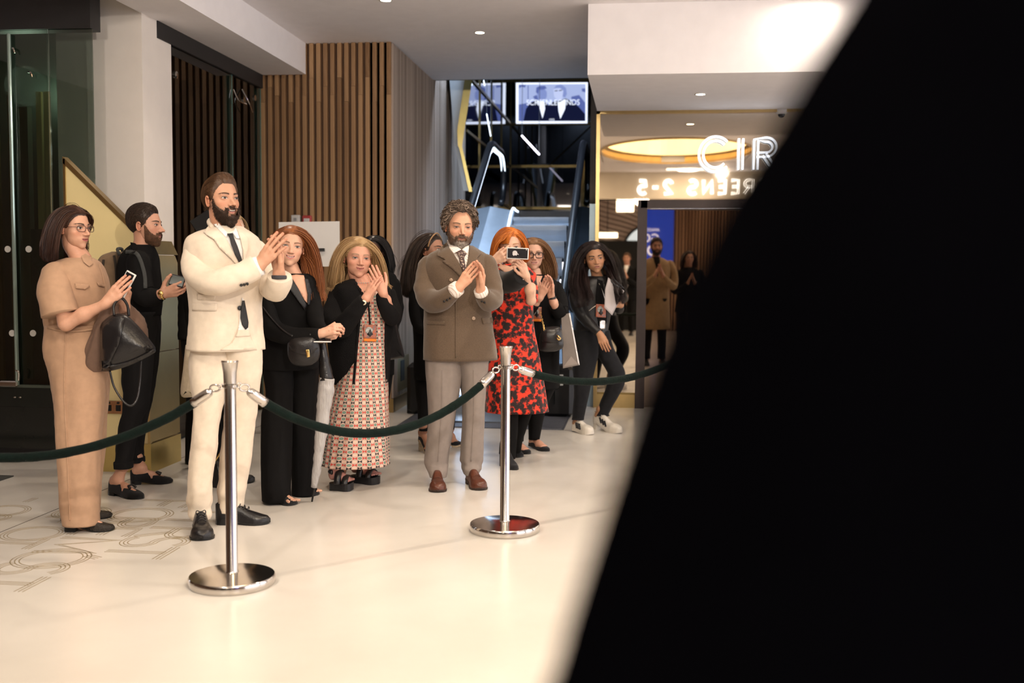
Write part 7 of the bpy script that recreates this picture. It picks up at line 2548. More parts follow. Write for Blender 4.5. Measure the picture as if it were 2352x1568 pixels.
def blonde():
    pp = Person('blonde woman in a long geometric patterned dress and black cardigan clapping', 6.65, (815, 1110), (0.62, 0.32, 0.225))
    neck = pp.p(836, 655, 0.0)
    dr = rows_loft([(648, 806, 868, 0, .08), (662, 790, 886, 0, .12), (700, 785, 892, 0, .13), (760, 790, 890, 0, .13), (820, 790, 889, 0, .135), (880, 772, 891, 0, .145), (950, 756, 892, 0, .16), (1010, 747, 893, 0, .17), (1066, 740, 894, 0, .18)], 6.65, 15, seg=120, n=110, folds=0.045, nf=11, foldstart=0.45, wr=0.004, seed=71, drift=-0.10)
    PM = pattern_mat()
    o = pp.part('dress', [dr], PM, surf=True)
    add_puv(o, 0.0195)
    ca = rows_loft([(640, 806, 866, 0, .09), (652, 776, 888, 0, .125), (672, 758, 902, 0, .15), (720, 750, 906, 0, .16), (780, 752, 900, 0, .16), (840, 757, 896, 0, .165), (880, 764, 893, 0, .165)], 6.65, 15, seg=90, n=90, wr=0.005, seed=72, cap0=False)
    op = [(808, 625), (820, 652), (836, 682), (828, 716), (820, 790), (812, 890), (890, 890), (886, 790), (888, 720), (882, 690), (870, 655), (866, 625)]
    ca = cut_front(ca, op)
    pp.surf.append(ca)
    pr = [ca]
    s1 = pp.arm_sleeve([(776, 684, -0.06, 23), (764, 726, -0.14, 25), (782, 752, -0.22, 25), (812, 720, -0.30, 20), (838, 688, -0.33, 14)], BLACKS, add=pr, seed=1)
    s2 = pp.arm_sleeve([(892, 680, 0.05, 20), (902, 712, -0.02, 20), (900, 728, -0.10, 19), (884, 700, -0.22, 16), (876, 676, -0.27, 13)], BLACKS, add=pr, seed=2)
    C = pp.part('cardigan', pr, BLACKS)
    bv = bvh_of([dr, ca])
    edge_px(pp, [(816, 648), (836, 682), (828, 716), (820, 790), (812, 882)], 6, bv, BLACKS, C, 'front_band')
    edge_px(pp, [(868, 652), (882, 688), (887, 722), (886, 790), (889, 880)], 6, bv, BLACKS, C, 'front_band')
    bn = bvh_of([dr])
    V, F_ = patch([(814, 640), (828, 634), (852, 634), (866, 646), (864, 668), (850, 700), (840, 684), (824, 662)], bn, 0.007, 4)
    pp.body.append((V, F_, 0, np.tile(pp.skin * np.array([0.97, 0.93, 0.92]), (len(V), 1))))
    L_ = pp.part('lanyard', [ribbon([(838, 668), (846, 700), (850, 745)], 3.5, bvh_of([dr]), 0.010, 5)], BLACKC)
    badge(pp, 835, 745, 865, 778, bvh_of([dr]))
    for hp, tp in (((757, 1124), (812, 1126)), ((806, 1106), (872, 1112))):
        a, b = PZ(*hp, 0), PZ(*tp, 0)
        s = shoe(a, b, W=0.10, heel_h=0.0, sole_t=0.045, height=0.06, toe_h=0.03)
        S = pp.part('sandal', [s['sole']], RUBBER, smooth=False)
        base, x, y, L, lift = s['frame']
        for t, r_, hh in ((0.72, 0.020, 0.045), (0.42, 0.022, 0.075)):
            loop = [base + y * t * L + x * 0.048 * math.cos(a_) + UP * (0.045 + hh * math.sin(a_)) for a_ in np.linspace(0, math.pi, 12)]
            pp.part('strap', [tube(loop, [r_] * 12, 8, 24, flat=(UP, 0.35))], LEATHB, parent=S)
        loop = [base + y * (0.20 - 0.16 * math.sin(a_)) * L + x * 0.040 * math.cos(a_) + UP * 0.115 for a_ in np.linspace(0, math.pi, 12)]
        pp.part('heel_strap', [tube(loop, [0.014] * 12, 8, 20, flat=(FWD, 0.4))], LEATHB, parent=S)
        pp.body += foot_skin(a, a + (b - a) * 0.97, a + (b - a) * 0.22 + UP * 0.14, UP * 3 + FWD, heel_h=0.0, platform=0.040, skin=(0.42, 0.20, 0.17), toes=True, up=0.10)
    h = pp.head(822, 592, 88, 0.0, neck, (0.054, 0.062), yaw=20, pitch=-2, roll=4, seed=73, jaw=1.08, fw=1.02, cheek=1, nose=0.95, smile=0.75, face=dict(brow=(0.34, 0.20, 0.13), lips=(0.42, 0.13, 0.11), squint=0.7))
    HM = hair_mat('hair_blonde', (0.36, 0.21, 0.09), (0.54, 0.36, 0.18), 0.45)
    hair_obj(pp, long_hair(h, 0.95, HM['c1'], HM['c2'], part=-0.03, thick=0.065, coll=body_coll(h, neck, pp.p(772, 676, -0.03), pp.p(888, 676, 0.05), 0.065), n=1700, rad=0.0026, back=0.2, wave=0.10, wfreq=8), HM)
    pp.hand((840, 686, -0.33), (868, 632, -0.32), TOCAM(-0.7, 0.0, 0.7), TOCAM(-0.3, 0.5, -0.5), size=0.172, curl=(0.12, 0.15, 0.1), spread=0.03, thumb=(0.4, 0.2), arm=pp.p(818, 712, -0.30), arm_r=(0.023, 0.028))
    pp.hand((880, 672, -0.29), (856, 622, -0.33), TOCAM(0.25, -0.1, 0.95), TOCAM(0.9, 0.5, 0.0), size=0.172, curl=(0.10, 0.2, 0.15), spread=0.04, thumb=(0.75, 0.3), arm=pp.p(892, 702, -0.2), arm_r=(0.023, 0.028))
    c = pp.p(836, 692, -0.33)
    ax = unit(pp.p(848, 672, -0.33) - c)
    w = pp.part('watch', [revolve(c - ax * 0.006, [(0.028, 0), (0.030, 0.002), (0.030, 0.012), (0.028, 0.014)], 22, ax)], LEATHB)
    fd = unit(TOCAM(0.1, -0.2, 1))
    pp.part('watch_face', [revolve(c + fd * 0.028, [(0.001, 0), (0.016, 0), (0.015, 0.006), (0.001, 0.006)], 20, fd)], mat('watch_pale', (0.8, 0.7, 0.52), 0.2, 0.4, var=0.02), parent=w)
    leg = lambda x, y0, y1: (np.repeat(np.array([pp.p(x, q) for q in np.linspace(y0, y1, 40)])[:, None], 48, 1).reshape(-1, 3), None)
    inner(pp, pp.p(838, 840), pp.p(836, 700), neck, 0.085, [leg(785, 860, 1085), leg(832, 860, 1080)])


blonde()


# ================================================================== woman in a black suit behind the blonde
def suit_woman():
    pp = Person('dark-haired woman in a black suit and white collar standing behind the blonde woman', 7.7, (850, 1048), (0.10, 0.047, 0.030))
    neck = pp.p(858, 622, 0.0)
    j = rows_loft([(612, 838, 882, 0, .07), (624, 820, 900, 0, .11), (645, 808, 914, 0, .13), (720, 804, 920, 0, .14), (800, 808, 908, 0, .13), (860, 806, 905, 0, .14)], 7.7, -10, seed=81)
    pr = [j]
    pp.arm_sleeve([(904, 650, 0, 14), (912, 700, -0.02, 15), (906, 740, -0.1, 13), (892, 750, -0.2, 10)], BLACKC, add=pr, seed=1)
    pp.arm_sleeve([(815, 650, 0, 14), (808, 710, 0.02, 15), (812, 770, 0, 13)], BLACKC, add=pr, seed=2)
    J = pp.part('jacket', pr, BLACKC, surf=True)
    bv = bvh_of([j, tube([pp.p(858, 590), neck], [0.05, 0.055], 16, 6)])
    pp.part('shirt_collar', [patch([(866, 617), (878, 600), (874, 622), (868, 632)], bv, 0.008, 3), patch([(838, 604), (852, 622), (846, 630), (838, 618)], bv, 0.008, 3)], WHITE)
    pp.part('shirt', [patch([(848, 624), (868, 622), (862, 660), (858, 668)], bv, 0.005, 4)], WHITE)
    a = rows_loft([(850, 808, 858, -0.02, .11), (950, 812, 850, 0, .09), (1040, 816, 846, 0, .08)], 7.7, 0, seed=82)
    b = rows_loft([(850, 850, 904, 0.02, .11), (950, 852, 890, 0, .09), (1040, 852, 884, 0, .08)], 7.7, 0, seed=83)
    pp.part('trousers', [a, b], BLACKC, surf=True)
    put_shoe(pp, (828, 1044), (826, 1066), LEATHB, BLACKM, W=0.09, heel_h=0.02, height=0.07, open_=(0.03, 0.4))
    put_shoe(pp, (868, 1044), (872, 1066), LEATHB, BLACKM, W=0.09, heel_h=0.02, height=0.07, open_=(0.03, 0.4))
    h = pp.head(858, 577, 70, 0.0, neck, (0.046, 0.052), yaw=-12, seed=84, jaw=0.9, fw=0.95, face=dict(brow=(0.012, 0.008, 0.006), lips=(0.12, 0.04, 0.035)))
    HM = hair_mat('hair_black', (0.006, 0.005, 0.006), (0.018, 0.014, 0.015), 0.35)
    hair_obj(pp, long_hair(h, 0.75, HM['c1'], HM['c2'], part=0.02, coll=body_coll(h, neck, pp.p(825, 645), pp.p(900, 645), 0.05), n=1700, rad=0.0026, back=0.6, thick=0.035), HM)
    pp.hand((893, 750, -0.2), (884, 772, -0.22), TOCAM(0.8, 0, 0.5), TOCAM(0, 0.2, 1), size=0.165, curl=(0.9, 0.9, 0.5), arm=pp.p(903, 738, -0.1), arm_r=(0.02, 0.024), h=0.004)
    inner(pp, pp.p(858, 820), pp.p(860, 660), neck, 0.075, [a, b])
    tb = thing('shoulder_tote', P(905, 826, 7.35), 'large black leather tote bag hanging beside the blonde woman', 'handbag')
    o = [(886, 724), (906, 722), (918, 770), (930, 818), (926, 822), (886, 828), (882, 780)]
    v, f = slab(o, 7.35, 0.12, 0.15)
    obj('bag_body', v, f, LEATHB, tb, None, False)
    v, f = tube([P(890, 728, 7.3), P(892, 690, 7.32), P(902, 672, 7.4), P(904, 700, 7.4), P(904, 728, 7.38)], [0.008] * 5, 8, 20)
    obj('handle', v, f, LEATHB, tb)
    v, f = ball(P(897, 726, 7.28), 0.008, 8)
    obj('snap', v, f, CHROME, tb)


suit_woman()
# ================================================================== man in the tweed suit
def tweed_mat():
    m = mat('tweed', (0.105, 0.070, 0.045), 0.9, sheen=0.3)
    nt = m.node_tree
    b = nt.nodes['Principled BSDF']
    tc = nt.nodes.new('ShaderNodeTexCoord')
    n = nt.nodes.new('ShaderNodeTexNoise'); n.inputs['Scale'].default_value = 520; n.inputs['Detail'].default_value = 3
    mp = nt.nodes.new('ShaderNodeMapping'); mp.inputs['Scale'].default_value = (1.6, 1.6, 0.5)
    nt.links.new(tc.outputs['Object'], mp.inputs[0]); nt.links.new(mp.outputs[0], n.inputs[0])
    r = nt.nodes.new('ShaderNodeValToRGB')
    r.color_ramp.elements[0].color = (0.070, 0.045, 0.029, 1); r.color_ramp.elements[0].position = 0.35
    r.color_ramp.elements[1].color = (0.135, 0.092, 0.060, 1); r.color_ramp.elements[1].position = 0.65
    nt.links.new(n.outputs[0], r.inputs[0]); nt.links.new(r.outputs[0], b.inputs['Base Color'])
    bp = nt.nodes.new('ShaderNodeBump'); bp.inputs['Strength'].default_value = 0.3; bp.inputs['Distance'].default_value = 0.004
    nt.links.new(n.outputs[0], bp.inputs['Height']); nt.links.new(bp.outputs[0], b.inputs['Normal'])
    return m


def stripe_mat():
    m = mat('shirt_stripe', (0.74, 0.68, 0.62), 0.7)
    nt = m.node_tree
    b = nt.nodes['Principled BSDF']
    tc = nt.nodes.new('ShaderNodeTexCoord')
    w = nt.nodes.new('ShaderNodeTexWave'); w.inputs['Scale'].default_value = 26; w.bands_direction = 'DIAGONAL'
    nt.links.new(tc.outputs['Object'], w.inputs[0])
    r = nt.nodes.new('ShaderNodeValToRGB')
    r.color_ramp.elements[0].color = (0.55, 0.42, 0.36, 1); r.color_ramp.elements[0].position = 0.05
    r.color_ramp.elements[1].color = (0.78, 0.73, 0.68, 1); r.color_ramp.elements[1].position = 0.25
    nt.links.new(w.outputs[0], r.inputs[0]); nt.links.new(r.outputs[0], b.inputs['Base Color'])
    return m


def tie_mat():
    m = mat('tie_dots', (0.05, 0.02, 0.018), 0.55)
    nt = m.node_tree
    b = nt.nodes['Principled BSDF']
    tc = nt.nodes.new('ShaderNodeTexCoord')
    c = nt.nodes.new('ShaderNodeTexVoronoi'); c.inputs['Scale'].default_value = 95
    nt.links.new(tc.outputs['Object'], c.inputs[0])
    r = nt.nodes.new('ShaderNodeValToRGB')
    r.color_ramp.elements[0].color = (0.50, 0.38, 0.28, 1); r.color_ramp.elements[0].position = 0.28
    r.color_ramp.elements[1].color = (0.045, 0.018, 0.016, 1); r.color_ramp.elements[1].position = 0.36
    nt.links.new(c.outputs['Distance'], r.inputs[0]); nt.links.new(r.outputs[0], b.inputs['Base Color'])
    return m


def tweed_man():
    pp = Person('curly-haired grey-bearded man in a brown tweed jacket clapping', 6.67, (1050, 1115), (0.62, 0.33, 0.215))
    TW = tweed_mat()
    SM = stripe_mat()
    neck = pp.p(1056, 570, 0.0)
    j = rows_loft([(564, 1030, 1086, 0.01, .085), (573, 1008, 1102, 0, .11), (586, 984, 1120, 0, .135), (610, 972, 1130, 0, .155), (650, 972, 1130, 0, .16), (700, 974, 1128, 0, .155), (750, 973, 1133, 0, .16), (825, 972, 1143, 0, .17)], 6.67, 8, seg=72, n=80, wr=0.006, seed=91)
    pp.surf.append(j)
    pr = [j]
    s1 = pp.arm_sleeve([(986, 612, -0.02, 26), (978, 655, -0.07, 26), (986, 688, -0.14, 27), (1012, 690, -0.24, 24), (1044, 668, -0.32, 19)], TW, add=pr, seed=1, wr=0.007)
    s2 = pp.arm_sleeve([(1116, 608, -0.02, 25), (1126, 650, -0.05, 25), (1130, 682, -0.12, 26), (1120, 690, -0.22, 22), (1106, 672, -0.30, 17)], TW, add=pr, seed=2, wr=0.007)
    J = pp.part('jacket', pr, TW)
    bv = bvh_of([j, tube([pp.p(1056, 545), neck, neck - UP * 0.1], [0.058, 0.066, 0.075], 18, 8)])
    pp.part('shirt', [patch([(1028, 552), (1042, 572), (1061, 574), (1076, 562), (1078, 570), (1074, 600), (1067, 626), (1062, 622), (1050, 598), (1040, 582)], bv, 0.005, 4)], SM)
    pp.part('shirt_collar', [patch([(1027, 550), (1034, 556), (1060, 573), (1042, 582), (1034, 572), (1028, 562)], bv, 0.014, 4)], SM)
    pp.part('shirt_collar', [patch([(1061, 573), (1074, 562), (1077, 560), (1077, 570), (1073, 583)], bv, 0.014, 4)], SM)
    TM = tie_mat()
    pp.part('tie', [patch([(1046, 580), (1060, 573), (1071, 583), (1066, 590), (1070, 618), (1064, 625), (1056, 602), (1054, 590)], bv, 0.018, 4)], TM)
    pp.part('lapel', [patch([(1026, 556), (1034, 572), (1043, 584), (1056, 606), (1066, 628), (1060, 638), (1040, 618), (1016, 600), (1023, 596), (1003, 586), (1014, 566)], bv, 0.014, 4)], TW, parent=J)
    pp.part('lapel', [patch([(1078, 562), (1077, 578), (1074, 600), (1067, 628), (1078, 630), (1092, 614), (1101, 598), (1096, 592), (1105, 582), (1092, 570)], bv, 0.014, 4)], TW, parent=J)
    TB = mat('button_horn', (0.36, 0.25, 0.17), 0.35, var=0.3, vscale=60)
    for x, y in ((1036, 643), (1088, 731)):
        button(pp, x, y, 4.2, TB, bv, J)
    edge_px(pp, [(1047, 690), (1047, 760), (1047, 822)], 2.2, bv, TW, J, 'front_edge')
    pp.part('pocket_flap', [patch([(980, 735), (1022, 737), (1022, 746), (980, 745)], bv, 0.007, 4)], TW, parent=J)
    pp.part('pocket_flap', [patch([(1106, 730), (1131, 728), (1133, 740), (1110, 744)], bv, 0.007, 4)], TW, parent=J)
    for i, sv_ in enumerate(((s1, [(1020, 692), (1027, 689), (1034, 685)]), (s2, [(1107, 692), (1113, 695)]))):
        bs = bvh_of([sv_[0]])
        for x, y in sv_[1]:
            button(pp, x, y, 2.6, BTN, bs, J)
    pp.part('cuff', [tube([pp.p(1042, 669, -0.32), pp.p(1054, 660, -0.34)], [pp.m(18), pp.m(16.5)], 20, 4)], SM)
    pp.part('cuff', [tube([pp.p(1107, 675, -0.30), pp.p(1103, 665, -0.32)], [pp.m(16), pp.m(15)], 20, 4)], SM)
    GR = cloth('cloth_grey', (0.235, 0.195, 0.175), var=0.06)
    a = rows_loft([(812, 976, 1066, 0, .14), (870, 978, 1060, 0, .13), (950, 984, 1047, 0, .10), (1030, 977, 1034, 0.01, .085), (1058, 975, 1031, 0.02, .08), (1068, 977, 1030, 0.02, .076), (1080, 981, 1029, 0.02, .078), (1094, 986, 1026, 0.02, .07)], 6.67, 5, n=80, wr=0.006, wf=30, seed=92, drift=-0.07, stretch=(1.5, 1.5, 0.3))
    b = rows_loft([(812, 1040, 1125, 0.0, .14), (870, 1054, 1119, 0.02, .13), (950, 1061, 1113, 0.03, .10), (1030, 1057, 1110, 0.04, .085), (1054, 1055, 1110, 0.05, .08), (1064, 1059, 1106, 0.05, .075), (1076, 1060, 1104, 0.05, .076), (1089, 1065, 1098, 0.05, .066)], 6.67, 15, n=80, wr=0.006, wf=30, seed=93, drift=-0.05, stretch=(1.5, 1.5, 0.3))
    T = pp.part('trousers', [a, b], GR, surf=True)
    bt = bvh_of([a, b])
    edge_px(pp, [(1016, 850), (1014, 950), (1006, 1060)], 1.6, bt, GR, T, 'crease')
    edge_px(pp, [(1088, 850), (1088, 950), (1082, 1060)], 1.6, bt, GR, T, 'crease')
    for hp, tp in (((1004, 1111), (1006, 1132)), ((1078, 1107), (1106, 1127))):
        u, s = put_shoe(pp, hp, tp, LEATHBR, mat('sole_dark', (0.025, 0.012, 0.008), 0.5, var=0.1), W=0.108, heel_h=0.022, height=0.085, toe_h=0.055, open_=(0.03, 0.28))
        base, x, y, L, lift = s['frame']
        v = [base + y * 0.62 * L + x * 0.035 * math.cos(q) + UP * (0.022 + 0.058 * math.sin(q)) for q in np.linspace(0.15, math.pi - 0.15, 10)]
        pp.part('toe_seam', [tube(v, [0.0018] * 10, 5, 20)], LEATHBR, parent=u)
    h = pp.head(1056, 519, 90, -0.02, neck, (0.060, 0.068), yaw=13, pitch=-7, roll=2, seed=94, jaw=1.06, fw=1.0, cheek=1, nose=1.05, smile=0.7, face=dict(brow=(0.16, 0.09, 0.055), lips=(0.40, 0.13, 0.11), squint=0.5))
    HM = hair_mat('hair_greybrown', (0.060, 0.038, 0.026), (0.26, 0.19, 0.145), 0.5)
    hair_obj(pp, curls(h, 1700, HM['c1'], HM['c2'], recede=0.06, base=0.14, rad=0.0021), HM)
    BM = hair_mat('beard_grey', (0.075, 0.042, 0.028), (0.18, 0.115, 0.08), 0.6)
    hair_obj(pp, beard(h, lambda L, ta: np.interp(ta, [0, 0.5, 1.0], [0.065, 0.05, 0.035]), BM['c1'], BM['c2'], hz=0.03, grey=(0.34, 0.29, 0.25), low=-0.60), BM, 'beard')
    pp.hand((1052, 663, -0.34), (1084, 622, -0.35), TOCAM(-0.55, -0.1, 0.8), TOCAM(-0.6, 0.7, 0.2), size=0.188, curl=(0.10, 0.14, 0.10), spread=0.03, thumb=(0.35, 0.1), arm=pp.p(1022, 682, -0.28), arm_r=(0.029, 0.033))
    pp.hand((1104, 667, -0.32), (1104, 616, -0.34), TOCAM(0.75, -0.1, -0.6), TOCAM(-0.3, 0.4, 0.8), size=0.188, curl=(0.25, 0.3, 0.2), spread=0.06, thumb=(0.35, 0.2), arm=pp.p(1112, 688, -0.24), arm_r=(0.029, 0.033))
    inner(pp, pp.p(1055, 800), pp.p(1055, 640), neck, 0.09, [a, b])


tweed_man()


# ================================================================== woman half hidden behind the tweed suit
def behind_woman():
    pp = Person('dark-haired woman in black with headband and wedge sandals behind the tweed jacket', 8.1, (1005, 1022), (0.42, 0.21, 0.135))
    neck = pp.p(990, 616, 0.0)
    j = rows_loft([(608, 972, 1014, 0, .07), (622, 958, 1030, 0, .11), (650, 948, 1040, 0, .14), (710, 946, 1042, 0, .14), (780, 950, 1040, 0, .135), (870, 950, 1045, 0, .15)], 8.1, 30, seed=101)
    pr = [j]
    pp.arm_sleeve([(958, 650, -0.1, 14), (952, 705, -0.12, 14), (962, 750, -0.15, 12), (990, 760, -0.2, 10)], BLACKC, add=pr, seed=1)
    pp.part('coat', pr, BLACKC, surf=True)
    a = rows_loft([(850, 950, 1000, 0, .10), (930, 958, 990, 0, .075), (988, 962, 984, 0, .055)], 8.1, 0, seed=102, drift=-0.25)
    b = rows_loft([(850, 1000, 1045, 0.0, .10), (930, 1018, 1048, 0, .075), (985, 1024, 1044, 0, .055)], 8.1, 0, seed=103)
    pp.part('trousers', [a, b], BLACKC, surf=True)
    CORK = mat('cork_wedge', (0.46, 0.36, 0.24), 0.8, bump=0.3, bscale=120, var=0.2, vscale=50)
    for hp, tp, lg_ in (((964, 1034), (1000, 1046), a), ((1016, 1022), (1059, 1026), b)):
        put_shoe(pp, hp, tp, SUEDE, CORK, CORK, W=0.085, heel_h=0.075, sole_t=0.012, height=0.05, toe_h=0.035, open_=(0.03, 0.62))
        aa, bb = PZ(*hp, 0), PZ(*tp, 0)
        pp.body += foot_skin(aa, aa + (bb - aa) * 0.95, aa + (bb - aa) * 0.22 + UP * 0.19, UP, heel_h=0.075, skin=pp.skin, r=0.027, leg=lg_)
    h = pp.head(990, 575, 76, 0.0, neck, (0.046, 0.052), yaw=62, pitch=4, seed=104, jaw=0.88, fw=0.94, nose=1.0, face=dict(brow=(0.015, 0.01, 0.008), lips=(0.36, 0.11, 0.1)))
    HM = hair_mat('hair_dark2', (0.018, 0.010, 0.007), (0.06, 0.035, 0.022), 0.36)
    hair_obj(pp, long_hair(h, 1.35, HM['c1'], HM['c2'], part=0.0, coll=body_coll(h, neck, pp.p(962, 645, -0.1), pp.p(1020, 645, 0.1), 0.05), n=1700, rad=0.0026, back=0.8, thick=0.04), HM)
    pp.part('hair_band', [tube(h.w([(-0.35, 0.12, 0.10), (-0.30, 0.20, 0.32), (0, 0.24, 0.50), (0.30, 0.20, 0.32), (0.35, 0.12, 0.10)]), [0.005] * 5, 8, 30)], mat('band_tan', (0.35, 0.20, 0.09), 0.4, var=0.1))
    pp.hand((992, 760, -0.2), (1010, 765, -0.22), TOCAM(0, 0.3, 0.9), TOCAM(0, 1, 0), size=0.165, curl=(0.7, 0.7, 0.4), arm=pp.p(972, 756, -0.17), arm_r=(0.021, 0.025), h=0.004)
    inner(pp, pp.p(998, 830), pp.p(995, 660), neck, 0.075, [a, b])


behind_woman()


# ================================================================== woman in the red dress photographing
def red_mat():
    m = mat('dress_red', (0.6, 0.04, 0.015), 0.75, sheen=0.2)
    nt = m.node_tree
    b = nt.nodes['Principled BSDF']
    tc = nt.nodes.new('ShaderNodeTexCoord')
    n = nt.nodes.new('ShaderNodeTexNoise'); n.inputs['Scale'].default_value = 24; n.inputs['Detail'].default_value = 7; n.inputs['Roughness'].default_value = 0.72
    v = nt.nodes.new('ShaderNodeTexVoronoi'); v.inputs['Scale'].default_value = 30
    ad = nt.nodes.new('ShaderNodeMath'); ad.operation = 'MULTIPLY_ADD'; ad.inputs[1].default_value = 0.38
    nt.links.new(tc.outputs['Object'], n.inputs[0]); nt.links.new(tc.outputs['Object'], v.inputs[0])
    nt.links.new(v.outputs['Distance'], ad.inputs[0]); nt.links.new(n.outputs[0], ad.inputs[2])
    r = nt.nodes.new('ShaderNodeValToRGB')
    e = r.color_ramp.elements
    e[0].color = (0.010, 0.004, 0.004, 1); e[0].position = 0.65
    e[1].color = (0.72, 0.035, 0.010, 1); e[1].position = 0.77
    k = e.new(0.71); k.color = (0.11, 0.012, 0.008, 1)
    nt.links.new(ad.outputs[0], r.inputs[0]); nt.links.new(r.outputs[0], b.inputs['Base Color'])
    return m


def red_woman():
    pp = Person('orange-haired woman in a red and black dress taking a picture with her phone', 7.4, (1175, 1068), (0.66, 0.40, 0.285))
    RM = red_mat()
    neck = pp.p(1174, 618, 0.02)
    dr = rows_loft([(606, 1146, 1202, 0, .08), (616, 1132, 1218, 0, .115), (640, 1124, 1226, 0, .13), (690, 1122, 1226, 0, .135), (740, 1123, 1226, 0, .13), (790, 1121, 1234, 0, .15), (860, 1117, 1246, 0, .18), (943, 1112, 1260, 0, .20)], 7.4, 8, seg=96, n=90, folds=0.025, nf=7, foldstart=0.5, wr=0.005, seed=111)
    D = pp.part('dress', [dr], RM, surf=True)
    VB = cloth('velvet_black', (0.004, 0.004, 0.005), 0.9, sheen=0.2)
    s1 = pp.arm_sleeve([(1140, 638, -0.06, 22), (1155, 650, -0.18, 23), (1178, 645, -0.30, 24), (1200, 632, -0.38, 22)], VB, seed=1)
    s2 = pp.arm_sleeve([(1216, 636, -0.02, 17), (1220, 668, -0.08, 16), (1220, 690, -0.12, 15)], RM, seed=2)
    pp.part('sleeve', [s1], VB)
    pp.part('sleeve', [s2], RM)
    bs = bvh_of([s1])
    pp.part('cuff_stud', [patch([(1200, 640), (1205, 636), (1206, 639), (1202, 643)], bs, 0.006, 2)], CHROME)
    a = rows_loft([(930, 1150, 1192, -0.05, .09), (1000, 1152, 1188, -0.06, .065), (1052, 1156, 1184, -0.08, .055)], 7.4, 0, seed=112)
    b = rows_loft([(930, 1186, 1230, 0.05, .09), (1000, 1176, 1204, 0.1, .065), (1040, 1172, 1196, 0.1, .055)], 7.4, 0, seed=113, drift=0.17)
    pp.part('tights', [a, b], BLACKC, surf=True)
    put_shoe(pp, (1150, 1068), (1187, 1080), SUEDE, BLACKM, W=0.085, heel_h=0.085, sole_t=0.008, height=0.09, toe_h=0.035, open_=(0.03, 0.3), point=0.6)
    put_shoe(pp, (1164, 1046), (1202, 1050), SUEDE, BLACKM, W=0.085, heel_h=0.085, sole_t=0.008, height=0.09, toe_h=0.035, open_=(0.03, 0.3), point=0.6)
    h = pp.head(1172, 567, 80, 0.0, neck, (0.047, 0.054), yaw=4, pitch=-3, roll=-3, seed=114, jaw=0.95, cheek=1, smile=0.3, face=dict(brow=(0.32, 0.16, 0.08), lips=(0.45, 0.15, 0.13), squint=0.7))
    HM = hair_mat('hair_orange', (0.42, 0.10, 0.012), (0.80, 0.26, 0.045), 0.45)

    def hl(T):
        return hairline(T, -0.02, -0.28)
    hp = long_hair(h, 0.35, HM['c1'], HM['c2'], part=-0.10, thick=0.07, n=1700, rad=0.0026, back=0.15, wave=0.05, coll=body_coll(h, neck, pp.p(1135, 640), pp.p(1215, 640), 0.05))
    # side-swept fringe
    r = np.random.default_rng(4)
    n = 260
    x0 = -0.12 + 0.10 * r.random(n)
    A = []
    for i in range(n):
        s0 = np.array([x0[i], 0.20 + 0.12 * r.random(), 0.44 + 0.02 * r.random()])
        e = np.array([0.06 + 0.28 * r.random(), 0.40, 0.10 + 0.10 * r.random()])
        e[1] = 0.44 - 1.6 * (e[0] - 0.05) ** 2 * 2
        mid = (s0 + e) / 2 + np.array([0.02, 0.09, 0.07])
        t = np.linspace(0, 1, 8)[:, None]
        A.append((1 - t) ** 2 * s0 + 2 * t * (1 - t) * mid + t ** 2 * e)
    hp.append(h.ribbons(h.w(np.array(A)), 0.0026, HM['c1'], HM['c2']))
    hair_obj(pp, hp, HM)
    V, F_ = patch([(1150, 604), (1172, 612), (1196, 604), (1206, 612), (1190, 626), (1160, 626), (1144, 614)], bvh_of([dr]), 0.004, 4)
    pp.body.append((V, F_, 0, np.tile(pp.skin, (len(V), 1))))
    pp.hand((1132, 602, -0.42), (1164, 584, -0.46), TOCAM(-0.2, -0.3, 0.9), TOCAM(0.2, 1.0, 0.0), size=0.172, curl=(0.35, 0.7, 0.4), spread=0.10, thumb=(0.35, 0.1), arm=pp.p(1118, 625, -0.3), arm_r=(0.023, 0.028))
    pp.hand((1209, 634, -0.38), (1196, 598, -0.44), TOCAM(0.75, -0.2, 0.6), TOCAM(-0.5, 0.3, 0.8), size=0.172, curl=(0.75, 0.9, 0.5), spread=0.05, thumb=(0.6, 0.3), arm=pp.p(1220, 690, -0.26), arm_r=(0.022, 0.029), upper=pp.p(1220, 660, -0.10))
    inner(pp, pp.p(1178, 800), pp.p(1176, 660), neck, 0.08, [a, b])
    t, c, u, v, n_ = phone('black phone with a pale fruit emblem held up by the orange-haired woman', 1189, 582, 0.142, 0.074, -2, 6.93, TOCAM(0.0, 0.05, 1.0), mat('phone_clear_case', (0.62, 0.60, 0.58), 0.2, var=0.03), PHONEB)
    obj('back_glass', *obox(c + n_ * 0.005, u, v, n_, 0.130, 0.062, 0.001), PHONEB, t, None, False)
    # emblem: bitten fruit with leaf, lying on its side
    em = mat('emblem_silver', (0.42, 0.40, 0.40), 0.4, 0.2, var=0.1)
    o = []
    for a_ in np.linspace(0, 2 * math.pi, 60, endpoint=False):
        r_ = 0.0165 * (1 + 0.06 * math.cos(2 * a_) - 0.16 * math.exp(-((a_ - math.pi / 2) / 0.28) ** 2) - 0.12 * math.exp(-((a_ - 3 * math.pi / 2) / 0.25) ** 2))
        x, y = r_ * math.cos(a_) * 1.0, r_ * math.sin(a_) * 1.08
        dx, dy = x - 0.0205, y - 0.002
        if math.hypot(dx, dy) < 0.0085:
            k = 0.0085 / math.hypot(dx, dy)
            x, y = 0.0205 + dx * k, 0.002 + dy * k
        o.append((y, -x))
    p2, T_ = fill2d(o, 0.005)
    cc = c + n_ * 0.0068 - u * 0.018
    V = np.array([cc + u * a_ + v * b_ for a_, b_ in p2])
    obj('emblem', V, T_, em, t, None, False)
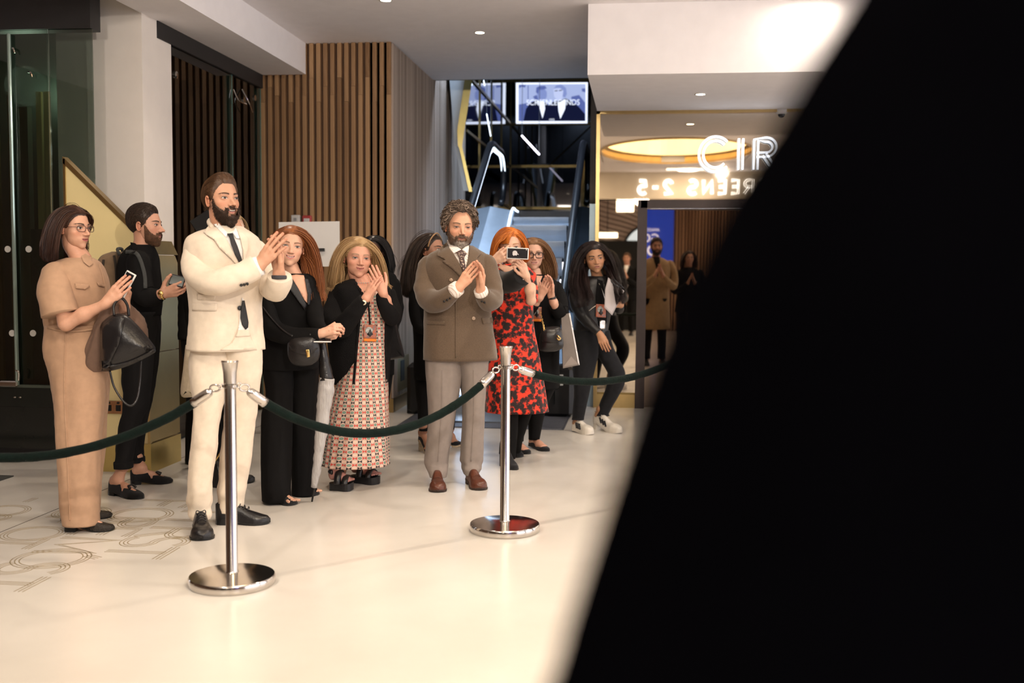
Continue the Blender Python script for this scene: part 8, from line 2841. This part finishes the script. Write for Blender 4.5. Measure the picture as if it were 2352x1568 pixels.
    lf = [(0.0195 + 0.0065 * math.cos(q) * 0.9, -0.004 + 0.0032 * math.sin(q) - 0.004 * math.cos(q)) for q in np.linspace(0, 2 * math.pi, 12, endpoint=False)]
    p2, T_ = fill2d(lf, 0.004)
    obj('emblem_leaf', np.array([cc + u * a_ + v * b_ for a_, b_ in p2]), T_, em, t, None, False)
    obj('lens', *revolve(c + n_ * 0.005 + u * 0.055 + v * 0.026, [(0.001, 0), (0.0045, 0), (0.0045, 0.002), (0.001, 0.002)], 14, n_), CHROME, t)


red_woman()


# ================================================================== woman with dark glasses clapping
def glasses_woman():
    pp = Person('woman with dark-framed glasses in a black jacket clapping behind the red dress', 7.95, (1222, 1032), (0.64, 0.37, 0.265))
    neck = pp.p(1228, 632, 0.0)
    j = rows_loft([(630, 1208, 1250, 0, .07), (638, 1198, 1268, 0, .105), (656, 1192, 1284, 0, .13), (710, 1192, 1290, 0, .14), (790, 1198, 1286, 0, .135), (860, 1198, 1284, 0, .15), (890, 1196, 1284, 0, .15)], 7.95, 5, seed=121)
    pr = [j]
    s1 = pp.arm_sleeve([(1278, 660, -0.02, 15), (1288, 696, -0.08, 17), (1286, 716, -0.16, 17), (1274, 702, -0.22, 14)], BLACKC, add=pr, seed=1)
    s2 = pp.arm_sleeve([(1200, 660, -0.02, 14), (1200, 700, -0.08, 15), (1212, 716, -0.16, 14), (1228, 696, -0.24, 12)], BLACKC, add=pr, seed=2)
    J = pp.part('jacket', pr, BLACKC, surf=True)
    bv = bvh_of([j, tube([pp.p(1226, 605), neck, neck - UP * 0.1], [0.047, 0.055, 0.07], 16, 8)])
    V, F_ = patch([(1212, 618), (1240, 616), (1246, 634), (1232, 668), (1222, 650)], bv, 0.006, 4)
    pp.body.append((V, F_, 0, np.tile(pp.skin * 0.97, (len(V), 1))))
    a = rows_loft([(870, 1194, 1244, -0.02, .12), (940, 1176, 1214, -0.03, .085), (1012, 1176, 1202, -0.04, .06)], 7.95, 0, seed=122, drift=-0.06)
    b = rows_loft([(870, 1230, 1286, 0.02, .12), (940, 1214, 1254, 0.05, .085), (1008, 1214, 1240, 0.08, .06)], 7.95, 0, seed=123)
    pp.part('trousers', [a, b], BLACKC, surf=True)
    for hp, tp, lg_ in (((1178, 1036), (1217, 1043), a), ((1216, 1026), (1260, 1037), b)):
        put_shoe(pp, hp, tp, SUEDE, BLACKM, W=0.085, heel_h=0.012, sole_t=0.006, height=0.05, toe_h=0.032, open_=(0.02, 0.66), point=0.3)
        aa, bb = PZ(*hp, 0), PZ(*tp, 0)
        pp.body += foot_skin(aa, aa + (bb - aa) * 0.94, aa + (bb - aa) * 0.24 + UP * 0.10, UP, heel_h=0.0, skin=pp.skin * np.array([0.9, 0.82, 0.8]), r=0.027, leg=lg_)
    h = pp.head(1224, 583, 72, 0.0, neck, (0.045, 0.052), yaw=6, pitch=-2, seed=124, jaw=0.95, cheek=1, smile=0.7, open=0.006, teeth=1, face=dict(brow=(0.20, 0.11, 0.07), lips=(0.46, 0.15, 0.13), squint=0.8))
    HM = hair_mat('hair_lightbrown', (0.14, 0.062, 0.028), (0.34, 0.19, 0.095), 0.42)
    hair_obj(pp, long_hair(h, 1.0, HM['c1'], HM['c2'], part=0.02, coll=body_coll(h, neck, pp.p(1200, 655), pp.p(1272, 655), 0.045), n=1700, rad=0.0026, back=0.5, thick=0.035), HM)
    glasses(pp, h, mat('glass_frame_dark', (0.03, 0.015, 0.012), 0.25, var=0.3), w=0.125, hh=0.085, r=0.0032, z0=-0.03)
    pp.hand((1240, 684, -0.27), (1258, 644, -0.30), TOCAM(-0.5, 0.0, 0.85), TOCAM(-0.6, 0.6, 0.2), size=0.168, curl=(0.1, 0.15, 0.1), spread=0.04, thumb=(0.6, 0.1), arm=pp.p(1222, 706, -0.2), arm_r=(0.022, 0.026))
    pp.hand((1266, 680, -0.27), (1262, 642, -0.30), TOCAM(0.6, 0.1, -0.7), TOCAM(0.0, 0.4, 0.8), size=0.168, curl=(0.2, 0.25, 0.2), spread=0.04, thumb=(0.5, 0.2), arm=pp.p(1276, 704, -0.22), arm_r=(0.022, 0.028))
    c = pp.p(1269, 686, -0.265)
    ax = unit(pp.p(1264, 660, -0.28) - c)
    pp.part('bracelet', [revolve(c, [(0.026, 0), (0.029, 0.001), (0.029, 0.014), (0.026, 0.015)], 20, ax)], BTN)
    bj = bvh_of([j])
    pp.part('lanyard', [ribbon([(1226, 655), (1230, 680), (1233, 702)], 3, bj, 0.012, 5)], BLACKC)
    badge(pp, 1222, 704, 1244, 733, bj)
    inner(pp, pp.p(1238, 830), pp.p(1236, 680), neck, 0.075, [a, b])
    hb = thing('chain_bag', P(1264, 806, 7.66), 'black quilted bag with a gold chain and emblem on the clapping woman', 'handbag')
    o = [(1240, 768), (1250, 752), (1284, 750), (1292, 770), (1293, 798), (1266, 808), (1240, 804)]
    vf = slab(catmull(np.array(o + o[:1], float), 36)[:-1], 7.66, 0.09, 0.35, bulge=0.012)
    obj('bag_body', *vf, LEATHB, hb)
    bb = bvh_of([vf])
    obj('flap', *patch([(1241, 768), (1252, 753), (1284, 751), (1292, 770), (1290, 784), (1266, 788), (1244, 784)], bb, 0.006, 5), LEATHB, hb)
    obj('emblem', *tube([P(1279, 770, 7.58), P(1283, 773, 7.57), P(1287, 777, 7.58), P(1283, 780, 7.575), P(1279, 776, 7.58)], [0.006] * 5, 7, 16), GOLD, hb)
    pts = catmull(np.array([P(1240, 712, 7.70), P(1244, 730, 7.66), P(1248, 746, 7.63), P(1250, 758, 7.62)]), 15)
    for i in range(14):
        a_, b_ = pts[i], pts[i + 1]
        m_ = (a_ + b_) / 2
        d_ = unit(b_ - a_)
        sd = unit(np.cross(d_, FWD)) if i % 2 else FWD
        lp = [m_ + d_ * 0.009 * math.cos(q) + sd * 0.005 * math.sin(q) for q in np.linspace(0, 2 * math.pi, 10)]
        obj('chain_link', *tube(lp, [0.0018] * 10, 5, 14), GOLD, hb)
    pb = thing('paper_bag', P(1308, 846, 7.8), 'grey paper carrier bag with white edges carried by the clapping woman', 'paper bag')
    PG = mat('paper_grey', (0.17, 0.145, 0.13), 0.6, bump=0.1, bscale=40, var=0.12)
    vf = slab([(1288, 724), (1309, 718), (1331, 838), (1292, 846)], 7.8, 0.09, 0.05)
    obj('bag_body', *vf, PG, pb, None, False)
    bb = bvh_of([vf])
    obj('edge_trim', *ribbon([(1308, 719), (1319, 778), (1330, 838)], 3, bb, 0.004, 5, spline=0), mat('paper_white', (0.7, 0.7, 0.72), 0.6, var=0.03), pb, None, False)
    obj('fold', *patch([(1294, 842), (1312, 818), (1328, 836)], bb, 0.004, 6), mat('paper_grey2', (0.25, 0.215, 0.19), 0.6, var=0.05), pb, None, False)
    for dx in (0, 8):
        obj('cord_handle', *tube([P(1293 + dx, 726, 7.76), P(1290 + dx * 0.5, 706, 7.74), P(1296 + dx, 704, 7.74), P(1302 + dx * 0.6, 722, 7.76)], [0.003] * 4, 5, 14), BLACKC, pb)


glasses_woman()


# ================================================================== walking woman with a clipboard
def walking_woman():
    pp = Person('young woman in a black leather jacket walking with a clipboard', 8.95, (1365, 990), (0.46, 0.235, 0.13))
    LJ = mat('leather_jacket', (0.009, 0.0085, 0.009), 0.42, bump=0.25, bscale=40, var=0.2, spec=0.5)
    neck = pp.p(1372, 640, 0.02)
    j = rows_loft([(634, 1352, 1396, 0, .07), (644, 1332, 1404, 0, .105), (664, 1318, 1410, 0, .13), (700, 1316, 1408, 0, .13), (740, 1318, 1400, 0, .12), (768, 1317, 1396, 0, .125)], 8.95, 15, seg=60, n=60, wr=0.006, seed=131)
    pp.surf.append(j)
    pr = [j]
    s1 = pp.arm_sleeve([(1326, 664, -0.05, 15), (1322, 690, -0.09, 15), (1334, 720, -0.14, 14), (1356, 746, -0.19, 12), (1374, 764, -0.22, 9.5)], LJ, add=pr, seed=1, wr=0.006)
    s2 = pp.arm_sleeve([(1404, 664, 0.03, 14), (1414, 692, 0.02, 13), (1422, 708, -0.06, 12), (1424, 704, -0.14, 10)], LJ, add=pr, seed=2, wr=0.006)
    J = pp.part('jacket', pr, LJ)
    pp.part('roll_neck', [tube([neck + UP * 0.012, neck - UP * 0.02, neck - UP * 0.07], [0.053, 0.058, 0.085], 20, 8)], BLACKC)
    bv = bvh_of([j])
    pp.part('top', [patch([(1372, 640), (1384, 645), (1394, 690), (1394, 740), (1380, 764), (1370, 720), (1368, 680)], bv, 0.005, 5)], BLACKC)
    for ln in ([(1352, 714), (1362, 706), (1372, 700)], [(1376, 650), (1384, 668), (1390, 690)]):
        pp.part('zip', [ribbon(ln, 1.6, bv, 0.009, 4)], CHROME, parent=J)
    pp.part('lapel', [patch([(1384, 646), (1396, 652), (1400, 690), (1396, 700), (1390, 680)], bv, 0.010, 4)], LJ, parent=J)
    JM = cloth('denim_charcoal', (0.011, 0.011, 0.013), 0.85, sheen=0.05, var=0.2, spec=0.2)
    a = rows_loft([(758, 1316, 1374, -0.02, .115), (800, 1313, 1376, -0.03, .12), (840, 1315, 1368, -0.05, .105), (880, 1318, 1358, -0.08, .085), (920, 1317, 1350, -0.08, .07), (956, 1314, 1342, -0.07, .056), (963, 1312, 1341, -0.07, .056)], 8.95, 0, n=70, wr=0.006, seed=132, drift=-0.03)
    b = rows_loft([(758, 1345, 1400, 0.03, .115), (795, 1356, 1408, 0.03, .115), (830, 1380, 1426, 0.0, .10), (858, 1396, 1436, -0.02, .085), (880, 1394, 1434, 0.0, .08), (910, 1384, 1420, 0.06, .07), (946, 1372, 1400, 0.12, .056), (954, 1370, 1400, 0.13, .056)], 8.95, 0, n=70, wr=0.006, seed=133, drift=-0.09)
    pp.part('jeans', [a, b], JM, surf=True)
    SW = mat('sneaker_white', (0.62, 0.57, 0.50), 0.5, bump=0.05, bscale=100, var=0.04)
    for hp, tp, lg_ in (((1316, 990), (1360, 999), a), ((1364, 984), (1427, 996), b)):
        u, s = put_shoe(pp, hp, tp, SW, SW, W=0.10, heel_h=0.012 if hp[0] < 1340 else 0.055, sole_t=0.022, height=0.085, toe_h=0.055, open_=(0.02, 0.36))
        base, x, y, L, lift = s['frame']
        bu = bvh_of([s['upper']])
        ctr = proj(base + y * 0.45 * L + UP * 0.05)
        for k in range(3):
            t0 = 0.36 + 0.085 * k
            q0, q1 = proj(base + y * (t0 - 0.05) * L + UP * (0.03 + lift(t0)) - x * 0.0), proj(base + y * (t0 + 0.07) * L + UP * (0.085 - 0.008 * k + lift(t0)))
            sd = x if (x @ (CAM - base)) > 0 else -x
            q0, q1 = proj(base + y * (t0 + 0.06) * L + UP * (0.034 + lift(t0)) + sd * 0.045), proj(base + y * (t0 - 0.03) * L + UP * (0.080 + lift(t0)) + sd * 0.035)
            pp.part('side_stripe', [ribbon([tuple(q0), tuple(q1)], 4.2, bu, 0.003, 3, spline=0)], BTN, parent=u)
        laces(pp, u, s, MATS['sneaker_white'], h0=0.085, h1=0.065, t0=0.40)
        aa, bb = PZ(*hp, 0), PZ(*tp, 0)
        hh = 0.012 if hp[0] < 1340 else 0.055
        pp.body += foot_skin(aa, aa + (bb - aa) * 0.9, aa + (bb - aa) * 0.22 + UP * (0.12 + hh), UP, heel_h=hh, skin=pp.skin * 0.8, r=0.028, leg=lg_)
    h = pp.head(1365, 591, 68, -0.02, neck, (0.045, 0.052), yaw=6, pitch=-7, roll=-8, seed=134, jaw=0.95, fw=1.0, cheek=1, nose=0.85, smile=0.0, face=dict(brow=(0.02, 0.012, 0.008), lips=(0.36, 0.12, 0.085), squint=0.6, gaze=-0.01))
    HM = hair_mat('hair_black2', (0.010, 0.006, 0.006), (0.034, 0.020, 0.019), 0.34)
    rsel = np.random.default_rng(3).random(2100) < 0.55
    pull = lambda p, t: p + np.stack([np.zeros(len(p)), np.where(rsel & (p[:, 2] < -0.25) & (p[:, 2] > -1.1), 0.055, 0.0), np.zeros(len(p))], 1)
    hair_obj(pp, long_hair(h, 1.75, HM['c1'], HM['c2'], part=-0.05, coll=body_coll(h, neck, pp.p(1332, 660, -0.02), pp.p(1404, 662, 0.03), 0.05), n=2100, rad=0.0026, nseg=17, back=0.02, thick=0.06, wave=0.12, wfreq=14, pull=pull), HM)
    pp.hand((1376, 765, -0.22), (1391, 798, -0.24), TOCAM(-0.2, 0.2, 0.95), TOCAM(0.9, 0.3, 0.2), size=0.170, curl=(0.2, 0.3, 0.2), spread=0.03, thumb=(0.3, 0.2), arm=pp.p(1360, 748, -0.2), arm_r=(0.022, 0.026))
    pp.hand((1426, 700, -0.15), (1408, 694, -0.26), TOCAM(0.5, -0.2, 0.8), TOCAM(-0.2, 1.0, 0.3), size=0.168, curl=(0.7, 0.9, 0.5), spread=0.03, thumb=(0.7, 0.2), arm=pp.p(1424, 708, -0.05), arm_r=(0.022, 0.026))
    pp.part('lanyard', [ribbon([(1378, 645), (1381, 672), (1382, 698)], 2.5, bv, 0.012, 4)], BLACKC)
    badge(pp, 1369, 698, 1392, 729, bv, orange=False)
    pp.part('key_holder', [patch(rrect(1377, 735, 1390, 756, 3), bvh_of([j, a, b]), 0.02, 4)], CHROME)
    inner(pp, pp.p(1356, 780), pp.p(1364, 680), neck, 0.075, [a, b])
    cb = thing('clipboard', P(1410, 720, 8.68), 'clipboard with white paper held by the walking woman', 'clipboard')
    vf = slab([(1397, 637), (1434, 668), (1406, 724), (1388, 706), (1390, 664)], 8.70, 0.012, 0.05)
    obj('board', *vf, mat('board_pale', (0.42, 0.38, 0.38), 0.5, var=0.04), cb, None, False)
    bb = bvh_of([vf])
    obj('paper', *patch([(1398, 642), (1431, 669), (1405, 719), (1390, 703), (1392, 664)], bb, 0.003, 8), mat('paper_sheet', (0.58, 0.53, 0.54), 0.6, var=0.02), cb, None, False)
    obj('clip', *tube([P(1404, 642, 8.66), P(1406, 648, 8.65), P(1420, 659, 8.65), P(1421, 655, 8.66)], [0.006] * 4, 7, 18), BTN, cb)
    obj('clip_edge', *tube([P(1409, 640, 8.67), P(1433, 662, 8.67)], [0.005] * 2, 6, 4), BTN, cb)


walking_woman()
# ================================================================== people standing out of the frame, seen in the mirror wall
class Crowd:
    def __init__(s, label, pos, yaw, height, skin, name='person'):
        s.root = thing(name, (pos[0], pos[1], 0), label, 'person')
        s.pos, s.k, s.skin = np.array([pos[0], pos[1], 0.0]), height / 1.75, np.array(skin)
        a = math.radians(yaw)
        s.f = -FWD * math.cos(a) + RGT * math.sin(a)
        s.r = unit(np.cross(s.f, UP))
        s.yaw, s.body, s.surf = yaw, [], []

    def p(s, x, z, y=0.0):
        return s.pos + (s.r * x + s.f * y) * s.k + UP * z * s.k

    def loft(s, rows, seg=36, n=None, wr=0.006, seed=0):
        A = catmull(np.array(rows, float), n or len(rows) * 6)
        a = np.linspace(0, 2 * math.pi, seg, endpoint=False)
        R = np.array([s.p(cx, z, cy) + (np.cos(a) * w * s.k)[:, None] * s.r + (np.sin(a) * d * s.k)[:, None] * s.f for z, w, d, cx, cy in A])
        if wr:
            R = R + unit(R - R.mean(1, keepdims=True)) * (snoise(R * np.array([1, 1, 0.45]), 46, seed, 3) * wr)[..., None]
        return loft(R[::-1] if False else R)

    def part(s, name, parts, m, parent=None, smooth=True):
        V, Fs, mi = cat(parts)
        s.surf += [(p_[0], p_[1]) for p_ in parts]
        return obj(name, V, Fs, m, parent or s.root, None, smooth)


def crowd_person(label, pos, yaw, height, skin, hair, coat, trousers, shirt=None, clap=True, beard_=None, longh=0.0, coat_len=0.75, seed=1, smile=0.8, shoe_m=None):
    c = Crowd(label, pos, yaw, height, skin)
    k = c.k
    neck = c.p(0, 1.47, -0.01)
    tor = c.loft([(1.48, 0.075, 0.07, 0, -0.01), (1.44, 0.15, 0.10, 0, 0), (1.38, 0.205, 0.125, 0, 0), (1.25, 0.205, 0.135, 0, 0.01), (1.05, 0.18, 0.13, 0, 0.01), (0.95, 0.19, 0.135, 0, 0), (coat_len, 0.21, 0.15, 0, 0)], seed=seed)
    pr = [tor]
    hands = []
    for sx in (-1, 1):
        if clap:
            pts = [c.p(sx * 0.19, 1.38, 0), c.p(sx * 0.25, 1.22, 0.02), c.p(sx * 0.23, 1.09, 0.10), c.p(sx * 0.13, 1.15, 0.25), c.p(sx * 0.06, 1.22, 0.31)]
            ht = c.p(sx * 0.005, 1.38, 0.36)
        else:
            pts = [c.p(sx * 0.19, 1.38, 0), c.p(sx * 0.24, 1.22, -0.01), c.p(sx * 0.26, 1.08, 0.0), c.p(sx * 0.26, 0.95, 0.05), c.p(sx * 0.25, 0.84, 0.08)]
            ht = c.p(sx * 0.24, 0.65, 0.12)
        pr.append(tube(pts, [0.062 * k, 0.058 * k, 0.055 * k, 0.046 * k, 0.038 * k], 18, 24, True, 1.0, False, 0.005, 34, seed + 3 + sx))
        back = c.r * sx if True else c.f
        parts, _ = hand(pts[-1], ht - pts[-1], c.r * sx, c.f * (-1) + UP * 0.4 if clap else c.f, size=0.18 * k, curl=(0.12, 0.2, 0.15), arm=pts[-2], arm_r=(0.028 * k, 0.034 * k), skin=skin, h=0.0048)
        c.body += parts
    C = c.part('coat', pr, coat)
    legs = []
    for sx in (-1, 1):
        legs.append(c.loft([(0.92, 0.10, 0.12, sx * 0.085, 0), (0.70, 0.085, 0.10, sx * 0.09, 0), (0.45, 0.065, 0.075, sx * 0.10, 0.01), (0.20, 0.055, 0.065, sx * 0.105, -0.01), (0.09, 0.055, 0.065, sx * 0.105, 0.0)], seed=seed + 9 + sx))
    c.part('trousers', legs, trousers)
    for sx in (-1, 1):
        a, b = c.p(sx * 0.105, 0, -0.09), c.p(sx * 0.13, 0, 0.18)
        sh = shoe(a, b, W=0.10 * k, heel_h=0.02, height=0.10, toe_h=0.05, open_=(0.03, 0.3))
        u = c.part('shoe', [sh['upper']], shoe_m or LEATHB)
        c.part('sole', [sh['sole']], BLACKM, u, False)
    h = Head(c.p(0, 1.63, 0.03), 0.225 * k, yaw, 0, 0, skin, seed, smile=smile, open=0.008, teeth=1, cheek=1)
    c.body += h.skin_parts(neck, (0.056 * k, 0.062 * k))
    hm = hair_mat('hair_%d' % seed, *hair)
    if longh:
        hp = long_hair(h, longh, hm['c1'], hm['c2'], n=700, coll=body_coll(h, neck, c.p(-0.17, 1.40), c.p(0.17, 1.40), 0.05), back=0.4)
    else:
        hp = short_hair(h, 0.05, hm['c1'], hm['c2'], 1200, 0.12, nape=-0.28)
    V, Fs, mi, col = join_col([(q[0], q[1], 0, q[2]) for q in hp], hm['c1'])
    obj('hair', V, Fs, hm, c.root, None, True, col)
    if beard_:
        bm = hair_mat('beard_%d' % seed, *beard_)
        V, Fs, mi, col = join_col([(q[0], q[1], 0, q[2]) for q in beard(h, 0.05, bm['c1'], bm['c2'], n=900)], bm['c1'])
        obj('beard', V, Fs, bm, c.root, None, True, col)
    if shirt is not None:
        v = c.loft([(1.485, 0.060, 0.062, 0, 0.0), (1.45, 0.07, 0.085, 0, 0.02), (1.40, 0.06, 0.10, 0, 0.035), (1.22, 0.02, 0.10, 0, 0.05)], 20, wr=0)
        c.part('shirt', [v], shirt)
    C_ = [c.p(0, 0.9), c.p(0, 1.3)]
    v, f = low_body([(C_[0], C_[1], 0.08 * k, 0.09 * k), (C_[1], neck, 0.06, 0.045), (C_[0], c.p(-0.1, 0.45), 0.05, 0.04), (c.p(-0.1, 0.45), c.p(-0.105, 0.06), 0.04, 0.035), (C_[0], c.p(0.1, 0.45), 0.05, 0.04), (c.p(0.1, 0.45), c.p(0.105, 0.06), 0.04, 0.035)])
    c.body.append((v, f, 0, np.tile(c.skin, (len(v), 1))))
    V, Fs, M, col = join_col(c.body, skin)
    obj('body', V, Fs, h.mats, c.root, M, True, col)
    return c


def door_point(px, py, D):
    """point reached by the photo ray after reflection in the open glass door, at path length D"""
    n = np.array([sa, -ca, 0.0])
    a = np.array(pq[0])
    r = ray(px, py)
    r = r / (r @ FWD)
    t = ((a - CAM) @ n) / (r @ n)
    hit = CAM + r * t
    r2 = r - 2 * (r @ n) * n
    return hit + r2 * (D - t)


q = door_point(1507, 585, 15.2)
crowd_person('bearded man in a tan trench coat clapping near the glass door', q[:2], 178, 1.82, (0.52, 0.28, 0.19), ((0.012, 0.008, 0.006), (0.03, 0.02, 0.015)),
             cloth('cloth_trench', (0.34, 0.235, 0.12)), BLACKC, BLACKC, True, ((0.012, 0.008, 0.006), (0.03, 0.02, 0.015)), coat_len=0.50, seed=201)
q2 = door_point(1582, 625, 16.5)
crowd_person('dark-haired woman in black standing beside the tan trench coat', q2[:2], 178, 1.66, (0.45, 0.26, 0.18), ((0.02, 0.012, 0.009), (0.05, 0.03, 0.02)), BLACKC, BLACKC, None, True, None, 0.7, seed=202)
crowd_person('smiling man in a dark jacket before the black backdrop', (-0.27, -1.3), 182, 1.72, (0.55, 0.29, 0.2), ((0.05, 0.02, 0.01), (0.12, 0.05, 0.02)), BLACKC, BLACKC, WHITE, True, seed=203)
# blue poster screen on the timber foyer wall, seen in the door
bx = door_point(1521, 550, 24.0)
bs_ = thing('blue_screen', (bx[0], -2.42, 1.3), 'tall blue poster screen with white lettering on the foyer wall', 'screen')
w_ = 1.25
x0 = door_point(1553, 550, 23.5)[0]
st('casing', [box(x0 - w_, x0, -2.44, -2.38, 1.25, 2.72)], BLACKM, bs_)
st('panel', [box(x0 - w_ + 0.01, x0 - 0.01, -2.38, -2.375, 1.26, 2.71)], mat('blue_glow', (0.01, 0.02, 0.2), 0.3, emit=(0.008, 0.06, 0.62), estr=1.5, var=0.01), bs_)
for tx, sz, zz in (('AMAZO', 0.085, 2.22), ('GO', 0.26, 1.98), ('OM', 0.34, 1.68)):
    sign_text(tx, sz, (x0 - 0.33, -2.37, zz), (math.pi / 2, 0, math.pi), NEON, bs_, 'lettering', 0.002, 'LEFT')
for m_ in [o for o in bpy.data.objects if o.name.startswith('wall_foyer_timber')]:
    pass

# ================================================================== dark figure close to the camera
def near_figure():
    d = 0.42
    pp = Person('person in a plain black cape standing close on the right, seen from behind', d, (2500, 7000), (0.5, 0.3, 0.2))
    pp.root.location.z = 0.0
    rows = [(-620, 2560, 2900, 0, .05), (-480, 2330, 3100, 0, .08), (-250, 2150, 3250, 0, .12), (0, 1988, 3380, 0, .14), (220, 1852, 3440, 0, .15), (480, 1690, 3480, 0, .155), (700, 1568, 3500, 0, .16), (860, 1496, 3520, 0, .16),
            (1050, 1428, 3540, 0, .16), (1290, 1350, 3560, 0, .165), (1570, 1252, 3600, 0, .17), (2200, 1060, 3650, 0, .18), (3600, 980, 3700, 0, .19), (6200, 960, 3740, 0, .20)]
    cp = rows_loft(rows, d, 0, seg=72, n=120, wr=0.003, wf=20, seed=5)
    pp.part('cape', [cp], mat('cape_black', (0.002, 0.002, 0.003), 1.0, bump=0.1, bscale=80, var=0.2, spec=0.0), surf=True)
    c = P(2730, 784, d)
    neck = np.array([c[0], c[1], 1.60])
    a = [np.repeat(np.array([(c[0] + sx * 0.10, c[1], z) for z in np.linspace(0.9, 0.10, 40)])[:, None], 48, 1).reshape(-1, 3) for sx in (-1, 1)]
    for sx in (-1, 1):
        s = shoe((c[0] + sx * 0.10, c[1] - 0.08, 0), (c[0] + sx * 0.12, c[1] + 0.18, 0), W=0.10, heel_h=0.02, height=0.1, open_=(0.03, 0.3))
        u = pp.part('shoe', [s['upper']], LEATHB)
        pp.part('sole', [s['sole']], BLACKM, parent=u, smooth=False)
    h = Head((c[0], c[1] + 0.01, 1.76), 0.225, 180, 0, 0, pp.skin, 301)
    pp.body += h.skin_parts(neck)
    pp.mats = h.mats
    pp.h = h
    HM = hair_mat('hair_near', (0.01, 0.008, 0.007), (0.03, 0.02, 0.018))
    hair_obj(pp, short_hair(h, 0.05, HM['c1'], HM['c2'], 900, 0.12), HM)
    inner(pp, np.array([c[0], c[1], 0.95]), np.array([c[0], c[1], 1.35]), neck, 0.1, [(q_, None) for q_ in a])


near_figure()

# ================================================================== white board on a stand
sb = thing('sign_board', PZ(716, 985, 0), 'blank white board on a black stand before the slatted wall', 'sign board')
D_ = 8.6
obj('board', *slab([(640, 510), (780, 508), (781, 612), (641, 612)], D_, 0.012, 0.05), mat('board_white', (0.66, 0.64, 0.62), 0.5, var=0.02), sb, None, False)
g = P(716, 600, D_ + 0.035)
g0 = np.array([g[0], g[1], 0.0])
top = P(716, 572, D_ + 0.035)[2]
obj('post', *obox((g0[0], g0[1], (top + 0.01) / 2 + 0.2), RGT, FWD, UP, 0.045, 0.03, top - 0.0), BLACKM, sb, None, False)
f0 = P(716, 573, D_ - 0.02)
obj('cross_bar', *obox(P(726, 573, D_ - 0.02), RGT, FWD, UP, 0.135, 0.03, 0.022), BLACKM, sb, None, False)
obj('front_post', *obox((P(711, 600, D_ - 0.02) * np.array([1, 1, 0]) + UP * (f0[2] - 0.42)), RGT, FWD, UP, 0.028, 0.02, 0.84), BLACKM, sb, None, False)
obj('foot', *obox(g0 + UP * 0.012, RGT, FWD, UP, 0.42, 0.30, 0.024, 0.006), BLACKM, sb, None, False)
